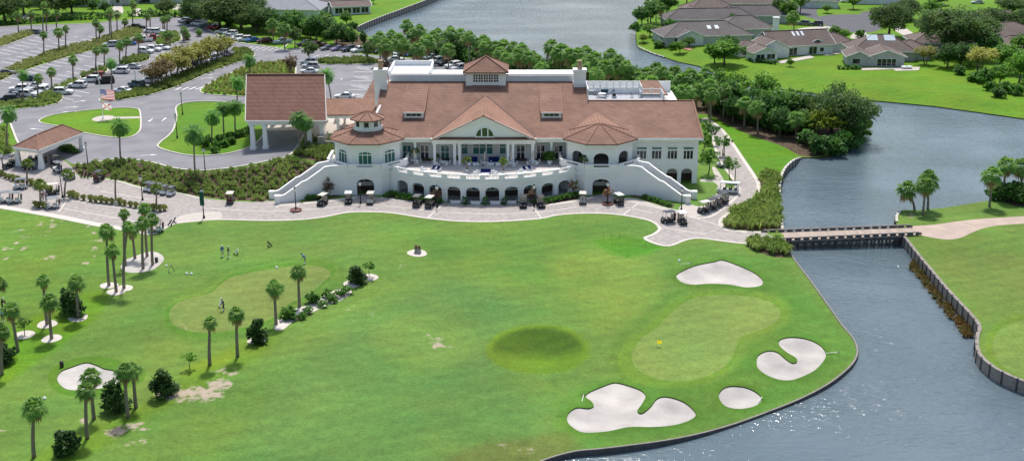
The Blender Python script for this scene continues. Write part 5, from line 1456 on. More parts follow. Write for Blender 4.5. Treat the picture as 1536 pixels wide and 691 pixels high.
# --- ornamental grass
def clump(mb, x, y, z, r, h, n, rd, w=.05):
    for i in range(n):
        a = rd.uniform(0, 6.28); q = r * math.sqrt(rd.random()); tl = rd.uniform(.35, 1.0)
        hh = h * rd.uniform(.65, 1.1); ca, sa = math.cos(a), math.sin(a)
        r1, r2, r3 = q * .3, q * .3 + r * tl * .45, q * .3 + r * tl * 1.15; z2, z3 = z + hh, z + hh * (.95 - .45 * tl)
        s = (-sa * w, ca * w)
        mb.add([(x + r1 * ca - s[0] * .5, y + r1 * sa - s[1] * .5, z), (x + r1 * ca + s[0] * .5, y + r1 * sa + s[1] * .5, z), (x + r2 * ca + s[0], y + r2 * sa + s[1], z2), (x + r3 * ca, y + r3 * sa, z3), (x + r2 * ca - s[0], y + r2 * sa - s[1], z2)], [(0, 1, 2, 4), (4, 2, 3)])
_gc = {}
for nm, mt, r_, h_, n_ in (('yellow', L_GRAS, .55, .95, 90), ('green', L_GRASG, .75, 1.0, 110), ('tall', L_GRASG, .85, 1.35, 120)):
    _gc[nm] = []
    for k in range(3):
        mb = MB(); clump(mb, 0, 0, -.05, r_, h_, n_, random.Random(60 + k), .08); _gc[nm].append(mb.mesh('grass_clump', mt))
def grass_clump(loc, kind='yellow', s=1.0, label=None, group=None):
    rd = random.Random(int(loc.x * 77 + loc.y * 11)); o = bpy.data.objects.new('grass_clump', rd.choice(_gc[kind])); COL.objects.link(o)
    o.location = loc; o.rotation_euler = (0, 0, rd.uniform(0, 6)); s *= rd.uniform(.85, 1.15); o.scale = (s, s, s); tag(o, label, 'ornamental grass', group); return o
def grass_bed(poly_px, kind, spacing, r_, h_, nb, seed, mt, jitter=.3, row=None):
    """one planted bed of ornamental grass (ground cover)"""
    W_ = to_world(curve(poly_px, True, 2)); P = np.array(W_); rd = random.Random(seed); mb = MB()
    lo, hi = P.min(0), P.max(0); pts = []; j = 0; y = lo[1]
    while y < hi[1]:
        x = lo[0] + (spacing / 2 if j % 2 else 0)
        while x < hi[0]:
            pts.append((x + rd.uniform(-jitter, jitter) * spacing, y + rd.uniform(-jitter, jitter) * spacing)); x += spacing
        y += spacing * .85; j += 1
    pts = np.array(pts); pts = pts[sdist(pts[:, 0], pts[:, 1], W_) > .25]
    for x, y, zz in zip(pts[:, 0], pts[:, 1], hgt(pts[:, 0], pts[:, 1])):
        s = rd.uniform(.8, 1.15); clump(mb, x, y, float(zz) - .05, r_ * s, h_ * s, nb, rd, .085)
    o = mb.build('ornamental_grass_bed', mt); tag(o, kind='stuff'); return o

grass_bed(SLOPEBED, 'slope', 1.3, .62, .85, 36, 1, L_GRASG); 
grass_bed(DRIVE_BED, 'drive', 1.2, .6, 1.0, 34, 2, L_GRASG)
grass_bed(BRIDGE_BED, 'bridge', 1.5, 1.0, 1.35, 60, 3, L_GRASG); grass_bed(BRIDGE_BED2, 'bridge2', 1.4, .9, 1.2, 60, 4, L_GRASG)
grass_bed(ISLANDS[2], 'i3', 1.7, .65, .9, 34, 5, L_GRAS); grass_bed(ISLANDS[4], 'i5', 1.5, .8, .9, 40, 6, L_GRASG); grass_bed(ISLANDS[5], 'i6', 1.3, .8, 1.1, 34, 7, L_GRASG)
grass_bed(ISLANDS[6], 'i7', 1.3, .8, 1.1, 34, 8, L_GRASG); grass_bed(ISLANDS[7], 'i8', 1.6, .9, .95, 36, 9, L_GRAS); grass_bed(ISLANDS[8], 'i9', 1.5, .9, 1.2, 34, 10, L_GRASG); grass_bed(ISLANDS[9], 'i10', 1.5, .95, .95, 34, 11, L_GRAS)
grass_bed(ISLANDS[3], 'i4', 1.3, .85, .95, 36, 12, leaf_mat('hedge_grass', (0.130, 0.200, 0.035), (0.280, 0.340, 0.070), .35, .12, trl=.55)); grass_bed(ISLANDS[11], 'i11', 1.3, .8, 1.1, 34, 13, L_GRASG)
grass_bed([(-40, 230), (-40, 196), (-10, 198), (8, 196), (17, 212), (22, 228), (10, 232)], 'west', 1.4, .8, 1.1, 36, 14, L_GRASG)

# ------------------------------------------------------------------ foreground palms: base, crown top, label
def palm_px(b, t, label, kind='sabal', size=1.0, group=None, crown=1.3):
    loc = G(*b); H = height_for(loc, t[1])
    s = (loc.y * CT + (HC - loc.z - H) * ST) / FPX
    xt = (t[0] - 768) * s - loc.x
    size *= random.Random(int(b[0] * 13 + b[1])).uniform(.86, 1.14)
    return palm(loc, max(1.5, H - crown * size), kind, (xt, 0.0), size, label, group)
GP = 'palms scattered over the practice lawn'
for b, t, l, *k in [
    ((51, 685), (49, 597), 'lone slim palm nearest the bottom left corner of the lawn'),
    ((131, 657), (127, 572), 'left palm of the pair standing in front of the lower left bunker'),
    ((141, 628), (134, 550), 'right palm of the pair in front of the lower left bunker, overlapping the sand'),
    ((192, 626), (185, 541), 'left palm of the pair right of the lower left bunker, beside the dark juniper'),
    ((204, 611), (198, 541), 'right palm of the pair right of the lower left bunker'),
    ((77.5, 507.6), (72, 442), 'palm in a white gravel ring below and right of the taller ringed palm'),
    ((70.6, 486), (63, 409), 'tall palm in a white gravel ring left of the round juniper'),
    ((117.4, 476.4), (113.4, 412.7), 'palm in a white gravel ring right in front of the round dark juniper'),
    ((27, 527), (15, 455.6), 'palm leaning left on the bright grass strip near the left edge, without a gravel ring'),
    ((3, 562), (2, 484.5), 'palm at the very left edge in front of a dark shrub'),
    ((-6, 478), (-3, 412), 'palm crown cut by the left edge beside two golfers'),
    ((163.5, 428), (159, 337.6), 'slim palm in the leftmost of three gravel rings below the sand circle'),
    ((174.5, 437.5), (167, 366.6), 'shorter palm in the middle of three gravel rings below the sand circle'),
    ((186, 432), (191, 333), 'palm in the rightmost of three gravel rings below the sand circle'),
    ((188, 398), (185, 310), 'tall palm at the left end of the sand circle'),
    ((202.6, 387.7), (197, 334.7), 'short palm at the back of the sand circle'),
    ((214.8, 402.7), (212.7, 326), 'palm in the front middle of the sand circle'),
    ((220.8, 384.5), (215.6, 303), 'tallest palm at the back of the sand circle'),
    ((229, 397), (227, 319), 'palm at the right end of the sand circle beside the bin'),
    ((314.7, 547), (314.7, 475.4), 'palm below the practice green, left of the other lone palm'),
    ((356.5, 534.5), (353.5, 458.5), 'lone palm between the practice green and the ringed juniper'),
    ((414.4, 486), (411, 422), 'palm at the left end of the planted bed by the practice green'),
    ((449.4, 459.6), (446.4, 397), 'palm behind the middle of the planted bed by the practice green'),
    ((1371.7, 315), (1362.3, 271.7), 'left palm of the waterside trio, thick trunk leaning left'),
    ((1384, 322.5), (1390, 267), 'front slim palm of the waterside trio beyond the bridge'),
    ((1391.5, 314), (1394, 254), 'tallest right palm of the waterside trio beyond the bridge'),
    ((1484, 310), (1490, 248), 'front palm of the grove at the right edge beyond the bridge'),
    ((1503, 299), (1511, 236), 'dark palm behind the front one in the right edge grove'),
    ((1532, 297), (1533, 237), 'palm cut by the right edge of the photo above the cart path')]:
    palm_px(b, t, l, group=None, size=.72 if b[0] < 1300 else 1.2)
for b, t, l in [((41, 274), (40, 240), 'small fan palm beside the pavilion left of the grass clump row'), ((61, 307), (59, 270), 'bushy yellow green fan palm by the parked golf carts'),
    ((97, 295), (99.5, 253), 'fan palm among grass clumps right of the pavilion carts'), ((173.6, 300), (172.5, 261), 'bright fan palm in the clump row in front of the bike rack'),
    ((235, 314), (234, 277), 'fan palm at the right end of the clump row by the cart line')]:
    palm_px(b, t, l, 'fan', .95, 'fan palms along the cart road', crown=1.0)
for b, t, l in [((181, 240), (178.6, 182), 'date palm on the kerb below the flagpole lawn'), ((292.6, 257.5), (290, 193), 'date palm at the driveway kerb above the grass slope'),
    ((11, 226), (11, 163), 'date palm at the left edge beside the pavilion'), ((318, 216), (318, 167), 'left date palm of the group on the lawn west of the porte-cochere'), ((336, 202), (334, 155), 'middle date palm of the group west of the porte-cochere'),
    ((353, 200), (352, 152), 'right date palm of the group beside the porte-cochere columns'), ((450, 229), (447, 171), 'date palm in front of the right porte-cochere columns'), ((459, 222), (457, 176), 'date palm close behind the one in front of the porte-cochere'),
    ((356, 156), (356, 118), 'date palm left of the porte-cochere roof corner'), ((375, 113), (374, 83), 'date palm in the island above the porte-cochere roof'), ((497, 152), (489, 104), 'date palm rising behind the right end of the porte-cochere roof'),
    ((34.5, 153), (34, 106), 'date palm beside the dark cars at the left of the parking lot'), ((168, 134), (166, 88), 'date palm beside the red pickup and the flagpole')]:
    palm_px(b, t, l, 'date', 1.0, None, crown=1.0)
PK = [((28, 49.5), (25, 18)), ((47.5, 47.5), (45.6, 15.6)), ((64.7, 47), (65, 1)), ((70, 47), (69, 13)), ((85, 43.6), (85, 16)), ((66.4, 84), (65, 48)), ((89, 77), (86.6, 41.7)), ((99, 74), (98, 38.4)), ((145, 64), (143, 28.6)), ((149, 60), (150, 36.5)),
      ((165, 54.7), (163, 17)), ((168, 61), (165, 12)), ((176, 47), (175, 15.6)), ((187, 41.7), (187, 28)), ((199.5, 41), (199, 1)), ((144, 107), (144, 71.6)), ((157, 98), (156, 67.7)), ((179.7, 95.6), (179, 60)), ((189, 93.7), (190, 54.7)), ((110, 119), (108.7, 84)),
      ((78, 134.7), (76, 101)), ((57, 147.7), (56.6, 110)), ((220, 53), (219.7, 19.5)), ((225.6, 43), (225, 11.7)), ((244.7, 45.6), (243.8, 24.7)), ((247, 47.5), (247, 23.4)), ((250.5, 45), (251.6, 22)), ((208, 83), (208, 50.8)), ((250, 71), (249, 48)), ((255, 71.6), (255.5, 46)),
      ((275.7, 62.5), (275.7, 39)), ((280, 60), (279, 48)), ((296.5, 54.7), (298, 41.7))]
PK.sort(key=lambda a: a[1][0])
for i, (b, t) in enumerate(PK): palm_px(b, t, 'palm in the parking lot islands, %s by crown' % ordn(i, len(PK)) if i < 30 else 'palm near the crape myrtles, %s' % ['third from the right by crown', 'second from the right by crown', 'rightmost by crown in the parking lot'][i - 30], group='palms of the parking lot islands', size=.85)

# ------------------------------------------------------------------ groves behind the clubhouse
def grove(tops, label, group, H=(6.5, 9.5), kind='sabal', sizes=(1.2, 1.6)):
    tops = sorted(tops)
    for i, (px, py) in enumerate(tops):
        rd = random.Random(int(px * 7 + py)); h = rd.uniform(*H)
        loc = from_top(px, py, h); s = rd.uniform(*sizes)
        palm(loc, h - 1.2 * s, kind, (0, 0), s, label % ordn(i, len(tops)), group)
grove([(569, 50), (578, 58), (587, 44), (598, 52), (610, 29), (619, 42), (629, 40), (640, 52), (650, 46), (657, 44), (666, 56), (675.5, 42), (684, 54), (691, 43), (700, 50), (704, 47), (716, 56), (725, 52), (730, 62), (605, 58), (626, 62), (672, 64)],
      'palm between the lake and the rear car row, %s', 'palms between the lake and the rear car row')
grove([(743, 61), (750, 70), (756, 62.5), (770, 64), (777, 74), (783, 65), (793, 78), (799, 75.5), (807, 83), (760, 80), (812, 92)], 'palm of the clump behind the central cupola, %s', 'palms behind the central cupola')
grove([(827.6, 61), (836, 72), (842, 69), (853.6, 73), (861, 80), (866.7, 74), (873, 88), (879.7, 73), (886, 84), (892.7, 78), (900, 90), (908, 91), (916, 74), (922, 90), (929, 83), (939.6, 91), (946, 104), (895, 100)], 'palm of the clump behind the right chimney, %s', 'palms behind the right chimney')
grove([(955, 107), (963, 116), (971, 104), (978, 116), (984, 96), (994, 102), (1003, 113), (1012.5, 101), (1021, 112), (1028, 108), (1036, 104), (1047, 112), (1059, 101), (1066, 118), (1078, 110), (986.5, 122), (1007, 128), (1028, 128), (1045, 126), (1068, 132), (1088, 124)],
      'palm of the clump behind the roof deck, %s', 'palms behind the roof deck')
for b, t, l in [((1116, 190), (1119, 145), 'left palm in front of the waterside wood by the bright lawn'), ((1136.5, 200), (1136, 151), 'second palm in front of the waterside wood, by the mulch edge'), ((1194, 208), (1194, 167), 'palm standing on the bare mulch before the big dark tree'), ((1187, 160), (1186, 132), 'palm at the back of the waterside wood facing the far lawn')]:
    palm_px(b, t, l, size=1.2)
def trees(kind, rows, lab, group, cat='tree'):
    rows = sorted(rows, key=lambda r: r[0])
    for i, r in enumerate(rows): tree(kind, G(r[0], r[1]), r[2], (lab % ordn(i, len(rows))) if '%s' in lab else lab, group, cat, sz=r[3] if len(r) > 3 else None)
trees('dark', [(1092, 172, 1.0, 1.1), (1100, 184, .8), (1128, 178, .95), (1150, 190, 1.0), (1170, 205, .85), (1175, 186, .9), (1072, 165, .9), (1210, 190, 1.0)], 'dark evergreen of the waterside wood, %s', 'dark evergreens of the waterside wood')
trees('broad', [(1082, 158, 1.0, 1.1), (1094, 170, 1.0), (1145, 165, 1.05, 1.1), (1160, 175, .9), (1190, 185, 1.0), (1105, 152, .9), (1205, 205, .75)], 'leafy green tree of the waterside wood, %s', 'leafy trees of the waterside wood')
tree('yellow', G(1236, 212), 1.05, 'yellow green tree beside the big dark tree at the water', None)
tree('oak', G(1261, 208), .92, 'big dark tree overhanging the water at the tip of the wood', None, sz=1.25)
tree('oak', G(1247, 196), .75, 'dark tree behind the yellow green one at the tip of the wood', None, sz=1.3)
tree('darkbush', G(1232, 230), 1.35, 'blue green bush at the water edge below the yellow green tree', None, 'bush')
tree('darkbush', G(1252, 226), 1.2, 'dark bush hanging over the water under the big tree', None, 'bush')
for x, y, q in [(1246, 231, 1.3), (1262, 223, 1.4), (1274, 216, 1.3), (1284, 206, 1.4), (1287, 194, 1.4), (1280, 186, 1.3), (1222, 222, 1.0), (1212, 216, 1.1), (1265, 180, 1.4)]: tree('darkbush', G(x, y), q, 'dark shore bush round the tip of the waterside wood', 'shore bushes of the waterside wood', 'bush')
# undergrowth between the palms
und = []
for x0, x1, y0, y1, n in ((560, 735, 72, 98, 15), (735, 815, 100, 112, 7), (830, 950, 110, 122, 10), (950, 1070, 130, 150, 13), (1070, 1210, 165, 205, 13)):
    for i in range(n):
        und.append((x0 + (x1 - x0) * (i + random.uniform(.2, .8)) / n, y0 + (y1 - y0) * (i + .5) / n * 1.0 + random.uniform(-5, 4), random.uniform(1.1, 1.9)))
for i, (x, y, s) in enumerate(sorted(und)):
    tree('darkbush', G(x, y), s, 'dark bush under the trees of the lakeside grove', 'undergrowth bushes of the lakeside grove', 'bush')
# north edge of the parking lot
trees('oak', [(8, 34, 1.0), (36, 22, .9), (88, 26, 1.15), (108, 20, .9), (300, 34, 1.0), (330, 42, 1.15), (362, 44, 1.15), (385, 48, .9), (250, 22, .55)], 'dark oak behind the parking lot hedge, %s', 'oaks behind the parking lot')
trees('dark', [(410, 50, .95), (450, 56, 1.0), (475, 62, 1.1), (505, 66, .9), (488, 52, 1.0), (430, 52, .9), (140, 19, .6), (158, 21, .6), (530, 50, .5), (345, 40, .7)], 'dark evergreen north of the rear car row, %s', 'evergreens north of the rear car row')
trees('broad', [(466, 58, .9), (395, 44, .8), (440, 46, .9), (520, 38, .6)], 'light green tree among the evergreens north of the rear cars, %s', 'light green trees north of the rear cars')
grove([(408, 28), (491, 22), (425, 36)], 'palm among the evergreens north of the rear cars, %s', None, (7, 9))
trees('magnolia', [(513, 68.5, .95), (529, 69.5, .95), (545, 72, .95)], 'narrow dark tree in the row right of the rear parked cars, %s', 'narrow trees by the rear cars')
tree('holly', G(442.5, 71.5), 1.15, 'round clipped tree on the small grass island among the rear cars'); tree('holly', G(465.5, 95), 1.15, 'dark tree in front of the black and maroon pickups'); tree('rust', G(437, 113), 1.05, 'rusty brown tree left of the three white cars')
tree('holly', G(553, 95), 1.05, 'dark tree left of the left chimney pot'); tree('rust', G(578, 112), .85, 'rusty olive tree right behind the left chimney'); tree('holly', G(632, 98), 1.15, 'grey green tree between blue car and white cars behind the roof')
CM = [(232, 131, .85, 'rustmyrtle'), (246, 127, .95, 'rustmyrtle'), (262, 119, 1.0, 'myrtle'), (278, 112, 1.0, 'myrtle'), (292, 106, 1.0, 'myrtle'), (306, 101, 1.0, 'myrtle'), (322, 95, 1.0, 'myrtle'), (336, 88, .85, 'myrtle')]
for i, (x, y, s, k) in enumerate(CM): tree(k, G(x, y), s * 1.38, 'crape myrtle in the row beside the entrance road, %s' % ordn(i, 8), 'crape myrtles beside the entrance road')
# junipers on the lawn
for x, y, s, l, sz in [(108, 470, 1.05, 'round dark juniper behind the ringed palm at the left', .95), (100, 680, .9, 'dark juniper nearest the bottom left corner', .8), (171, 616, .95, 'dark juniper beside the palm pair right of the bunker', 1.0), (244, 594, .95, 'dark juniper standing alone above the bare sand strip', 1.0),
    (386, 513, .85, 'dark juniper in a white ring by the planted bed', 1.0), (536, 424, .95, 'dark juniper at the upper right end of the planted bed', .75), (7, 546, .9, 'dark shrub cut by the left edge behind the palm', .8), (-2, 500, .7, 'low dark shrub at the left edge below the golfers', .6)]:
    tree('juniper', G(x, y), (s * 1.5, s * 1.5, s * sz), l, None, 'juniper')
tree('sapling', G(285, 553), .75, 'tiny sapling left of the lone palms'); tree('sapling', G(37, 502), .8, 'sapling in a white gravel ring near the left edge'); tree('sapling', G(554, 415), .8, 'small grey shrub tree in a ring beside the upper juniper')
for i, (x, y, s, k, l) in enumerate([(433, 478, 1.1, 'bush', 'blue green bush at the left end of the planted bed'), (440, 478, .7, 'shrub', 'small shrub in front of the leftmost bush of the planted bed'), (470, 454, 1.0, 'bush', 'leafy bush in the middle of the planted bed behind the palm'), (483, 460, .9, 'shrub', 'round shrub left of centre in the planted bed'), (453, 478, .9, 'shrub', 'low round shrub near the front of the planted bed'),
    (462, 470, 1.0, 'shrub', 'round shrub in the front middle of the planted bed'), (492, 446, 1.1, 'shrub', 'reddish shrub at the back of the planted bed'), (498, 452, 1.1, 'shrub', 'round shrub in the front right of the planted bed'), (510, 444, 1.1, 'shrub', 'green shrub right of centre in the planted bed'), (519, 440, 1.1, 'shrub', 'rightmost brownish shrub of the planted bed')]):
    tree(k, G(x, y), s * (.65 if k == 'bush' else 1), l, 'shrubs of the planted bed', 'shrub')
# garden beds of the clubhouse
HS = [(967, 298), (975, 300.5), (982, 302.5), (988.5, 304.5), (996, 307), (1003, 309.5)]
for i, (x, y) in enumerate(HS): tree('shrub', G(x, y), .85, 'round shrub below the right stair wall, %s' % ordn(i, 6), 'round shrubs below the right stair', 'shrub')
LB = [(x, 299.5 - (x - 465) * .07) for x in range(463, 492, 5)]
for i, (x, y) in enumerate(LB): tree('shrub', G(x, y), .9, 'dark shrub at the foot of the left stair wall, %s' % ordn(i, len(LB)), 'shrubs at the foot of the left stair', 'shrub')
GB = [(581, 296), (588, 293.5), (594, 295), (600, 297.5), (607, 298.5), (614, 299.5), (621, 300.5), (628, 302), (635, 303), (642, 304), (650, 305.5), (658, 305)]
for i, (x, y) in enumerate(GB): tree('shrub', G(x, y), 1.05, 'dark shrub in the bed before the left arches, %s' % ordn(i, len(GB)), 'shrubs before the left arches', 'shrub')
GB = [(806, 305), (814, 306), (822, 304), (829, 302.5), (836, 301), (843, 299.5), (850, 298), (857, 296.5), (864, 295)]
for i, (x, y) in enumerate(GB): tree('shrub', G(x, y), 1.05, 'dark shrub in the bed before the right arches, %s' % ordn(i, len(GB)), 'shrubs before the right arches', 'shrub')
tree('flower', G(860, 293), 1.1, 'small pink flowering tree by the rightmost arches'); tree('rust', G(492, 294), .62, 'slim grey brown tree against the left stair wall'); tree('flower', G(911, 303), 1.0, 'small leafy tree in a round pit before the right tower door'); tree('rust', G(655, 305), .5, 'thin reddish tree by the lamp before the left arches'); tree('rust', G(797, 305), .5, 'thin reddish tree by the lamp before the right arches')
SB = [(1058, 208, 1.0, 'dark shrub tree at the east wing corner'), (1066, 216, 1.1, 'round shrub tree beside the east path'), (1055, 238, 1.4, 'leafy tree close to the east wing wall'), (1084, 235, 1.1, 'small airy tree between the wing and the east path'), (1062, 262, 1.3, 'leafy tree on the small lawn by the east wing'), (1095, 270, 1.1, 'small tree at the bend by the white golf cart')]
for x, y, s, l in SB: tree('sapling', G(x, y), s * 1.3, l)
RS = [(300, 216), (308, 219), (326, 222), (338, 220), (348, 216), (330, 212), (345, 208), (356, 206), (364, 204), (372, 200), (312, 212), (322, 230)]
for i, (x, y) in enumerate(RS): tree('bush', G(x, y), .62, 'leafy bush under the date palms of the west lawn', 'bushes under the date palms of the west lawn', 'bush')
# clump row along the cart road
CR = [(2, 264), (8, 267), (14, 269), (20, 271), (27, 273), (34, 275), (47, 278), (54, 281), (57, 283), (63, 285), (70, 287), (76, 289), (104, 294), (110, 296), (116, 298), (126, 300), (136, 302), (144, 303.5), (152, 304), (160, 305), (168, 306), (180, 307), (187, 308.5), (196, 310), (204, 311.5), (214, 313), (222, 314.5), (230, 316), (240, 317), (247, 316)]
for i, (x, y) in enumerate(CR): grass_clump(G(x, y), 'yellow', 1.15, 'grass clump in the row between cart road and parking bay, %s' % ordn(i, len(CR)), 'grass clumps of the cart road row')
for i, (x, y) in enumerate([(53, 309), (58, 312), (65, 311), (70, 313)]): grass_clump(G(x, y), 'yellow', 1.0, 'grass clump round the bushy fan palm, %s' % ordn(i, 4), 'grass clumps round the bushy fan palm')
for i, (x, y) in enumerate([(92, 226), (97, 228), (103, 227), (109, 229), (115, 230), (98, 223), (106, 223)]): tree('shrub', G(x, y), 1.05, 'low dark shrub beside the pavilion drive', 'low shrubs beside the pavilion drive', 'shrub')
# right edge grove
for x, y, s, l in [(1515, 300, 1.2, 'dense bush under the right edge palms'), (1528, 303, 1.3, 'large bush at the right edge above the cart path'), (1498, 297, 1.1, 'dark bush behind the front palm at the right edge')]: tree('darkbush', G(x, y), s, l, None, 'bush')

for i in range(24):
    x = 282 + i * 10.5; tree('darkbush', G(x, 25 + (x - 282) * .16 + random.uniform(-5, 3) - (4 if x > 440 else 0)), random.uniform(.9, 1.4), 'dark bush under the trees north of the parking lot', 'undergrowth bushes north of the parking lot', 'bush')
wl = np.array(to_world(curve([(1378, 384), (1395, 403), (1423, 436), (1453, 468), (1466, 487)], False, 6))); mb = MB(); rd = random.Random(3)
wl = offset_line(wl, 2.0); wl = wl[0] if sdist(*wl[0].mean(0)[:, None], WP)[0] > sdist(*wl[1].mean(0)[:, None], WP)[0] else wl[1]
for i in range(len(wl) - 1):
    for k in range(5):
        p = wl[i] + (wl[i + 1] - wl[i]) * rd.random(); clump(mb, p[0] + rd.uniform(-.5, .5), p[1] + rd.uniform(-.5, .5), WATER_Z - .1, .5, .8 * rd.uniform(.5, 1.1), 22, rd, .06)
tag(mb.build('shore_weeds', leaf_mat('dry_weeds', (0.300, 0.170, 0.050), (0.220, 0.220, 0.060), .4, .6)), kind='stuff')
# --- tall clipped hedge north of the parking lot
def hedge(px_line, w, h, label, mt=L_HEDG, step=.55):
    W_ = np.array(to_world(curve(px_line, False, 6))); seg = np.r_[0, np.cumsum(np.hypot(*np.diff(W_, axis=0).T))]
    bl = []
    for s in np.arange(0, seg[-1], 1.1):
        x, y = np.interp(s, seg, W_[:, 0]), np.interp(s, seg, W_[:, 1]); z = float(hgt(x, y))
        bl.append((x, y, z + h * .5, .95, w * .6, h * .56))
    o = bpy.data.objects.new('hedge', leaf_cloud(5, bl, int(len(bl) * 170), .24, mat_=mt, shell=.75)); COL.objects.link(o); tag(o, label, 'hedge'); return o
hedge([(-60, 42), (0, 38), (50, 35), (100, 31), (163, 28)], 1.6, 2.0, 'long dark clipped hedge along the north west side of the parking lot')
hedge([(196, 25), (240, 25), (290, 27), (300, 30)], 1.6, 2.0, 'dark clipped hedge along the north side of the parking lot, right of the gap')
# ------------------------------------------------------------------ vehicles
M_PAINT = mat('car_paint', (1, 1, 1), .25, .04, .5, .5, objcol=True)
M_TYRE = mat('tyre', (.02, .02, .02), .8, .1, 3.0, .2)
M_RIM = mat('alloy_rim', (.42, .43, .45), .4, .1, 3.0, .5, metal=.6)
M_LAMP = mat('lamp_lens', (.75, .75, .72), .2, .05, 2.0, .5)
M_TAIL = mat('tail_lens', (.35, .015, .015), .3, .05, 2.0, .5)
M_BLK = mat('black_plastic', (.025, .025, .027), .55, .15, 3.0, .35)
M_SEAT = mat('tan_vinyl', (.48, .42, .34), .6, .1, 3.0, .3)
M_CANO = mat('canopy', (1, 1, 1), .45, .06, 1.5, .4, objcol=True)
M_STEEL = mat('steel', (.35, .36, .38), .35, .1, 3.0, .5, metal=.7)
M_BAGS = mat('golf_bag', (1, 1, 1), .7, .15, 4.0, .3, objcol=True)

def loft(mb, st):
    """st: list of (x, [(y,z)...]) closed sections of equal count"""
    n = len(st[0][1]); v = []; f = []
    for x, sec in st: v += [(x, y, z) for y, z in sec]
    for i in range(len(st) - 1):
        for k in range(n): f.append((i * n + k, (i + 1) * n + k, (i + 1) * n + (k + 1) % n, i * n + (k + 1) % n))
    f.append(tuple(range(n))); f.append(tuple((len(st) - 1) * n + k for k in range(n))[::-1])
    mb.add(v, f)
def car_sec(w, zb, zt, sh=.1):
    """closed section, shoulders rounded; from right bottom up over to the left"""
    return [(-w * .92, zb), (-w, zb + (zt - zb) * .35), (-w * .99, zt - sh), (-w * .88, zt), (0, zt + .03), (w * .88, zt), (w * .99, zt - sh), (w, zb + (zt - zb) * .35), (w * .92, zb)]
def make_car(L, Wd, hood, belt, roof, cab, boxy, bed=None):
    """cab = x of windscreen base, roof front, roof back, rear glass base (front is +x)"""
    h = L / 2; w = Wd / 2
    b = MB()
    st = [(-h, car_sec(w * .86, .42, belt - .22, .05)), (-h + .12, car_sec(w * .95, .3, belt - .06)), (-h + .6, car_sec(w, .28, belt)), (cab[3] if bed is None else cab[3], car_sec(w, .26, belt)), (cab[0], car_sec(w, .26, belt)),
          (cab[0] + .25, car_sec(w, .26, hood + .05)), (h - .55, car_sec(w * .98, .28, hood)), (h - .12, car_sec(w * .92, .3, hood - .12)), (h, car_sec(w * .8, .4, hood - .3, .05))]
    if bed is not None:
        st = [(-h, car_sec(w * .95, .42, belt)), (-h + .1, car_sec(w, .35, belt)), (cab[3], car_sec(w, .3, belt)), *st[4:]]
    loft(b, sorted(st, key=lambda s: s[0]))
    # roof and pillars
    rw = w * (.86 if boxy else .76); th = .07
    rf = (cab[2], cab[1], -rw, rw)
    b.frustum(rf, (cab[2] + .08, cab[1] - .08, -rw * .92, rw * .92), roof - th, roof)
    for sy in (-1, 1):
        for p, q in (((cab[0], sy * w * .9, belt), (cab[1], sy * rw * .97, roof - th)), ((cab[3], sy * w * .9, belt), (cab[2], sy * rw * .97, roof - th)), (((cab[0] + cab[3]) / 2 - .1, sy * w * .93, belt), ((cab[1] + cab[2]) / 2 - .1, sy * rw * .99, roof - th))):
            b.beam(p, q, .09, .07)
    if bed is not None:
        pass
    body = b.mesh('car_body', M_PAINT)
    g = MB(); g.frustum((cab[3] + .02, cab[0] - .02, -w * .9, w * .9), (cab[2] + .02, cab[1] - .02, -rw * .97, rw * .97), belt - .02, roof - th + .01)
    glass = g.mesh('car_windows', M_GLASSD)
    P = Proto(); P.part('body', body, key='body'); P.part('windows', glass)
    wh = MB(); r = .34 if roof < 1.6 else .38
    wm = Matrix.Rotation(math.pi / 2, 4, 'X'); wh.cur = 0; wh.lathe([(r * .7, -.11), (r, -.09), (r, .09), (r * .7, .11)], 14, wm); wh.cur = 1; wh.lathe([(r * .66, -.125), (r * .66, .125)], 10, wm)
    wmesh = wh.mesh('car_wheel', [M_TYRE, M_RIM])
    for x in (h * .62, -h * .6):
        for y in (-w * .93, w * .93): P.part('wheel', wmesh, (x, y, r))
    for s in (-1, 1):
        m = MB(); m.box(h - .16, h - .02, s * w * .68 - .17, s * w * .68 + .17, hood - .3, hood - .16); P.part('headlight', m.mesh('headlight', M_LAMP))
        m = MB(); m.box(-h - .0, -h + .12, s * w * .74 - .14, s * w * .74 + .14, belt - .32, belt - .12); P.part('taillight', m.mesh('taillight', M_TAIL))
    m = MB(); m.box(h - .03, h + .02, -w * .45, w * .45, .38, .58); m.box(-h - .02, -h + .03, -w * .6, w * .6, .36, .5); P.part('bumper_grille', m.mesh('grille', M_BLK))
    if bed is not None:
        m = MB(); m.box(-h + .12, cab[3] - .1, -w * .82, w * .82, belt + .035, belt + .05); P.part('truck_bed', m.mesh('truck_bed', M_BLK))
    return P
CARS = {'suv': make_car(4.7, 1.9, 1.02, 1.08, 1.72, (.95, .25, -1.85, -2.2), True), 'sedan': make_car(4.75, 1.84, .84, .93, 1.44, (.95, .15, -.95, -1.75), False),
        'pickup': make_car(5.6, 2.0, 1.12, 1.18, 1.86, (1.1, .5, -.75, -.95), True, bed=1), 'jeep': make_car(4.6, 1.92, 1.16, 1.18, 1.9, (.75, .5, -2.0, -2.15), True)}
WH, SI, GR, BK, NV, RD, BL, MA, TE, LT = (.80, .80, .79), (.5, .51, .53), (.17, .18, .19), (.012, .013, .016), (.018, .028, .06), (.35, .02, .025), (.03, .14, .38), (.08, .012, .02), (.03, .09, .11), (.32, .38, .44)
def car(px, py, ang, kind, col, label, group='cars in the parking lot'):
    c = G(px, py); nm = {'suv': 'parked_suv', 'sedan': 'parked_sedan', 'pickup': 'pickup_truck', 'jeep': 'parked_suv'}[kind]
    return CARS[kind].spawn(nm, c, R(ang), 1.0, label, 'pickup' if kind == 'pickup' else 'car', group, {'body': col})
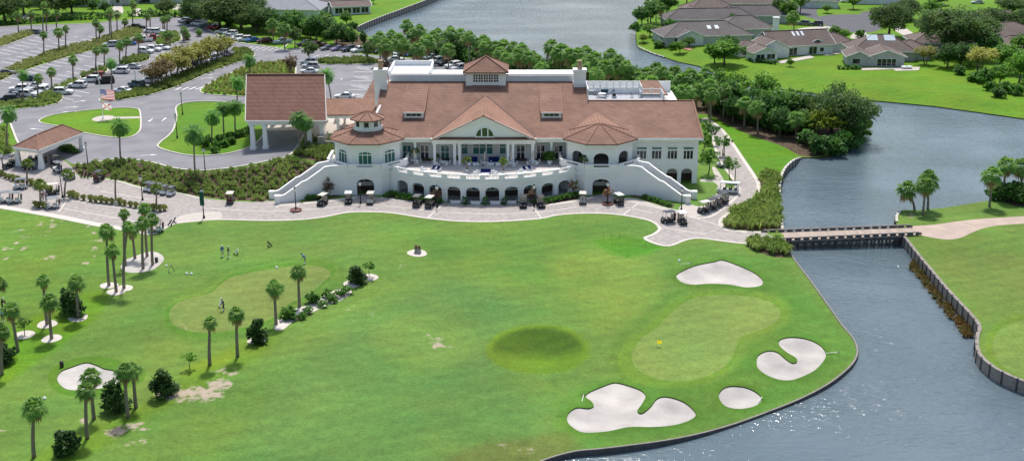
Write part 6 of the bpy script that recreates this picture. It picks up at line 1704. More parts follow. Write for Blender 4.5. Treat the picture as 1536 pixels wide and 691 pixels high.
CL = [ # lower left rows
 (11.5, 152.5, 195, 'suv', NV, 'dark navy SUV nearest the bottom left corner of the parking lot'), (20, 147, 195, 'sedan', GR, 'dark grey car behind the navy SUV at the lower left of the lot'), (29, 137, 195, 'suv', WH, 'white SUV behind the tall date palm at the lower left'),
 (11, 112, 20, 'sedan', GR, 'dark car at the far left by the long diagonal hedge'), (45, 121, 172, 'sedan', NV, 'lone dark blue sedan in the middle lot'), (44, 145, 350, 'suv', WH, 'white SUV at the tip of the left hedge, half hidden by shrubs'),
 (50, 142, 350, 'suv', SI, 'silver crossover at the front edge beside the hedge end'), (59, 139, 175, 'suv', WH, 'white crossover right of the hedge end'), (58, 131.5, 0, 'sedan', WH, 'white crossover behind the front one by the hedge'),
 (116.5, 131.5, 172, 'suv', WH, 'white crossover left of the red pickup at the row end'), (137, 123, 175, 'suv', WH, 'white hatchback beside the red pickup'), (95, 141.5, 5, 'suv', WH, 'second white crossover alone at the bay edge') ,
 (151, 118, 170, 'pickup', RD, 'red pickup truck behind the flagpole'), (158, 125, 200, 'jeep', BK, 'black and white off-roader in front of the red pickup'), (143, 118, 190, 'suv', MA, 'dark red car left of the red pickup'),
 (181, 110, 175, 'suv', WH, 'white car by the date palm and red pickup'), (199, 103, 172, 'sedan', SI, 'silver sedan in the middle of the lot left of the crape myrtles'), (205, 131, 150, 'jeep', TE, 'dark teal boxy SUV at the row front'), (225, 124.5, 155, 'suv', SI, 'silver SUV under the first crape myrtle'), (183, 139, 165, 'sedan', WH, 'pale sedan beside the flags and hedge'),
 # under the myrtles
 (239, 117, 160, 'sedan', WH, 'white car under the second crape myrtle trunk'), (284, 98, 150, 'suv', NV, 'navy car behind the middle crape myrtles'), (294, 96.5, 150, 'suv', WH, 'white car behind the middle crape myrtles'), (303, 94, 150, 'sedan', WH, 'pale car partly hidden by myrtle trunks'), (316, 90, 150, 'sedan', SI, 'silver car right of the myrtle trunks'),
 (332, 86.5, 150, 'sedan', NV, 'dark blue sedan near the right end of the myrtle row'), (342, 82.5, 150, 'sedan', GR, 'grey sedan at the very right end of the myrtle row'), (324, 88, 150, 'sedan', WH, 'white car between silver and dark blue cars at the myrtles'),
 # middle row
 (166, 70, 195, 'suv', SI, 'silver SUV at the left end of the middle row'), (173, 69.5, 195, 'suv', NV, 'dark SUV second in the middle row'), (183, 68.5, 195, 'sedan', TE, 'teal car in the middle row'), (193, 68, 195, 'sedan', BL, 'bright blue car in the middle row'), (203, 64.5, 195, 'sedan', RD, 'red car right of the blue one in the middle row'), (215, 63, 195, 'pickup', WH, 'white pickup right of the red car in the middle row'), (230, 60.5, 195, 'pickup', RD, 'large red pickup at the right of the middle row'),
 (219, 80, 345, 'suv', WH, 'front white SUV of the pair left of the crape myrtle crowns'), (231, 77, 345, 'suv', WH, 'second white SUV close to the crape myrtle crowns'), (244, 74.5, 345, 'sedan', WH, 'white car half hidden behind the myrtle crowns'),
 (208, 43.5, 5, 'suv', BK, 'lone black SUV in the upper lot'), (227, 49, 10, 'sedan', WH, 'white sedan left of a pair in the upper lot'), (237, 50.5, 10, 'suv', WH, 'white SUV right of a pair in the upper lot'), (54, 51, 175, 'sedan', GR, 'dark sedan at the end of the upper left hedge'),
 # top right row
 (277, 34, 165, 'suv', WH, 'white SUV at the left end of the top row under the oaks'), (286, 36, 165, 'suv', BK, 'black SUV second in the top row'), (297, 38.5, 165, 'suv', WH, 'white SUV third in the top row'), (301, 37, 165, 'suv', SI, 'white wagon behind the third SUV of the top row'), (308, 41.5, 165, 'sedan', TE, 'green car in the top row'), (318, 44, 165, 'sedan', RD, 'red car in the top row'), (321, 41.5, 165, 'sedan', NV, 'blue car just behind the red one in the top row'),
 (334, 51, 165, 'suv', SI, 'beige SUV right after the gap in the top row'), (346, 53.5, 165, 'suv', WH, 'white SUV behind the myrtle tips'), (342, 57.5, 165, 'sedan', SI, 'silver car in front of the white SUV at the myrtle tips'), (356, 60.5, 200, 'suv', WH, 'white SUV left of another white one before the blue car'), (367, 62, 200, 'suv', WH, 'white SUV next to the bright blue car'), (380, 63, 205, 'sedan', BL, 'bright blue car in the rear row by the lawn'), (397, 65, 205, 'suv', MA, 'maroon SUV right of the blue car'), (424, 66, 208, 'pickup', LT, 'pale blue pickup before the small tree island'),
 (459, 69.5, 212, 'pickup', BK, 'black pickup right of the tree island'), (476, 71.5, 215, 'pickup', MA, 'maroon pickup behind the dark small tree'), (491, 75, 222, 'sedan', GR, 'grey sedan left in the run of four cars'), (507, 76, 222, 'sedan', (.22, .16, .28), 'purple grey sedan second in the run of four cars'), (523, 77.5, 222, 'suv', NV, 'dark blue SUV third in the run of four cars'), (538, 78.5, 222, 'suv', WH, 'white SUV fourth in the run of four cars'), (570, 80, 230, 'suv', BK, 'black SUV behind the left chimney trees'),
 (600, 83, 235, 'suv', WH, 'white SUV left of the blue car behind the roof'), (614, 84, 245, 'sedan', BL, 'blue car right of the white SUV behind the roof'), (595, 92, 5, 'sedan', WH, 'white car by the rusty tree behind the left chimney'), (647, 89, 220, 'sedan', LT, 'pale green sedan right of the grey green tree'), (656, 95, 220, 'suv', WH, 'white SUV behind the flat roof block'), (669, 98, 220, 'suv', BK, 'black SUV right of the white one behind the flat roof'), (680, 102, 220, 'suv', WH, 'white SUV left of the cupola'), (688, 106, 220, 'suv', SI, 'silver SUV touching the cupola edge'),
 # beside the porte-cochere roof
 (463, 96.5, 178, 'suv', WH, 'rear white SUV of the three above the porte-cochere roof'), (466, 103, 178, 'suv', SI, 'middle silver SUV of the three above the porte-cochere roof'), (464, 110, 178, 'sedan', WH, 'front white car of the three above the porte-cochere roof'), (517, 148, 178, 'sedan', WH, 'white car parked right of the porte-cochere roof')]
for a in CL: car(*a)
# cars by the houses
car(1204, 38, 160, 'suv', GR, 'grey SUV on the drive beside the silver palm', None); car(1224, 39, 165, 'suv', NV, 'navy SUV at the edge of the cul-de-sac', None); car(1270, 4, 175, 'suv', WH, 'white SUV on the drive at the top right', None); car(1466, 6, 175, 'sedan', SI, 'pale car behind the big oaks at the top right', None)
car(217, 5, 175, 'suv', BK, 'dark car on a house drive at the top left', None)

# ------------------------------------------------------------------ golf carts
def make_cart():
    P = Proto()
    b = MB()   # front cowl, rear body
    loft(b, [(.35, [(-.55, .28), (-.55, .62), (0, .66), (.55, .62), (.55, .28)]), (.75, [(-.57, .25), (-.57, .86), (0, .92), (.57, .86), (.57, .25)]), (1.1, [(-.5, .3), (-.46, .7), (0, .76), (.46, .7), (.5, .3)]), (1.2, [(-.4, .34), (-.36, .56), (0, .6), (.36, .56), (.4, .34)])])
    loft(b, [(-1.15, [(-.5, .34), (-.5, .66), (0, .68), (.5, .66), (.5, .34)]), (-.75, [(-.58, .25), (-.58, .74), (0, .76), (.58, .74), (.58, .25)]), (-.2, [(-.58, .25), (-.56, .66), (0, .68), (.56, .66), (.58, .25)]), (-.12, [(-.56, .25), (-.55, .5), (0, .5), (.55, .5), (.56, .25)])])
    P.part('body', b.mesh('cart_body', M_PAINT), key='body')
    m = MB(); m.box(-.95, .95, -.54, .54, .2, .27); m.box(1.17, 1.26, -.42, .42, .28, .4); P.part('floor_pan', m.mesh('cart_floor', M_BLK))
    m = MB(); m.frustum((-.72, -.08, -.54, .54), (-.7, -.1, -.5, .5), .7, .84); P.part('seat', m.mesh('cart_seat', M_SEAT), key='seat')
    m = MB(); m.add([(-.72, -.5, .92), (-.62, -.5, .92), (-.72, -.5, 1.28), (-.8, -.5, 1.28), (-.72, .5, .92), (-.62, .5, .92), (-.72, .5, 1.28), (-.8, .5, 1.28)], [(0, 1, 2, 3), (7, 6, 5, 4), (0, 4, 5, 1), (1, 5, 6, 2), (2, 6, 7, 3), (3, 7, 4, 0)]); P.part('backrest', m.mesh('cart_back', M_SEAT))
    m = MB(); m.frustum((-1.05, .72, -.58, .58), (-1.08, .76, -.62, .62), 1.8, 1.84); m.frustum((-1.08, .76, -.62, .62), (-.98, .64, -.5, .5), 1.84, 1.92); P.part('canopy', m.mesh('cart_canopy', M_CANO), key='canopy')
    for s in (-1, 1):
        m = MB(); m.tube([(.82, s * .5, .85), (.62, s * .52, 1.8)], .025, 6); P.part('front_post', m.mesh('front_post', M_BLK))
        m = MB(); m.tube([(-.8, s * .52, .7), (-.86, s * .52, 1.8)], .025, 6); P.part('rear_post', m.mesh('rear_post', M_BLK))
    w = MB(); wm = Matrix.Rotation(math.pi / 2, 4, 'X'); w.cur = 0; w.lathe([(.16, -.11), (.235, -.09), (.235, .09), (.16, .11)], 14, wm); w.cur = 1; w.lathe([(.13, -.12), (.13, .12)], 10, wm); wm_ = w.mesh('cart_wheel', [M_TYRE, M_LAMP])
    for x in (.84, -.74):
        for y in (-.5, .5): P.part('wheel', wm_, (x, y, .235))
    m = MB()
    n = 14; R0 = .17; c = Vector((.42, .26, .98)); ax = Vector((-.8, 0, .6)); e1 = Vector((0, 1, 0)); e2 = ax.cross(e1)
    pts = [c + e1 * (R0 * math.cos(2 * math.pi * k / n)) + e2 * (R0 * math.sin(2 * math.pi * k / n)) for k in range(n + 1)]
    m.tube(pts, .02, 5); m.tube([c, c - ax * .35], .02, 5); P.part('steering_wheel', m.mesh('steering_wheel', M_BLK))
    for s in (-1, 1):
        m = MB(); m.tube([(-1.1, s * .24, .55), (-1.18, s * .24, 1.35)], [.13, .15], 8); m.tube([(-1.17, s * .24, 1.3), (-1.2, s * .2, 1.6)], .05, 5); P.part('golf_bag', m.mesh('golf_bag', M_BAGS), key='bag')
    m = MB(); m.box(-1.3, -1.05, -.45, .45, .42, .48); m.box(-1.12, -1.06, -.45, .45, 1.0, 1.06); P.part('bag_rack', m.mesh('bag_rack', M_STEEL))
    for s in (-1, 1):
        m = MB(); m.box(1.08, 1.2, s * .3 - .1, s * .3 + .1, .55, .66); P.part('headlight', m.mesh('cart_lamp', M_LAMP))
    return P
CART = make_cart()
TAN, CW, CB = (.66, .60, .52), (.78, .78, .77), (.02, .022, .025)
def cart(px, py, ang, body, can, label, group='golf carts', bags=True, s=1.0):
    return CART.spawn('golf_cart', G(px, py), R(ang), s, label, 'golf cart', group, {'body': body, 'canopy': can, 'bag': random.choice([(.03, .03, .035), (.03, .04, .12), (.4, .4, .4), (.12, .02, .02)])}, skip=() if bags else ('golf_bag', 'bag_rack'))
for a in [(484, 307, 250, CB, TAN, 'tan roofed golf cart left of the lamp by the left stair'), (523, 304, 275, CB, CW, 'white roofed golf cart left of the left tower door lamp'), (556, 304.5, 268, (.55, .5, .42), TAN, 'tan golf cart right of the lamp by the left tower door'),
    (626, 308.5, 75, CB, (.1, .105, .11), 'dark roofed golf cart of the pair before the left arches'), (645, 310, 70, CB, (.7, .66, .6), 'tan roofed golf cart of the pair before the left arches'), (785, 310, 265, CB, CB, 'black roofed golf cart left of the right arch lamp'), (811, 310, 282, CB, CB, 'black golf cart right of the lamp before the right arches'),
    (874, 304, 85, (.6, .58, .54), TAN, 'lone tan roofed golf cart before the right arches'), (928, 306, 110, CB, CW, 'white roofed golf cart right of the round tree pit'), (346, 304, 95, CB, TAN, 'tan roofed golf cart below the grass slope near the lamp'),
    (1002, 333, 200, CB, (.03, .04, .08), 'dark blue golf cart at the path fork by the right stair'), (1023, 334.5, 280, CB, CW, 'white roofed golf cart at the path fork beside the dark one'), (1056, 318, 215, CB, (.6, .58, .55), 'front cart with pale roof in the diagonal row by the east lawn'), (1067, 314, 215, CB, CB, 'second cart of the diagonal row by the east lawn, black roof'),
    (1074, 310, 215, CB, (.1, .1, .11), 'third cart of the diagonal row by the east lawn'), (1083, 306, 215, CB, CB, 'last cart of the diagonal row by the east lawn'), (1084, 250, 180, (.6, .6, .6), CB, 'golf cart up the east path beside the wing'),
    # left depot
    (9, 303, 200, (.6, .6, .6), (.18, .2, .22), 'left golf cart of the close pair at the left lawn edge'), (22, 304, 200, (.7, .7, .7), (.2, .22, .24), 'right golf cart of the close pair at the left lawn edge'), (31, 283, 195, (.7, .7, .7), (.16, .18, .22), 'golf cart alone behind the close pair at left'), (79, 291, 200, CB, TAN, 'tan roofed golf cart right of the bushy fan palm'), (79, 312, 200, (.75, .75, .75), (.25, .27, .3), 'front golf cart right of the bushy fan palm at the lawn edge'),
    (13, 251, 250, CB, (.06, .07, .09), 'dark golf cart at the far left beside the pavilion'), (22, 247.5, 250, CB, CB, 'dark golf cart behind the left pavilion column'), (43, 254, 180, CB, CB, 'dark golf cart inside the pavilion'), (52, 240, 200, CB, CB, 'golf cart at the back of the pavilion'), (83, 247, 130, CB, CB, 'top cart of the file right of the pavilion'), (87, 257, 135, (.7, .7, .7), (.15, .16, .18), 'middle cart of the file right of the pavilion'), (104, 268, 150, (.75, .75, .75), CB, 'front cart of the file right of the pavilion'),
    (149, 271, 75, CB, (.02, .03, .035), 'lone black golf cart beside the bag trolleys'), (234, 347, 190, (.75, .75, .75), (.22, .18, .15), 'golf cart under the tall palm group at the lawn edge')]:
    cart(*a)
for i, (x, y) in enumerate([(222, 286), (229, 287.5), (238, 289), (247, 291), (257, 293)]):
    cart(x, y, 255, (.85, .85, .85), (.07, .08, .095), 'golf cart in the row of five below the grass slope, %s' % ordn(i, 5), 'golf carts in the row of five', s=.82)
# six seat shuttle
def make_shuttle():
    P = Proto()
    b = MB(); loft(b, [(-2.0, [(-.55, .3), (-.55, .7), (0, .72), (.55, .7), (.55, .3)]), (1.2, [(-.58, .28), (-.58, .62), (0, .64), (.58, .62), (.58, .28)]), (1.5, [(-.55, .28), (-.55, .9), (0, .95), (.55, .9), (.55, .28)]), (1.9, [(-.45, .32), (-.4, .6), (0, .65), (.4, .6), (.45, .32)])])
    P.part('body', b.mesh('shuttle_body', M_PAINT), key='body')
    for x in (-1.6, -.7, .3):
        m = MB(); m.box(x, x + .5, -.52, .52, .72, .86); m.box(x - .08, x + .04, -.52, .52, .86, 1.3); P.part('seat', m.mesh('shuttle_seat', M_BLK))
    m = MB(); m.frustum((-2.1, 1.3, -.64, .64), (-2.0, 1.2, -.55, .55), 1.88, 2.0); P.part('canopy', m.mesh('shuttle_canopy', M_CANO), key='canopy')
    for s in (-1, 1):
        for x in (-1.9, -.4, 1.2):
            m = MB(); m.tube([(x, s * .54, .65), (x, s * .54, 1.9)], .03, 6); P.part('post', m.mesh('shuttle_post', M_BLK))
    for x in (1.4, -1.5):
        for y in (-.52, .52): P.part('wheel', CART.parts[-1][1] if False else [p for p in CART.parts if p[0] == 'wheel'][0][1], (x, y, .235))
    m = MB(); m.tube([(1.0, .1, 1.0), (1.0, .45, 1.0)], .03, 6); P.part('steering_wheel', m.mesh('shuttle_wheel', M_BLK))
    return P
make_shuttle().spawn('shuttle_cart', G(1091, 289), R(165), 1.0, 'long white roofed shuttle cart beside the east path tree', 'golf cart', None, {'body': (.7, .7, .7), 'canopy': CW})
# bag trolleys beside the pavilion, push carts
def trolley(px, py, ang, label, col=(.03, .03, .03), group=None, s=1.0):
    root = empty('push_cart', G(px, py), R(ang), s * .75); tag(root, label, 'golf trolley', group)
    m = MB(); m.tube([(.45, 0, .12), (-.1, 0, .75), (-.45, 0, 1.05)], .025, 6); m.tube([(-.45, -.2, 1.05), (-.45, .2, 1.05)], .025, 6); m.tube([(-.15, -.35, .2), (-.15, .35, .2)], .02, 6); m.tube([(-.15, 0, .2), (.1, 0, .5)], .02, 6); m.build('frame', M_STEEL if col[0] < .3 else M_TRIM, root)
    w = MB(); w.lathe([(.1, -.03), (.16, -.025), (.16, .025), (.1, .03)], 12, Matrix.Rotation(math.pi / 2, 4, 'X')); wm_ = w.mesh('trolley_wheel', M_TYRE)
    for p in ((.5, 0, .16), (-.15, -.36, .16), (-.15, .36, .16)):
        o = bpy.data.objects.new('wheel', wm_); COL.objects.link(o); o.parent = root; o.location = p
    m = MB(); m.tube([(.38, 0, .3), (-.25, 0, 1.12)], [.13, .16], 9); m.tube([(-.22, .05, 1.05), (-.4, .08, 1.35)], .04, 5); m.tube([(-.22, -.05, 1.05), (-.38, -.1, 1.3)], .05, 5)
    o = m.build('golf_bag', M_BAGS, root); o.color = (*col, 1)
for i, (x, y) in enumerate([(124, 266), (129, 266.5), (134, 267)]): trolley(x, y, 250, 'black bag trolley beside the lone black cart, %s' % ordn(i, 3), group='bag trolleys', s=1.2)
trolley(404, 370, 30, 'black push cart with a golf bag standing alone on the lawn', (.03, .03, .04)); trolley(355, 382, 180, 'white push cart beside the two golfers', (.75, .75, .75)); trolley(331, 461, 250, 'white golf bag trolley beside the man on the practice green', (.8, .8, .8)); trolley(256, 338, 200, 'dark push cart at the lawn corner by the tall palms', (.03, .03, .03)); trolley(262, 334.5, 220, 'dark push cart at the path edge right of another one', (.05, .05, .06)); trolley(8, 459, 90, 'dark golf bag trolley beside the golfers at the left edge', (.05, .05, .06))
# ------------------------------------------------------------------ seawalls, bridge
M_TIMB = mat('weathered_timber', (.30, .265, .23), .9, .3, 1.5, .15, stretch=(1, 1, 3))
M_PLANK = mat('bridge_planks', (.42, .34, .28), .9, .2, .6, .15, bump=.3, bscale=3, stretch=(3, .3, 1))
M_CAP = mat('pale_cap', (.55, .51, .46), .9, .15, 1.5, .15)
M_PILE = mat('dark_pile', (.10, .095, .095), .9, .3, 2.0, .15)
def seawall(px_line, label, posts=True, drop=.35, capw=.35, spacing=2.0, cap_mat=None, dark=False):
    W_ = to_world(curve(px_line, False, 5)); W_ = np.array(W_); seg = np.r_[0, np.cumsum(np.hypot(*np.diff(W_, axis=0).T))]
    k = int(seg[-1] / 1.0) + 2; s = np.linspace(0, seg[-1], k); P = np.stack([np.interp(s, seg, W_[:, 0]), np.interp(s, seg, W_[:, 1])], 1)
    c = P.mean(0); root = empty('seawall', (0, 0, 0)); tag(root, label, 'seawall')
    A, B = offset_line(P, .3); A2, B2 = offset_line(P, capw + .1); z = hgt(P[:, 0], P[:, 1])
    m = MB()
    for i in range(k - 1):
        v = [(*A[i], -2.6), (*A[i + 1], -2.6), (*B[i + 1], -2.6), (*B[i], -2.6), (*A[i], z[i] + .02), (*A[i + 1], z[i + 1] + .02), (*B[i + 1], z[i + 1] + .02), (*B[i], z[i] + .02)]
        m.add(v, [(0, 1, 5, 4), (2, 3, 7, 6), (4, 5, 6, 7)])
    m.build('planking', M_PILE if dark else M_TIMB, root)
    m = MB()
    for i in range(k - 1):
        v = [(*A2[i], z[i] + .03), (*A2[i + 1], z[i + 1] + .03), (*B2[i + 1], z[i + 1] + .03), (*B2[i], z[i] + .03)]; v += [(a, b, c_ + (.06 if dark else .12)) for a, b, c_ in v]
        m.add(v, [(0, 1, 5, 4), (2, 3, 7, 6), (4, 5, 6, 7)])
    m.build('cap', cap_mat or M_CAP, root)
    if posts:
        n = min(96, int(seg[-1] / spacing)); mp = MB(); mp.tube([(0, 0, -2.6), (0, 0, .2)], .13, 7); me = mp.mesh('seawall_post', M_PILE)
        ws = sdist(A[:, 0], A[:, 1], WP) ; side = 1 if ws.mean() > 0 else -1
        for i in range(n):
            t = (i + .5) / n * seg[-1]; x, y = np.interp(t, s, (A if side > 0 else B)[:, 0]), np.interp(t, s, (A if side > 0 else B)[:, 1])
            o = bpy.data.objects.new('post', me); COL.objects.link(o); o.parent = root; o.location = (x, y, float(hgt(x, y)))
seawall([(1351, 349), (1358, 357), (1375, 379), (1395, 403), (1423, 436), (1453, 468), (1469, 489), (1466, 504), (1466, 521), (1472, 535), (1491, 551), (1510, 561), (1536, 572), (1640, 612)], 'timber seawall with posts along the far right bank', cap_mat=M_TIMB)
seawall([(740, 720), (815, 690), (860, 677), (900, 673), (950, 667), (1000, 660), (1050, 650), (1100, 636), (1150, 618), (1200, 598), (1240, 577), (1268, 556), (1282, 540), (1286, 525), (1280, 508), (1262, 486), (1240, 455), (1215, 420), (1190, 387), (1181, 368)], 'low curved seawall round the golf green peninsula', posts=False, capw=.1, dark=True, cap_mat=mat('wall_cap', (.27, .25, .22), .9, .2, 1.5, .1))
seawall([(1174, 346), (1171, 320), (1169, 290), (1171, 268), (1178, 252), (1190, 241), (1200, 237)], 'seawall with dark posts beside the ornamental grass above the bridge')
seawall([(531, 43), (560, 30), (600, 15), (640, 0), (665, -12)], 'post and plank seawall on the lake shore at the top', spacing=2.2)
seawall([(1345, 333), (1345, 324), (1350, 317)], 'short dark retaining wall by the waterside trio of palms', spacing=1.5)
seawall([(957, 70), (977, 79.5), (997, 86)], 'low wall at the tip of the house lawn on the lake', spacing=2.5)
# bridge
br = empty('timber_bridge', (0, 0, 0)); tag(br, 'flat timber bridge with low rails crossing the channel', 'bridge')
a0, a1 = unproject(1146, 348.5, .1), unproject(1364, 340.5, .55); b0, b1 = unproject(1157, 361.5, .1), unproject(1378, 351.5, .55)
A0, A1, B0, B1 = Vector((*map(float, a0), .1)), Vector((*map(float, a1), .55)), Vector((*map(float, b0), .1)), Vector((*map(float, b1), .55))
m = MB(); m.add([A0, A1, B1, B0] + [p - Vector((0, 0, .3)) for p in (A0, A1, B1, B0)], [(3, 2, 1, 0), (4, 5, 6, 7), (0, 1, 5, 4), (1, 2, 6, 5), (2, 3, 7, 6), (3, 0, 4, 7)]); m.build('deck', M_PLANK, br)
for P0, P1, sg in ((A0, A1, -1), (B0, B1, 1)):
    m = MB(); off = Vector((0, 0, .38)); m.beam(P0 + off, P1 + off, .22, .16)
    m.build('rail', M_CAP if False else mat('rail_timber', (.30, .27, .25), .9, .25, 1.0, .1), br)
    n = 17
    for i in range(n + 1):
        c = P0.lerp(P1, i / n); m = MB(); m.box(c.x - .45, c.x + .45, c.y - .1, c.y + .1, c.z + .0, c.z + .3); m.build('rail_block', M_PILE, br)
    m = MB(); m.beam(P0 - Vector((0, 0, .45)), P1 - Vector((0, 0, .45)), .2, .35); m.build('girder', M_PILE, br)
for i in range(19):
    t = (i + .6) / 19.4
    for P0, P1, oy in ((A0, A1, .3), (B0, B1, -.15)):
        c = P0.lerp(P1, t); m = MB(); m.tube([(c.x, c.y + oy, -3), (c.x, c.y + oy, c.z - .2)], .16, 7); m.build('pile', M_PILE, br)
m = MB(); m.beam(B0 + Vector((0, -.22, -1.0)), B1 + Vector((0, -.22, -1.35)), .08, .2); m.build('brace', M_PILE, br)

# ------------------------------------------------------------------ lamps, flagpole, pavilion
M_IRON = mat('black_iron', (.02, .022, .024), .5, .15, 3.0, .4)
M_GLOBE = mat('lamp_globe', (.8, .79, .74), .3, .03, 2.0, .5)
P_LAMP = Proto()
m = MB(); m.lathe([(.17, 0), (.17, .25), (.11, .35), (.085, .6), (.06, 3.2), (.1, 3.25), (.1, 3.3)], 10); P_LAMP.part('post', m.mesh('lamp_post', M_IRON))
m = MB(); m.lathe([(.1, 3.3), (.2, 3.45), (.22, 3.75), (.16, 3.95)], 10); P_LAMP.part('globe', m.mesh('lamp_globe', M_GLOBE))
m = MB(); m.lathe([(.2, 3.95), (.12, 4.05), (.03, 4.2)], 10); P_LAMP.part('cap', m.mesh('lamp_cap', M_IRON))
for x, y, h, l in [(444, 314, 4.0, 'lamp post in a planter at the foot of the left stair'), (541, 305, 4.0, 'lamp post before the left tower door'), (656, 311, 4.0, 'lamp post by the pair of carts before the left arches'), (801, 310, 4.0, 'lamp post between two black carts before the right arches'), (911, 306, 4.0, 'lamp post before the right tower door'), (1022, 315, 4.0, 'lamp post at the foot of the right stair'), (1102, 277, 4.0, 'lamp post beside the white shuttle cart'), (1086, 233, 3.6, 'lamp post further up the east path'),
    (6, 263, 4.4, 'lamp post at the left edge before the pavilion'), (94, 296, 4.4, 'lamp post in the grass clump row right of the pavilion'), (132, 247, 4.4, 'lamp post on the drive beside the pavilion'), (214, 300, 4.4, 'lamp post left of the five carts'), (308, 258, 4.6, 'lamp post right of the date palm at the driveway'), (266, 207, 5.0, 'lamp post on the kerb of the west lawn'), (274, 172, 5.0, 'lamp post at the top of the west lawn'), (306, 327, 5.2, 'tall dark lamp post with green banner on the walk below the slope')]:
    P_LAMP.spawn('lamp_post', G(x, y), 0, (1.15, 1.15, h / 4.2), l, 'lamp post')
for x, y, h, l in [(205, 137, 5, 'thin lamp pole in the parking lot by the teal SUV'), (353, 77, 4.5, 'thin lamp pole at the tip of the myrtle island')]: P_LAMP.spawn('lamp_post', G(x, y), 0, (.8, .8, h / 4.2), l, 'lamp post')
b = G(306, 327); m = MB(); m.prism([(b.x - .32, b.y - .5), (b.x + .38, b.y - .5), (b.x + .38, b.y - .42), (b.x - .32, b.y - .42)], b.z + 2.3, b.z + 4.6); tag(m.build('banner', mat('green_banner', (.02, .10, .08), .7, .15, 2.0)), 'dark green banner hanging on the tall lamp post', 'banner')
for x, y in ((444, 316), (911, 306.5)):
    c = G(x, y); m = MB(); m.lathe([(.9, -.05), (1.0, .25), (.88, .25), (.85, .12)], 16, Matrix.Translation(c)); tag(m.build('tree_planter', mat('planter_brick', (.22, .10, .08), .8, .25, 3.0)), 'round brick planter at the foot of the left stair lamp' if x < 500 else 'round brick planter before the right tower door', 'planter')
# flags
f = G(155, 178); fpz = height_for(f, 101)
fl = empty('flagpole', f); tag(fl, 'tall white flagpole on the round paved spot of the oval lawn', 'flagpole')
m = MB(); m.lathe([(.25, 0), (.25, .15), (.12, .3), (.1, 1.0), (.06, fpz - .2), (.12, fpz - .15), (.12, fpz), (.03, fpz + .1)], 10); m.build('pole', M_TRIM, fl)
def flag(name, w, h, z, label, paint):
    """cloth rippling in the wind; faces coloured by paint(u, v)"""
    nx, ny = 26, 26; m = MB(); mats = []; ids = {}
    V = [(.1 + w * i / nx, .18 * math.sin(i * .55) * (i / nx) - .05 * (j / ny), h * j / ny - .25 * (i / nx) ** 1.3 + .05 * math.sin(i * .4)) for j in range(ny + 1) for i in range(nx + 1)]
    me = bpy.data.meshes.new(name); F = []; mi = []
    for j in range(ny):
        for i in range(nx):
            c = paint((i + .5) / nx, (j + .5) / ny)
            if c not in ids: ids[c] = len(mats); cc = {'red': (.6, .03, .05), 'white': (.85, .85, .85), 'blue': (.03, .05, .22), 'gold': (.5, .35, .08)}[c]; mats.append(leaf_mat('flag_' + c, cc, cc, .05, 1.0, 0, trl=.6))
            F.append((j * (nx + 1) + i, j * (nx + 1) + i + 1, (j + 1) * (nx + 1) + i + 1, (j + 1) * (nx + 1) + i)); mi.append(ids[c])
    me.from_pydata(V, [], F)
    for q in mats: me.materials.append(q)
    me.polygons.foreach_set('material_index', mi)
    o = bpy.data.objects.new(name, me); COL.objects.link(o); o.location = f + Vector((0, -.05, z)); tag(o, label, 'flag')
def us(u, v):
    if u < .42 and v > 6 / 13: 
        return 'white' if (int(u / .42 * 11) % 2 == 1 and int((v - 6 / 13) / (7 / 13) * 9) % 2 == 1) else 'blue'
    return 'red' if int(v * 13) % 2 == 0 else 'white'
def fla(u, v):
    if (u - .5) ** 2 * 2.2 + (v - .5) ** 2 < .035: return 'gold' if (u - .5) ** 2 * 2.2 + (v - .5) ** 2 > .012 else 'white'
    return 'red' if abs(abs(u - .5) - abs(v - .5)) < .085 else 'white'
zb = height_for(f, 149); flag('american_flag', 2.9, 2.2, zb, 'large flag with red and white stripes and starry blue canton, flying upper on the flagpole', us)
flag('state_flag', 1.9, 1.45, height_for(f, 164), 'white flag with red diagonal cross and central seal, lower on the flagpole', fla)

# cart pavilion
pv = empty('cart_pavilion', (0, 0, 0)); tag(pv, 'open cart pavilion with tiled hip roof on four white columns', 'pavilion')
def pvp(px, py, z): x, y = unproject(px, py, z); return Vector((float(x), float(y), z))
gz0 = float(G(58, 255).z); ez = gz0 + 3.9
C4 = [pvp(19, 220, ez), pvp(57, 225, ez), pvp(125, 199, ez), pvp(92, 190, ez)]; ra, rb = pvp(52, 208, ez + 1.55), pvp(90, 190.5, ez + 1.6)
ra = (C4[0] + C4[1]) / 2 + ((C4[2] + C4[3]) / 2 - (C4[0] + C4[1]) / 2) * .28; ra.z = ez + 1.7; rb = (C4[0] + C4[1]) / 2 + ((C4[2] + C4[3]) / 2 - (C4[0] + C4[1]) / 2) * .8; rb.z = ez + 1.7
m = MB(); panel(m, [C4[0], C4[1], ra], .15); panel(m, [C4[1], C4[2], rb, ra], .15); panel(m, [C4[2], C4[3], rb], .15); panel(m, [C4[3], C4[0], ra, rb], .15); m.build('roof', M_ROOF, pv)
m = MB()
for p, q in ((C4[0], ra), (C4[1], ra), (C4[2], rb), (C4[3], rb), (ra, rb)): m.beam(p + Vector((0, 0, .06)), q + Vector((0, 0, .06)), .22, .12)
m.build('ridge_cap', M_RIDGE, pv)
cen = sum(C4, Vector()) / 4; I4 = [cen + (p - cen) * .9 for p in C4]
m = MB()
for i in range(4): m.beam(C4[i] - Vector((0, 0, .2)), C4[(i + 1) % 4] - Vector((0, 0, .2)), .18, .36); m.beam(I4[i] - Vector((0, 0, .55)), I4[(i + 1) % 4] - Vector((0, 0, .55)), .4, .5)
m.build('beam', M_TRIM, pv)
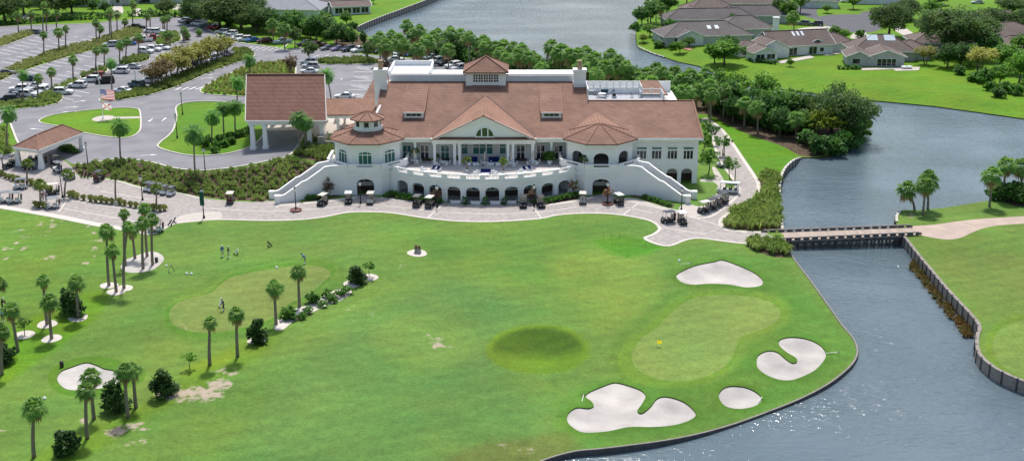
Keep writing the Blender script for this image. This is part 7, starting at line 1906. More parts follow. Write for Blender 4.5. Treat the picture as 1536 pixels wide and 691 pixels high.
for p in I4:
    z0 = float(hgt(p.x, p.y)); m = MB(); m.frustum((p.x - .4, p.x + .4, p.y - .4, p.y + .4), (p.x - .3, p.x + .3, p.y - .3, p.y + .3), z0 + .7, ez - .75); m.box(p.x - .5, p.x + .5, p.y - .5, p.y + .5, z0 - .1, z0 + .7); m.build('column', M_TRIM, pv)

# ------------------------------------------------------------------ people
M_SKIN = mat('skin', (.45, .27, .19), .6, .08, 5.0, .3)
M_CLOTH = mat('cloth', (1, 1, 1), .85, .12, 4.0, .1, objcol=True)
M_HAIR = mat('hair', (.08, .05, .035), .7, .2, 10.0, .2)
def skin_obj(name, verts, edges, radii, material, parent, root=0, col=None, sub=1):
    me = bpy.data.meshes.new(name); me.from_pydata(verts, edges, []); o = bpy.data.objects.new(name, me); COL.objects.link(o)
    o.modifiers.new('skin', 'SKIN'); 
    if not me.skin_vertices: 
        bpy.context.view_layer.objects.active = o
    sv = me.skin_vertices[0].data
    for i, r in enumerate(radii): sv[i].radius = (r, r) if not hasattr(r, '__len__') else r
    sv[root].use_root = True
    s = o.modifiers.new('sub', 'SUBSURF'); s.levels = sub; s.render_levels = sub
    dg = bpy.context.evaluated_depsgraph_get(); nm = bpy.data.meshes.new_from_object(o.evaluated_get(dg)); 
    bpy.data.objects.remove(o); nm.materials.clear(); nm.materials.append(material)
    nm.polygons.foreach_set('use_smooth', [True] * len(nm.polygons))
    q = bpy.data.objects.new(name, nm); COL.objects.link(q); q.parent = parent
    if col: q.color = (*col, 1)
    return q
def person(px, py, ang, label, shirt, legs, lean=0.0, cap=(.8, .8, .8), hands=None, long=False):
    """faces +x; lean bends the upper body forward; hands: (x, z) of the hands before the body"""
    root = empty('person', G(px, py), R(ang)); tag(root, label, 'person')
    hip = .92; L = R(lean)
    def up(x, y, z):   # upper body leaning about the hip
        dz = z - hip; return (x * math.cos(L) + dz * math.sin(L), y, hip + dz * math.cos(L) - x * math.sin(L))
    hx, hz = hands or (.12, .82)
    V = [(0, 0, hip), up(0, 0, 1.12), up(0, 0, 1.36), up(.01, 0, 1.48), up(.03, 0, 1.56), up(.04, 0, 1.66), up(.03, 0, 1.74)]
    rr = [(.15, .13), (.14, .12), (.17, .12), .065, (.07, .08), (.08, .095), (.05, .06)]
    E = [(i, i + 1) for i in range(6)]
    nose = len(V); V.append(up(.13, 0, 1.635)); rr.append(.018); E.append((5, nose))
    for s in (-1, 1):
        b = len(V); sh = up(0, s * .19, 1.41); el = Vector(up(.06, s * .26, 1.14)); hd = Vector((hx, s * .08, hz)) if hands else Vector(up(.12, s * .27, .86))
        if hands: el = (Vector(sh) + hd) / 2 + Vector((-.08, s * .07, -.02))
        V += [sh, tuple(el), tuple(hd)]; rr += [.062, .045, .032]; E += [(2, b), (b, b + 1), (b + 1, b + 2)]
        d = (hd - el).normalized(); sd = Vector((0, 1, 0))
        for k in range(4):
            V.append(tuple(hd + d * (.11 + (.012 if k in (1, 2) else 0)) + sd * ((k - 1.5) * .022) + Vector((.012, 0, -.01)))); rr.append(.011); E.append((b + 2, len(V) - 1))
        V.append(tuple(hd + d * .05 + Vector((.05, -s * .03, 0)))); rr.append(.012); E.append((b + 2, len(V) - 1))
        k = len(V); V += [(0, s * .09, .86), (.03, s * .11, .48), (-.01, s * .115, .09), (.14, s * .13, .035)]; rr += [.095, .062, .042, .04]; E += [(0, k), (k, k + 1), (k + 1, k + 2), (k + 2, k + 3)]
    skin_obj('body', V, E, rr, M_SKIN, root)
    T = [V[0], V[1], V[2], up(0, 0, 1.43)]; tr = [(.165, .145), (.16, .14), (.19, .14), (.09, .09)]; TE = [(0, 1), (1, 2), (2, 3)]
    for s, b in ((-1, nose + 1), (1, nose + 1 + 12)):
        i = len(T); a, e = Vector(V[b]), Vector(V[b + 1]); T += [tuple(a), tuple(a.lerp(e, .85))]; tr += [.078, .066]; TE += [(2, i), (i, i + 1)]
    skin_obj('shirt', T, TE, tr, M_CLOTH, root, col=shirt)
    T = [(0, 0, .99), V[0]]; tr = [(.16, .14), (.17, .15)]; TE = [(0, 1)]
    for s in (-1, 1):
        i = len(T); T += [(0, s * .09, .84), (.03, s * .11, .5)]; tr += [.11, .085]; TE += [(1, i), (i, i + 1)]
        if long: T.append((-.01, s * .115, .1)); tr.append(.065); TE.append((i + 1, i + 2))
    skin_obj('trousers' if long else 'shorts', T, TE, tr, M_CLOTH, root, root=1, col=legs)
    for s in (-1, 1):
        m = MB(); m.frustum((-.08, .2, s * .12 - .05, s * .12 + .05), (-.07, .12, s * .12 - .04, s * .12 + .04), 0, .1); o = m.build('shoe', M_CLOTH, root); o.color = (.75, .75, .75, 1)
    c = up(.035, 0, 1.7); m = MB(); m.lathe([(.105, -.01), (.1, .06), (.06, .11), (.01, .12)], 12, Matrix.Translation(c)); d = Vector(up(.19, 0, 1.69)); m.beam(Vector(c), d, .15, .02); o = m.build('cap', M_CLOTH, root); o.color = (*cap, 1)
    m = MB(); c = up(-.01, 0, 1.64); m.lathe([(.07, -.06), (.1, .0), (.1, .06)], 10, Matrix.Translation(c)); m.build('hair', M_HAIR, root)
    return root
person(334, 384, 300, 'person in a bright blue shirt and white cap standing left of another golfer', (.03, .2, .55), (.6, .6, .58)); person(343, 386, 10, 'person in a black shirt standing beside the white push cart', (.02, .02, .025), (.5, .48, .45), hands=(.3, .95))
person(458, 395, 185, 'person in a blue shirt bending over a putt above the practice green', (.03, .2, .5), (.2, .22, .25), lean=38, hands=(.5, .75), cap=(.05, .2, .5)); person(336, 465, 200, 'person in dark clothes and white cap beside a white bag on the practice green', (.06, .07, .13), (.07, .07, .09), lean=14, hands=(.35, .8), long=True)
person(4.5, 482, 90, 'person in a light blue shirt and dark shorts at the left edge of the lawn', (.25, .5, .65), (.03, .03, .04), cap=(.15, .3, .4)); person(4, 465, 30, 'person in black with a white cap at the left edge, behind the one in blue', (.02, .02, .02), (.03, .03, .03), lean=12, hands=(.4, .85), long=True)
person(70, 246, 250, 'person in dark clothes standing under the cart pavilion', (.03, .03, .035), (.04, .04, .05), cap=(.05, .05, .05), long=True); person(64.5, 302, 280, 'person in a dark red top standing left of the tan roofed depot cart', (.18, .05, .06), (.2, .2, .2), long=True); person(69.5, 302, 260, 'person in a grey top standing right beside the tan roofed depot cart', (.3, .3, .38), (.3, .3, .33), long=True)

# ------------------------------------------------------------------ small things on the lawn
c = G(626.5, 379); mk = empty('tee_marker', c); tag(mk, 'brown stone marker in a white gravel circle on the lawn', 'stone marker')
m = MB(); m.frustum((-.55, .55, -.4, .4), (-.4, .4, -.3, .3), 0, .7); m.build('base', M_STONE, mk); m = MB(); m.frustum((-.45, -.02, -.22, .22), (-.38, -.06, -.16, .16), .7, 1.25); m.frustum((.02, .45, -.22, .22), (.08, .4, -.18, .18), .7, 1.15); m.build('stone', mat('marker_stone', (.2, .13, .09), .9, .3, 4.0), mk)
c = G(985, 519.5); fs = empty('golf_flagstick', c); tag(fs, 'thin flagstick with a yellow flag on the main green', 'flagstick')
m = MB(); m.tube([(0, 0, 0), (0, 0, .8)], .025, 6); m.build('stick', M_TRIM, fs); m = MB(); m.add([(0, 0, .35), (.62, .06, .4), (.6, .05, .8), (0, 0, .86)], [(0, 1, 2, 3)]); m.build('flag', leaf_mat('yellow_flag', (.85, .68, .02), (.85, .68, .02), .05, 1.0, 0, trl=.6), fs)
for x, y, l in [(235, 393, 'dark litter bin on the sand circle'), (93, 550, 'dark bin at the edge of the lower left bunker')]:
    c = G(x, y); m = MB(); m.lathe([(.22, 0), (.24, .62), (.26, .65), (.15, .75)], 12, Matrix.Translation(c)); tag(m.build('litter_bin', M_BLK), l, 'bin')
c = G(254, 408); tr = empty('club_stand', c); tag(tr, 'pale leaning club stand on the lawn right of the sand circle', 'club stand'); m = MB(); m.beam((-.15, 0, 0), (.25, .1, 1.2), .3, .08); m.build('board', M_SEAT, tr); m = MB(); m.tube([(.25, .1, 1.1), (.6, .5, 0)], .04, 6); m.build('prop', M_BLK, tr)
for i, (x, y) in enumerate([(249.5, 399.5), (280, 411), (287, 411.5), (415, 402), (67, 598), (1019, 392)]):
    c = G(x, y); m = MB(); m.lathe([(.16, 0), (.2, .14), (.1, .28)], 10, Matrix.Translation(c)); tag(m.build('tee_block', M_TRIM), ['white tee block right of the sand circle', 'left white yardage plate on the lawn below the cart corner', 'right white yardage plate on the lawn below the cart corner', 'white ball box on the practice green edge', 'white ball box beside the lowest left palm', 'white sprinkler post left of the top bunker'][i], 'tee block')
for i, (x, y) in enumerate([(905, 358), (917, 357), (929, 356), (918, 366), (931, 371), (941, 385), (968, 371), (970, 352)]):
    c = G(x, y); m = MB(); m.tube([c, c + Vector((0, 0, .7))], .02, 6); tag(m.build('rope_stake', M_PILE), 'thin dark rope stake round the bright turf patch, %s' % ORD[i] + ' along its edge', 'stake', 'rope stakes of the turf patch')
for i, (x, y, a) in enumerate([(1021, 397, .3), (1239, 530, .2), (1137, 602, 1.0), (873, 602, 1.4)]):
    c = G(x, y); rk = empty('bunker_rake', c + Vector((0, 0, .05)), a); tag(rk, 'thin rake lying at the %s bunker edge' % ['top', 'heart shaped', 'small round', 'largest'][i], 'rake'); m = MB(); m.beam((0, 0, 0), (1.6, 0, .04), .05); m.build('handle', M_TRIM, rk); m = MB(); m.beam((1.6, -.35, .03), (1.6, .35, .03), .07); m.build('head', M_BLK, rk)

# ------------------------------------------------------------------ terrace furniture
M_NAVY = mat('navy_cushion', (.015, .025, .12), .9, .1, 3.0, .1)
M_FRAME = mat('white_furniture', (.78, .79, .8), .5, .05, 2.0, .3)
M_GCH = mat('grey_chair', (.28, .30, .33), .6, .1, 3.0, .3)
def furn_at(px, py, z=TZ): x, y = unproject(px, py, z); return Vector((float(x), float(y), z + .004))
P_TAB = Proto(); m = MB(); m.lathe([(.72, .70), (.75, .72), (.75, .75), (.70, .76)], 22); P_TAB.part('table_top', m.mesh('table_top', M_FRAME)); m = MB(); m.lathe([(.3, 0), (.28, .04), (.06, .1), (.06, .7)], 10); P_TAB.part('pedestal', m.mesh('pedestal', M_FRAME))
def chair_proto(mt):
    P = Proto(); m = MB(); m.frustum((-.24, .24, -.24, .24), (-.25, .25, -.25, .25), .4, .46); P.part('seat', m.mesh('chair_seat', mt))
    m = MB()
    for k in range(5): a = -.8 + k * .4; m.beam((-.25 * math.cos(a), .27 * math.sin(a), .46), (-.3 * math.cos(a), .29 * math.sin(a), .85), .08, .03)
    m.beam((-.22, -.24, .84), (-.31, 0, .86), .05); m.beam((-.31, 0, .86), (-.22, .24, .84), .05); P.part('backrest', m.mesh('chair_back', mt))
    for x in (-.2, .2):
        for y in (-.2, .2): m = MB(); m.tube([(x * 1.1, y * 1.1, 0), (x, y, .41)], .025, 5); P.part('leg', m.mesh('chair_leg', mt))
    return P
P_CH, P_CHG = chair_proto(M_FRAME), chair_proto(M_GCH)
def table_set(px, py, name, n=4, umb=True, P=P_CH, z=TZ, ph=.5):
    c = furn_at(px, py, z); P_TAB.spawn('round_table', c, 0, 1.0, 'round white table %s' % name, 'table', 'round terrace tables')
    for k in range(n):
        a = ph + 2 * math.pi * k / n; side = ['right side', 'back', 'left side', 'front'][int(((a + math.pi / 4) % (2 * math.pi)) / (math.pi / 2))] if n == 4 else 'edge'
        P.spawn('terrace_chair', c + Vector((1.05 * math.cos(a), 1.05 * math.sin(a), 0)), a + math.pi, 1.0, 'white chair, %s of the table %s' % (side, name), 'chair', 'chairs round the terrace tables')
    if umb:
        u = empty('closed_umbrella', c + Vector((0, 0, .02))); tag(u, 'closed cream umbrella on the table %s' % name, 'umbrella'); m = MB(); m.tube([(0, 0, .75), (0, 0, 2.75)], .025, 6); m.build('pole', M_TRIM, u); m = MB(); m.lathe([(.14, 1.15), (.17, 1.5), (.1, 2.4), (.03, 2.7)], 9); m.build('canopy', mat('cream_canvas', (.62, .52, .42), .9, .15, 4.0), u)
for a in [(621.5, 246, 'by the left french doors', 4, True), (665.5, 248.5, 'left of the navy lounge', 4, False), (727, 249.5, 'in front of the second navy bench', 4, True), (766.5, 250, 'right of the navy lounge', 4, True), (800, 247.5, 'by the right french doors', 4, True)]: table_set(*a)
def sofa(px, py, w, ang, label, cush=M_NAVY, z=TZ, high=.8, cat='sofa'):
    s = empty('outdoor_sofa', furn_at(px, py, z), R(ang)); tag(s, label, cat)
    m = MB(); m.box(-w / 2, w / 2, -.4, .4, .1, .32); m.box(-w / 2, w / 2, .34, .42, .32, high - .12)
    for x in (-w / 2, w / 2 - .08): m.box(x, x + .08, -.4, .34, .32, .58)
    for x in (-w / 2 + .05, w / 2 - .13):
        for y in (-.35, .27): m.box(x, x + .08, y, y + .08, 0, .1)
    m.build('frame', M_FRAME, s); m = MB(); m.box(-w / 2 + .1, w / 2 - .1, -.38, .3, .32, .46); m.build('seat_cushion', cush, s)
    m = MB(); m.box(-w / 2 + .1, w / 2 - .1, .16, .33, .47, high); m.build('back_cushion', cush, s)
sofa(708, 245, 2.2, 0, 'left long navy high back bench before the porch windows', high=1.15); sofa(741, 245, 2.2, 0, 'right long navy high back bench before the porch windows', high=1.15)
for px, l in ((703, 'left blue lounge chair below the left navy bench'), (713, 'right blue lounge chair below the left navy bench'), (737, 'left blue lounge chair below the right navy bench'), (747, 'right blue lounge chair below the right navy bench')): sofa(px, 248.5, .85, 180, l, mat('mid_blue_cushion', (.04, .09, .32), .9, .1, 3.0, .1), cat='lounge chair')
sofa(728.5, 260.5, 2.0, 0, 'blue sofa facing the balustrade in the middle of the terrace'); sofa(714, 262, .8, 300, 'white armchair left of the middle blue sofa', M_FRAME, cat='armchair'); sofa(742, 262, .8, 60, 'white armchair right of the middle blue sofa', M_FRAME, cat='armchair')
sofa(786, 256.5, .8, 20, 'left navy armchair near the right balustrade', cat='armchair'); sofa(794, 255.5, .8, 20, 'right navy armchair near the right balustrade', cat='armchair'); sofa(779, 261, .8, 300, 'white armchair at the right balustrade', M_FRAME, cat='armchair'); sofa(651, 255.5, .8, 340, 'left navy armchair near the left balustrade', cat='armchair'); sofa(658, 256.5, .8, 340, 'right navy armchair near the left balustrade', cat='armchair'); sofa(635, 257, .8, 60, 'white armchair at the left balustrade', M_FRAME, cat='armchair')
for px, py, l, w in ((728, 264, 'low white coffee table before the middle blue sofa', 1.2), (650, 260, 'low white coffee table at the left balustrade', 1.4), (790, 261, 'low white coffee table at the right balustrade', 1.4)):
    t = empty('coffee_table', furn_at(px, py)); tag(t, l, 'table'); m = MB(); m.box(-w / 2, w / 2, -.35, .35, .36, .42); m.build('table_top', M_FRAME, t)
    for x in (-w / 2 + .06, w / 2 - .06):
        for y in (-.29, .29): m = MB(); m.box(x - .03, x + .03, y - .03, y + .03, 0, .36); m.build('leg', M_FRAME, t)
def planter(px, py, w, d, h, label, z=TZ, plant='shrub', s=.8, plabel=None):
    c = furn_at(px, py, z); p = empty('planter', c); tag(p, label, 'planter'); m = MB(); m.frustum((-w / 2 * .85, w / 2 * .85, -d / 2 * .85, d / 2 * .85), (-w / 2, w / 2, -d / 2, d / 2), 0, h); m.build('box', M_FRAME, p); m = MB(); m.box(-w / 2 * .88, w / 2 * .88, -d / 2 * .88, d / 2 * .88, h, h + .02); m.build('soil', M_SOIL, p)
    if plant == 'palm': palm(c + Vector((0, 0, h)), 1.5, 'fan', (0, 0), .75, plabel, None, 'potted palm')
    else: tree(plant, c + Vector((0, 0, h - .05)), s, plabel, None, 'potted plant')
planter(652, 245.5, .7, .7, .6, 'white square pot left of the porch columns', plabel='round green plant in the white pot left of the porch columns', s=.7); planter(684.5, 245, 1.2, .7, .6, 'wide white planter between the left porch columns', s=.85, plabel='yellow green plant in the wide white planter between porch columns'); planter(824, 246, .7, .7, .7, 'white pot before the right french doors', plant='bush', s=.75, plabel='large leafy plant in the white pot by the right french doors')
planter(766, 243, .6, .6, .5, 'small white pot between the right porch columns', s=.7, plabel='dark plant between the right porch columns'); planter(655.5, 240, .6, .6, .5, 'small white pot behind the left porch column', s=.7, plabel='dark plant behind the left porch column')
for px, py, l in ((623.5, 243.5, 'behind the left french door table'), (700.5, 258, 'left of the middle blue sofa'), (755, 260, 'right of the middle blue sofa'), (877, 255, 'before the left arch of the open tower')): planter(px, py, .6, .6, .55, 'small white pot %s' % l, plant='palm', plabel='potted young palm %s' % l)
for k in range(2): P_CHG.spawn('terrace_chair', Vector((XC + 20.2 + k * .9, 197.8 + k * .6, TZ + .01)), 2.0 + k * 2, 1.1, 'pale chair inside the open tower, %s' % ['left one', 'right one'][k], 'chair', 'chairs inside the open tower')
# roof deck furniture
DZ = 12.1
for i, (px, py, l) in enumerate([(888, 141, 'at the left of the roof deck'), (915, 139, 'in the back middle of the roof deck'), (903, 146, 'in the front middle of the roof deck')]): table_set(px, py, l, 4, False, P_CHG, DZ)
sofa(927, 139, 2.4, 0, 'long grey bench at the right of the roof deck', M_GCH, DZ); sofa(907, 142, 1.6, 0, 'dark teal sofa in the middle of the roof deck', mat('teal_cushion', (.05, .1, .13), .9, .1, 3.0, .1), DZ, .95); sofa(906, 136.5, .8, 180, 'black armchair at the back of the roof deck, left one', M_BLK, DZ, cat='armchair'); sofa(924, 136.5, .8, 180, 'black armchair at the back of the roof deck, right one', M_BLK, DZ, cat='armchair'); sofa(921, 147, .9, 0, 'black armchair at the front of the roof deck', M_BLK, DZ, cat='armchair')
for px, l in ((948, 'left grey chair on the lower deck corner'), (960, 'right grey chair on the lower deck corner')): P_CHG.spawn('terrace_chair', furn_at(px, 146, DZ), 1.0, 1.1, l, 'chair', None)
# white planter boxes and topiaries before the arcade
for i, (px, py) in enumerate([(683.5, 305), (713.5, 306), (743, 306), (767, 305.5)]):
    c = G(px, py); p = empty('planter', c + Vector((0, 0, .03))); tag(p, 'low white planter box before the middle arches, %s' % ordn(i, 4), 'planter', 'white planter boxes before the arcade'); m = MB(); m.frustum((-.8, .8, -.25, .25), (-.88, .88, -.3, .3), 0, .6); m.build('box', M_FRAME, p); m = MB(); m.box(-.8, .8, -.24, .24, .6, .62); m.build('soil', M_SOIL, p)
for i, px in enumerate([697.5, 727.5, 757]): tree('topiary', G(px, 307), 1.0, 'dark clipped topiary column between white planters, %s' % ordn(i, 3), 'topiary columns before the arcade', 'topiary')
for px, py, l in [(503, 282, 'round red wreath sign on the left stair wall')]:
    pass
# ------------------------------------------------------------------ houses
def house_roof(name, c1, c2): return roof_mat(name, c1, c2, .2, .2, .3)
M_SHING = house_roof('grey_brown_shingle', (.115, .1, .095), (.16, .14, .132)); M_SHING2 = house_roof('brown_shingle', (.13, .098, .086), (.18, .138, .122)); M_SHING3 = house_roof('dark_shingle', (.105, .09, .09), (.15, .13, .13)); M_SHING4 = house_roof('pale_grey_roof', (.26, .27, .29), (.30, .31, .33))
M_HWALL = mat('house_wall', (.78, .78, .77), .8, .08, .6); M_HWALL2 = mat('grey_house_wall', (.48, .49, .47), .8, .1, .6); M_SKYL = mat('skylight', (.7, .74, .78), .2, .05, 1.0, .5); M_SOLAR = mat('pool_solar_panel', (.45, .55, .6), .3, .1, 1.0, .5)
def volume(parent, px, py, w, d, ang, wh, rh, kind, rmat, wmat, oh=.6, lift=0.0):
    """one wing: walls and hip or gable roof; centre of its base at the survey point"""
    c = G(px, py); M = Matrix.Translation(c + Vector((0, 0, lift))) @ Matrix.Rotation(R(ang), 4, 'Z')
    m = MB(); m.box(-w / 2, w / 2, -d / 2, d / 2, -.3, wh)
    W2, D2 = w / 2 + oh, d / 2 + oh; hz = wh - .05
    E = [(-W2, -D2, hz), (W2, -D2, hz), (W2, D2, hz), (-W2, D2, hz)]
    if kind == 'hip': q = max(0.05, W2 - D2); ra, rb = (-q, 0, wh + rh), (q, 0, wh + rh)
    else: ra, rb = (-W2, 0, wh + rh), (W2, 0, wh + rh); m.add([(-w / 2, -d / 2, wh), (-w / 2, d / 2, wh), (-w / 2, 0, wh + rh * .93), (w / 2, -d / 2, wh), (w / 2, d / 2, wh), (w / 2, 0, wh + rh * .93)], [(0, 2, 1), (3, 4, 5)])
    wo = m.build('wall', wmat, parent); wo.matrix_local = M
    r = MB(); panel(r, [E[0], E[1], rb, ra], .12); panel(r, [E[2], E[3], ra, rb], .12)
    if kind == 'hip': panel(r, [E[1], E[2], rb], .12); panel(r, [E[3], E[0], ra], .12)
    ro = r.build('roof', rmat, parent); ro.matrix_local = M
    f = MB()
    for i in range(4):
        if kind == 'gable' and i in (1, 3): 
            p = rb if i == 1 else ra; f.beam(Vector(E[i]) - Vector((0, 0, .1)), Vector(p) - Vector((0, 0, .1)), .1, .22); f.beam(Vector(p) - Vector((0, 0, .1)), Vector(E[(i + 1) % 4]) - Vector((0, 0, .1)), .1, .22)
        else: f.beam(Vector(E[i]) - Vector((0, 0, .12)), Vector(E[(i + 1) % 4]) - Vector((0, 0, .12)), .1, .22)
    f.build('fascia', M_TRIM, ro)
    f = MB(); f.beam(Vector(ra) + Vector((0, 0, .05)), Vector(rb) + Vector((0, 0, .05)), .3, .1)
    if kind == 'hip':
        for a, b in ((E[0], ra), (E[3], ra), (E[1], rb), (E[2], rb)): f.beam(Vector(a) + Vector((0, 0, .05)), Vector(b) + Vector((0, 0, .05)), .25, .08)
    f.build('ridge_cap', rmat, ro)
    return M, wo, ro
def hwin(parent, M, wdt, dpt, face, off, z, w, h, g=None):
    """window or glass door on a wing's face: front, left or right"""
    if face == 'front': Mw = M @ Matrix.Translation((off, -dpt / 2, 0))
    elif face == 'right': Mw = M @ Matrix.Translation((wdt / 2, off, 0)) @ Matrix.Rotation(math.pi / 2, 4, 'Z')
    else: Mw = M @ Matrix.Translation((-wdt / 2, off, 0)) @ Matrix.Rotation(-math.pi / 2, 4, 'Z')
    return window(parent, Mw, 0, z, w, h, g or M_GLASSD, max(1, int(w / 1.2)), 1, .1)
def slab(parent, name, M, x0, x1, y0, y1, frac0, wm, dpt, oh, wh, rh, mt):
    """flat panel lying on the front roof slope between slope fractions"""
    D2 = dpt / 2 + oh; P = []
    for x, t in ((x0, y0), (x1, y0), (x1, y1), (x0, y1)): P.append((x, -D2 * (1 - t), wh - .05 + (rh + .05) * t + .1))
    m = MB(); panel(m, P, .08); o = m.build(name, mt, parent); o.matrix_local = M
# white house on the lake lawn
h = empty('house', (0, 0, 0)); tag(h, 'white walled house with brown roof, big gable and patio on the lake lawn', 'house')
M1, w1, r1 = volume(h, 1190, 78, 19, 11, 14, 2.9, 3.4, 'gable', M_SHING2, M_HWALL)
for off in (-3, 3.2, 6): hwin(w1, Matrix.Identity(4), 19, 11, 'front', off, .7 if off > 5 else .1, 1.4 if off > 5 else 2.6, 1.3 if off > 5 else 2.2)
slab(r1, 'skylight', Matrix.Identity(4), -1.6, -.9, .62, .9, 0, 0, 11, .6, 2.9, 3.4, M_SKYL); slab(r1, 'skylight', Matrix.Identity(4), -.2, .5, .62, .9, 0, 0, 11, .6, 2.9, 3.4, M_SKYL); slab(r1, 'skylight', Matrix.Identity(4), 1.2, 1.9, .62, .9, 0, 0, 11, .6, 2.9, 3.4, M_SKYL)
M2, w2, r2 = volume(h, 1152, 84, 7.5, 9, 104, 2.8, 2.5, 'gable', M_SHING2, M_HWALL)
M2, w2, r2 = volume(h, 1142, 90, 5, 7, 104, 2.6, 1.5, 'gable', M_SHING2, M_HWALL)
hwin(w2, Matrix.Identity(4), 5, 7, 'left', -1.6, .5, 2.6, 1.6); hwin(w2, Matrix.Identity(4), 5, 7, 'left', 1.6, .5, 2.6, 1.6)
M3, w3, r3 = volume(h, 1118, 82, 7, 6.5, 14, 2.7, 1.4, 'hip', M_SHING2, M_HWALL); hwin(w3, Matrix.Identity(4), 7, 6.5, 'front', -1.5, .4, 2.2, 1.7); hwin(w3, Matrix.Identity(4), 7, 6.5, 'front', 1.6, .2, 1.6, 2.0)
c = G(1162, 62); m = MB(); m.box(c.x - .8, c.x + .8, c.y - .8, c.y + .8, 3, 7.1); m.box(c.x - 1.0, c.x + 1.0, c.y - 1, c.y + 1, 7.1, 7.3); m.build('chimney', M_HWALL, h)
volume(h, 1216, 78, 6, 7, 104, 2.7, 1.6, 'gable', M_SHING2, M_HWALL); M4, w4, r4 = volume(h, 1240, 75, 12, 8.5, 16, 2.8, 2.3, 'hip', M_SHING2, M_HWALL); hwin(w4, Matrix.Identity(4), 12, 8.5, 'front', -4.5, .8, 1.2, 1.3); hwin(w4, Matrix.Identity(4), 12, 8.5, 'front', -2, .1, 1.2, 2.1)
def patio(pts, z, mt, name, label):
    W_ = to_world(pts); zz = max(float(hgt(x, y)) for x, y in W_); m = MB(); m.prism([tuple(p) for p in W_][::-1], zz - .4, zz + z); o = m.build(name, mt); tag(o, kind='structure')
patio([(1165, 93), (1215, 84), (1222, 87), (1190, 93), (1172, 96)], .12, M_CONC, 'patio', ''); patio([(1232, 82), (1262, 78), (1266, 80), (1240, 84)], .12, M_CONC, 'patio', '')
# grey house with skylights
h = empty('house', (0, 0, 0)); tag(h, 'wide grey roofed house with two skylights and orange patio on the lake', 'house')
Ma, wa, ra_ = volume(h, 1052, 62, 27, 13, 10, 2.8, 3.3, 'hip', M_SHING, M_HWALL2); hwin(wa, Matrix.Identity(4), 27, 13, 'front', -9, .3, 3.6, 2.1); hwin(wa, Matrix.Identity(4), 27, 13, 'front', -4, .3, 2.4, 2.1)
for x in (0.5, 2.9): slab(ra_, 'skylight', Matrix.Identity(4), x, x + 1.2, .45, .68, 0, 0, 13, .6, 2.8, 3.3, M_SKYL)
Mb, wb, rb_ = volume(h, 1112, 53, 17, 12, 8, 3.0, 3.2, 'hip', M_SHING, M_HWALL2); volume(h, 1030, 66, 7, 8, 100, 2.8, 1.9, 'gable', M_SHING, M_HWALL)
patio([(1008, 66), (1020, 64), (1040, 73), (1034, 77), (1018, 72)], .1, mat('orange_patio', (.5, .27, .16), .9, .2, 1.0), 'patio', '')
# dark house behind
h = empty('house', (0, 0, 0)); tag(h, 'dark brown roofed house with a raised grey gable behind the skylight house', 'house')
Ma, wa, ra_ = volume(h, 1062, 38, 30, 10, 5, 2.8, 2.8, 'hip', M_SHING3, M_HWALL2); volume(h, 1125, 33, 22, 9, 4, 2.8, 2.8, 'hip', M_SHING3, M_HWALL2); volume(h, 1040, 34, 9, 8, 100, 3.0, 2.2, 'gable', M_SHING2, M_HWALL)
Mb, wb, rb_ = volume(h, 1062, 27, 17, 11, 12, 3.4, 3.2, 'hip', M_SHING2, M_HWALL2); hwin(wb, Matrix.Identity(4), 17, 11, 'front', -4, 1.6, 1.6, 1.2)
h = empty('house', (0, 0, 0)); tag(h, 'brown hip roofed house at the very top behind the dark house', 'house'); volume(h, 1120, 14, 30, 11, 0, 2.8, 3.0, 'hip', M_SHING2, M_HWALL2); volume(h, 1085, 8, 12, 10, 0, 2.8, 3.0, 'hip', M_SHING2, M_HWALL2)
# house with solar panels
h = empty('house', (0, 0, 0)); tag(h, 'brown house with pale solar panels on the ridge and open porch', 'house')
Ma, wa, ra_ = volume(h, 1318, 86, 17, 12, -4, 2.8, 3.7, 'hip', M_SHING2, M_HWALL2)
slab(ra_, 'solar_panel', Matrix.Identity(4), -4.2, -1.2, .62, .95, 0, 0, 12, .6, 2.8, 3.7, M_SOLAR); slab(ra_, 'solar_panel', Matrix.Identity(4), .6, 3.6, .62, .95, 0, 0, 12, .6, 2.8, 3.7, M_SOLAR)
Mb, wb, rb_ = volume(h, 1324, 96, 8, 9.5, 86, 2.8, 1.8, 'gable', M_SHING2, M_HWALL2); hwin(wb, Matrix.Identity(4), 8, 9.5, 'left', 0, .1, 5.2, 2.1)
Mc, wc, rc_ = volume(h, 1284, 95, 8.5, 6, 82, 2.6, 1.5, 'gable', M_SHING2, M_HWALL2); hwin(wc, Matrix.Identity(4), 8.5, 6, 'left', .6, .5, 2.2, 1.6)
Md, wd, rd_ = volume(h, 1362, 86, 10, 9, -6, 2.7, 2.2, 'hip', M_SHING2, M_HWALL2); hwin(wd, Matrix.Identity(4), 10, 9, 'front', -3, .3, 1.8, 2)
patio([(1292, 103), (1380, 101), (1378, 106), (1344, 107), (1340, 104.5), (1292, 106)], .1, M_CONC, 'patio', '')
for px, l in ((1356, 'left white round chair on the patio of the solar house'), (1364, 'right white round chair on the patio of the solar house')):
    c = G(px, 103.5); o = empty('round_chair', c + Vector((0, 0, .12))); tag(o, l, 'chair'); m = MB(); m.lathe([(.4, 0), (.75, .25), (.8, .5), (.6, .55)], 12); m.build('seat', M_FRAME, o); m = MB(); m.lathe([(.55, .0), (.6, .12)], 12, Matrix.Translation((0, .2, .55))); m.build('cushion', M_FRAME, o)
c = G(1268, 104); 
hedge([(1262, 104), (1290, 104)], 1.2, 1.1, 'low clipped hedge left of the solar house'); hedge([(1128, 92), (1165, 97)], 1.0, 1.0, 'dark low hedge below the white house bay')
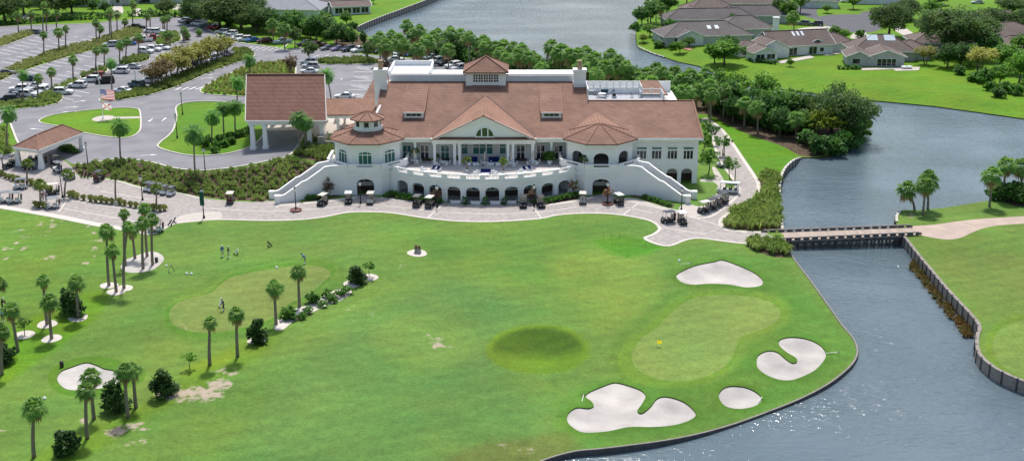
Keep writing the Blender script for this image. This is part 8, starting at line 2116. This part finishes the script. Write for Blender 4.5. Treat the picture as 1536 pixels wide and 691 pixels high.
# right edge houses
h = empty('house', (0, 0, 0)); tag(h, 'brown roofed houses glimpsed behind the big oaks at the right edge', 'house'); volume(h, 1505, 62, 18, 12, 20, 2.8, 3.0, 'hip', M_SHING2, M_HWALL); volume(h, 1498, 42, 16, 11, -15, 2.8, 3.0, 'hip', M_SHING2, M_HWALL); volume(h, 1520, 82, 15, 10, 25, 2.8, 2.8, 'hip', M_SHING2, M_HWALL)
h = empty('house', (0, 0, 0)); tag(h, 'brown roofed house hidden under the widest oak on the right', 'house'); volume(h, 1415, 74, 20, 11, -5, 2.8, 2.8, 'hip', M_SHING2, M_HWALL2)
h = empty('house', (0, 0, 0)); tag(h, 'pale house at the top edge left of the white SUV', 'house'); volume(h, 1228, 10, 13, 10, -10, 2.8, 2.8, 'hip', M_SHING, M_HWALL); 
h = empty('house', (0, 0, 0)); tag(h, 'blue grey roofed house at the top edge right of the white SUV', 'house'); volume(h, 1318, 4, 20, 11, -5, 3, 2.8, 'hip', M_SHING4, M_HWALL)
# top middle house with pergola
h = empty('house', (0, 0, 0)); tag(h, 'house with large pale grey roof, white gable and glazed lanai by the lake', 'house')
volume(h, 420, 22, 32, 16, -6, 3.0, 3.4, 'hip', M_SHING4, M_HWALL); Mb, wb, rb_ = volume(h, 492, 12, 22, 13, 8, 3.0, 3.4, 'gable', M_SHING2, M_HWALL)
Mc, wc, rc_ = volume(h, 525, 20, 13, 8, 18, 3.0, 1.4, 'gable', M_SHING2, M_HWALL)
for k in range(4): hwin(wc, Matrix.Identity(4), 13, 8, 'front', -4.6 + k * 3.05, .5, 2.7, 2.0)
for k in range(2): hwin(wc, Matrix.Identity(4), 13, 8, 'right', -2 + k * 3.4, .5, 2.6, 2.0)
# top left houses
for px, py, w, l, wm in ((42, 8, 14, 'pale house behind the oaks at the top left', M_HWALL), (132, 8, 18, 'grey house with white windows at the top left', M_HWALL), (172, 6, 14, 'taupe house with a pale garage drive at the top left', M_HWALL2), (232, 3, 22, 'low dark roofed house at the top behind the parking palms', M_HWALL2)):
    h = empty('house', (0, 0, 0)); tag(h, l, 'house'); Ma, wa, ra_ = volume(h, px, py, w, 9, 0, 3.2, 2.6, 'hip', M_SHING3, wm)
    for off in (-w * .28, w * .2): hwin(wa, Matrix.Identity(4), w, 9, 'front', off, .8, 1.6, 1.4)
# trees round the houses
for k, x, y, s, l, sz in [('oak', 1333, 56, .95, 'tall dark oak behind the solar house', 1.1), ('oak', 1432, 84, 1.35, 'widest oak standing right of the solar house', 1.0), ('oak', 1462, 66, 1.0, 'oak merging with the right side of the widest oak', 1.0), ('oak', 1402, 64, .95, 'oak merging with the left side of the widest oak', 1.0), ('oak', 1518, 22, .85, 'spreading dark tree at the top right corner', .8), ('dark', 1420, 102, 1.0, 'dark evergreen below the widest oak', .9), ('dark', 1440, 100, .95, 'second dark evergreen below the widest oak', .9),
    ('myrtle', 1468, 110, 1.35, 'tan crowned spreading tree at the right lawn edge', 1.0), ('myrtle', 1388, 97, .95, 'yellow green small tree right of the solar house porch', 1.0), ('broad', 1498, 104, .95, 'bright green tree right of the tan crowned tree', 1.0), ('broad', 1500, 128, .8, 'green tree at the right edge above the shore', .9), ('broad', 1528, 125, 1.0, 'large tree cut by the right edge above the shore', 1.1), ('broad', 1530, 90, .9, 'tree at the right edge beside the roofs', 1.1), ('darkbush', 1478, 124, 1.3, 'blue green bush below the tan crowned tree', 1.0), ('darkbush', 1462, 122, .9, 'low bush at the left end of the right shore planting', 1.0), ('bush', 1508, 138, 1.2, 'bush right above the far shore at the right', 1.0), ('bush', 1485, 136, 1.0, 'light bush below the right planting', 1.0),
    ('broad', 1086, 98, 1.3, 'round deep green tree on the lake lawn left of the white house', .75), ('broad', 1072, 96, .9, 'light green tree left of the round deep green one', .8), ('broad', 975, 55, .75, 'compact round tree on the lawn tip', .7), ('yellow', 965, 64, .45, 'yellow green bush at the lake wall tip', .8), ('bush', 987, 72, 1.0, 'bush on the lawn tip right of the wall', 1.0), ('bush', 1004, 44, 1.3, 'silver green bush left of the skylight house', 1.1), ('yellow', 1014, 36, .6, 'yellow green tree left of the dark roofed house', 1.0), ('broad', 1000, 68, .5, 'small tree before the orange patio', 1.0), ('broad', 1034, 71, .55, 'bushy tree beside the orange patio', .8),
    ('dark', 962, 40, 1.0, 'dark tree at the lake shore at the top', .9), ('dark', 976, 36, 1.0, 'dark tree behind the tall shore palm', 1.0), ('dark', 1000, 26, 1.2, 'dark tree right of the shore palms', 1.0), ('dark', 1030, 8, 1.2, 'dark tree at the top edge above the brown roofs', .9), ('broad', 1118, 28, .9, 'bushy tree between the brown roofs', .7), ('broad', 1135, 26, .6, 'smaller bushy tree right of the one between brown roofs', .7), ('broad', 1180, 34, .95, 'leafy tree behind the silver palm', 1.1), ('dark', 1165, 26, .9, 'dark tree left of the leafy one behind the silver palm', 1.0), ('broad', 1200, 20, .9, 'tall tree at the top edge above the grey SUV', 1.2), ('bush', 1290, 56, 1.0, 'bush at the cul-de-sac by the solar house', 1.0), ('bush', 1150, 55, 1.2, 'bush between the skylight house and the silver palm', 1.0),
    ('broad', 1020, 80, .55, 'small tree at the lake bank below the orange patio', .9), ('bush', 1010, 74, .9, 'bush at the lake bank left of the orange patio', 1), ('dark', 1092, 84, .9, 'dark tree behind the round deep green tree', .9), ('broad', 1250, 60, .6, 'tree between the white house and the cul-de-sac', 1), ('broad', 1278, 92, .4, 'small tree at the left corner of the solar house', 1), ('dark', 1150, 8, 1.0, 'dark tree at the top edge between brown roofs', 1), ('broad', 1280, 14, .7, 'tree at the top edge by the cul-de-sac entrance', 1), ('oak', 1360, 30, .75, 'oak right of the cul-de-sac', 1), ('dark', 1480, 92, 1.1, 'dark tree below the right edge roofs', 1), ('broad', 1455, 98, .8, 'green tree under the widest oak, right side', 1), ('broad', 1512, 110, 1.0, 'leafy tree between shore planting and roofs at the right', 1), ('dark', 1545, 118, 1.1, 'dark tree just cut by the right edge', 1), ('darkbush', 1440, 112, .9, 'dark bush at the lawn edge below the evergreens', 1), ('bush', 1525, 142, 1.2, 'bush nearest the shore at the right edge', 1), ('darkbush', 1498, 146, .9, 'low dark bush on the far right shore', 1), ('broad', 1185, 100, .3, 'tiny shrub tree at the white house patio', 1),
    ('oak', 1478, 50, .8, 'oak among the roofs at the right edge', 1.0), ('broad', 1395, 28, .9, 'green tree by the curved road at the top right', 1.0), ('oak', 1530, 52, .8, 'dark oak cut by the right edge among roofs', 1.0), ('broad', 1340, 4, .8, 'tree at the top edge right of the blue grey roof', 1.0), ('oak', 1062, -2, .8, 'oak at the top edge left of the brown roofs', 1.0), ('broad', 1266, 62, .5, 'small tree between the two lake lawn houses', 1.0), ('dark', 1098, 44, .7, 'evergreen between the dark roof and the skylight house', 1.0),
    ('darkbush', 952, 46, 1.0, 'dark bush hanging over the lake wall', 1.0), ('broad', 1240, 20, .5, 'small tree by the top pale house', .8), ('oak', 1405, 8, .6, 'small oak at the top edge by the curved road', .7), ('broad', 528, 16, .5, 'small tree beside the glazed lanai', 1.0), ('bush', 520, 30, .8, 'bush before the glazed lanai', 1.0), ('dark', 560, 6, .5, 'small tree on the lake lawn at the top', 1.0), ('broad', 60, 14, .7, 'green tree before the pale house at the top left', 1.0), ('broad', 143, 13, .65, 'tree before the grey house at the top left', 1.0), ('broad', 190, 6, .6, 'tree at the top edge by the taupe house', 1.0)]:
    tree(k, G(x, y), s, l, None, 'bush' if 'bush' in k else 'tree', sz=sz)
palm_px((993, 44), (992, 4), 'tall pale trunk palm on the lake shore by the houses', size=1.2); palm_px((972, 34), (972, -2), 'palm left of the tall pale trunk palm', size=1.1); palm_px((984, 32), (983, -3), 'palm behind the tall pale trunk palm', size=1.1); palm_px((1191, 50), (1190, 16), 'silver fan palm beside the grey SUV', size=1.5)
# ------------------------------------------------------------------ light, sky, camera
SUN_EL, SUN_AZ = R(59), R(1)      # azimuth from +Y towards +X
w = bpy.data.worlds.new('World'); scene.world = w; w.use_nodes = True
N, L = w.node_tree.nodes, w.node_tree.links
sky = N.new('ShaderNodeTexSky'); sky.sky_type = 'NISHITA'; sky.sun_disc = False
sky.sun_elevation = SUN_EL; sky.sun_rotation = SUN_AZ; sky.altitude = 30; sky.air_density = 1.2; sky.dust_density = 2.5; sky.ozone_density = 1.0
L.new(sky.outputs['Color'], N['Background'].inputs['Color']); N['Background'].inputs['Strength'].default_value = .15
sl = bpy.data.lights.new('sun', 'SUN'); sl.energy = 4.0; sl.angle = R(6.0); sl.color = (1, .965, .91)
so = bpy.data.objects.new('sun', sl); COL.objects.link(so)
sd = Vector((math.sin(SUN_AZ) * math.cos(SUN_EL), math.cos(SUN_AZ) * math.cos(SUN_EL), math.sin(SUN_EL)))
so.rotation_euler = sd.to_track_quat('Z', 'Y').to_euler(); so.location = sd * 300
cam = bpy.data.cameras.new('camera'); cam.sensor_width = 36; cam.lens = 36 * FPX / 1536; cam.clip_end = 6000; cam.clip_start = 1
co = bpy.data.objects.new('camera', cam); COL.objects.link(co); co.location = (0, 0, HC); co.rotation_euler = (math.pi / 2 - TH, 0, 0)
scene.camera = co
scene.view_settings.view_transform = 'Standard'; scene.view_settings.look = 'None'; scene.view_settings.exposure = 0
scene.render.engine = 'CYCLES'
scene.cycles.max_bounces = 6; scene.cycles.use_denoising = True; scene.cycles.denoising_prefilter = 'NONE'; scene.cycles.use_adaptive_sampling = False
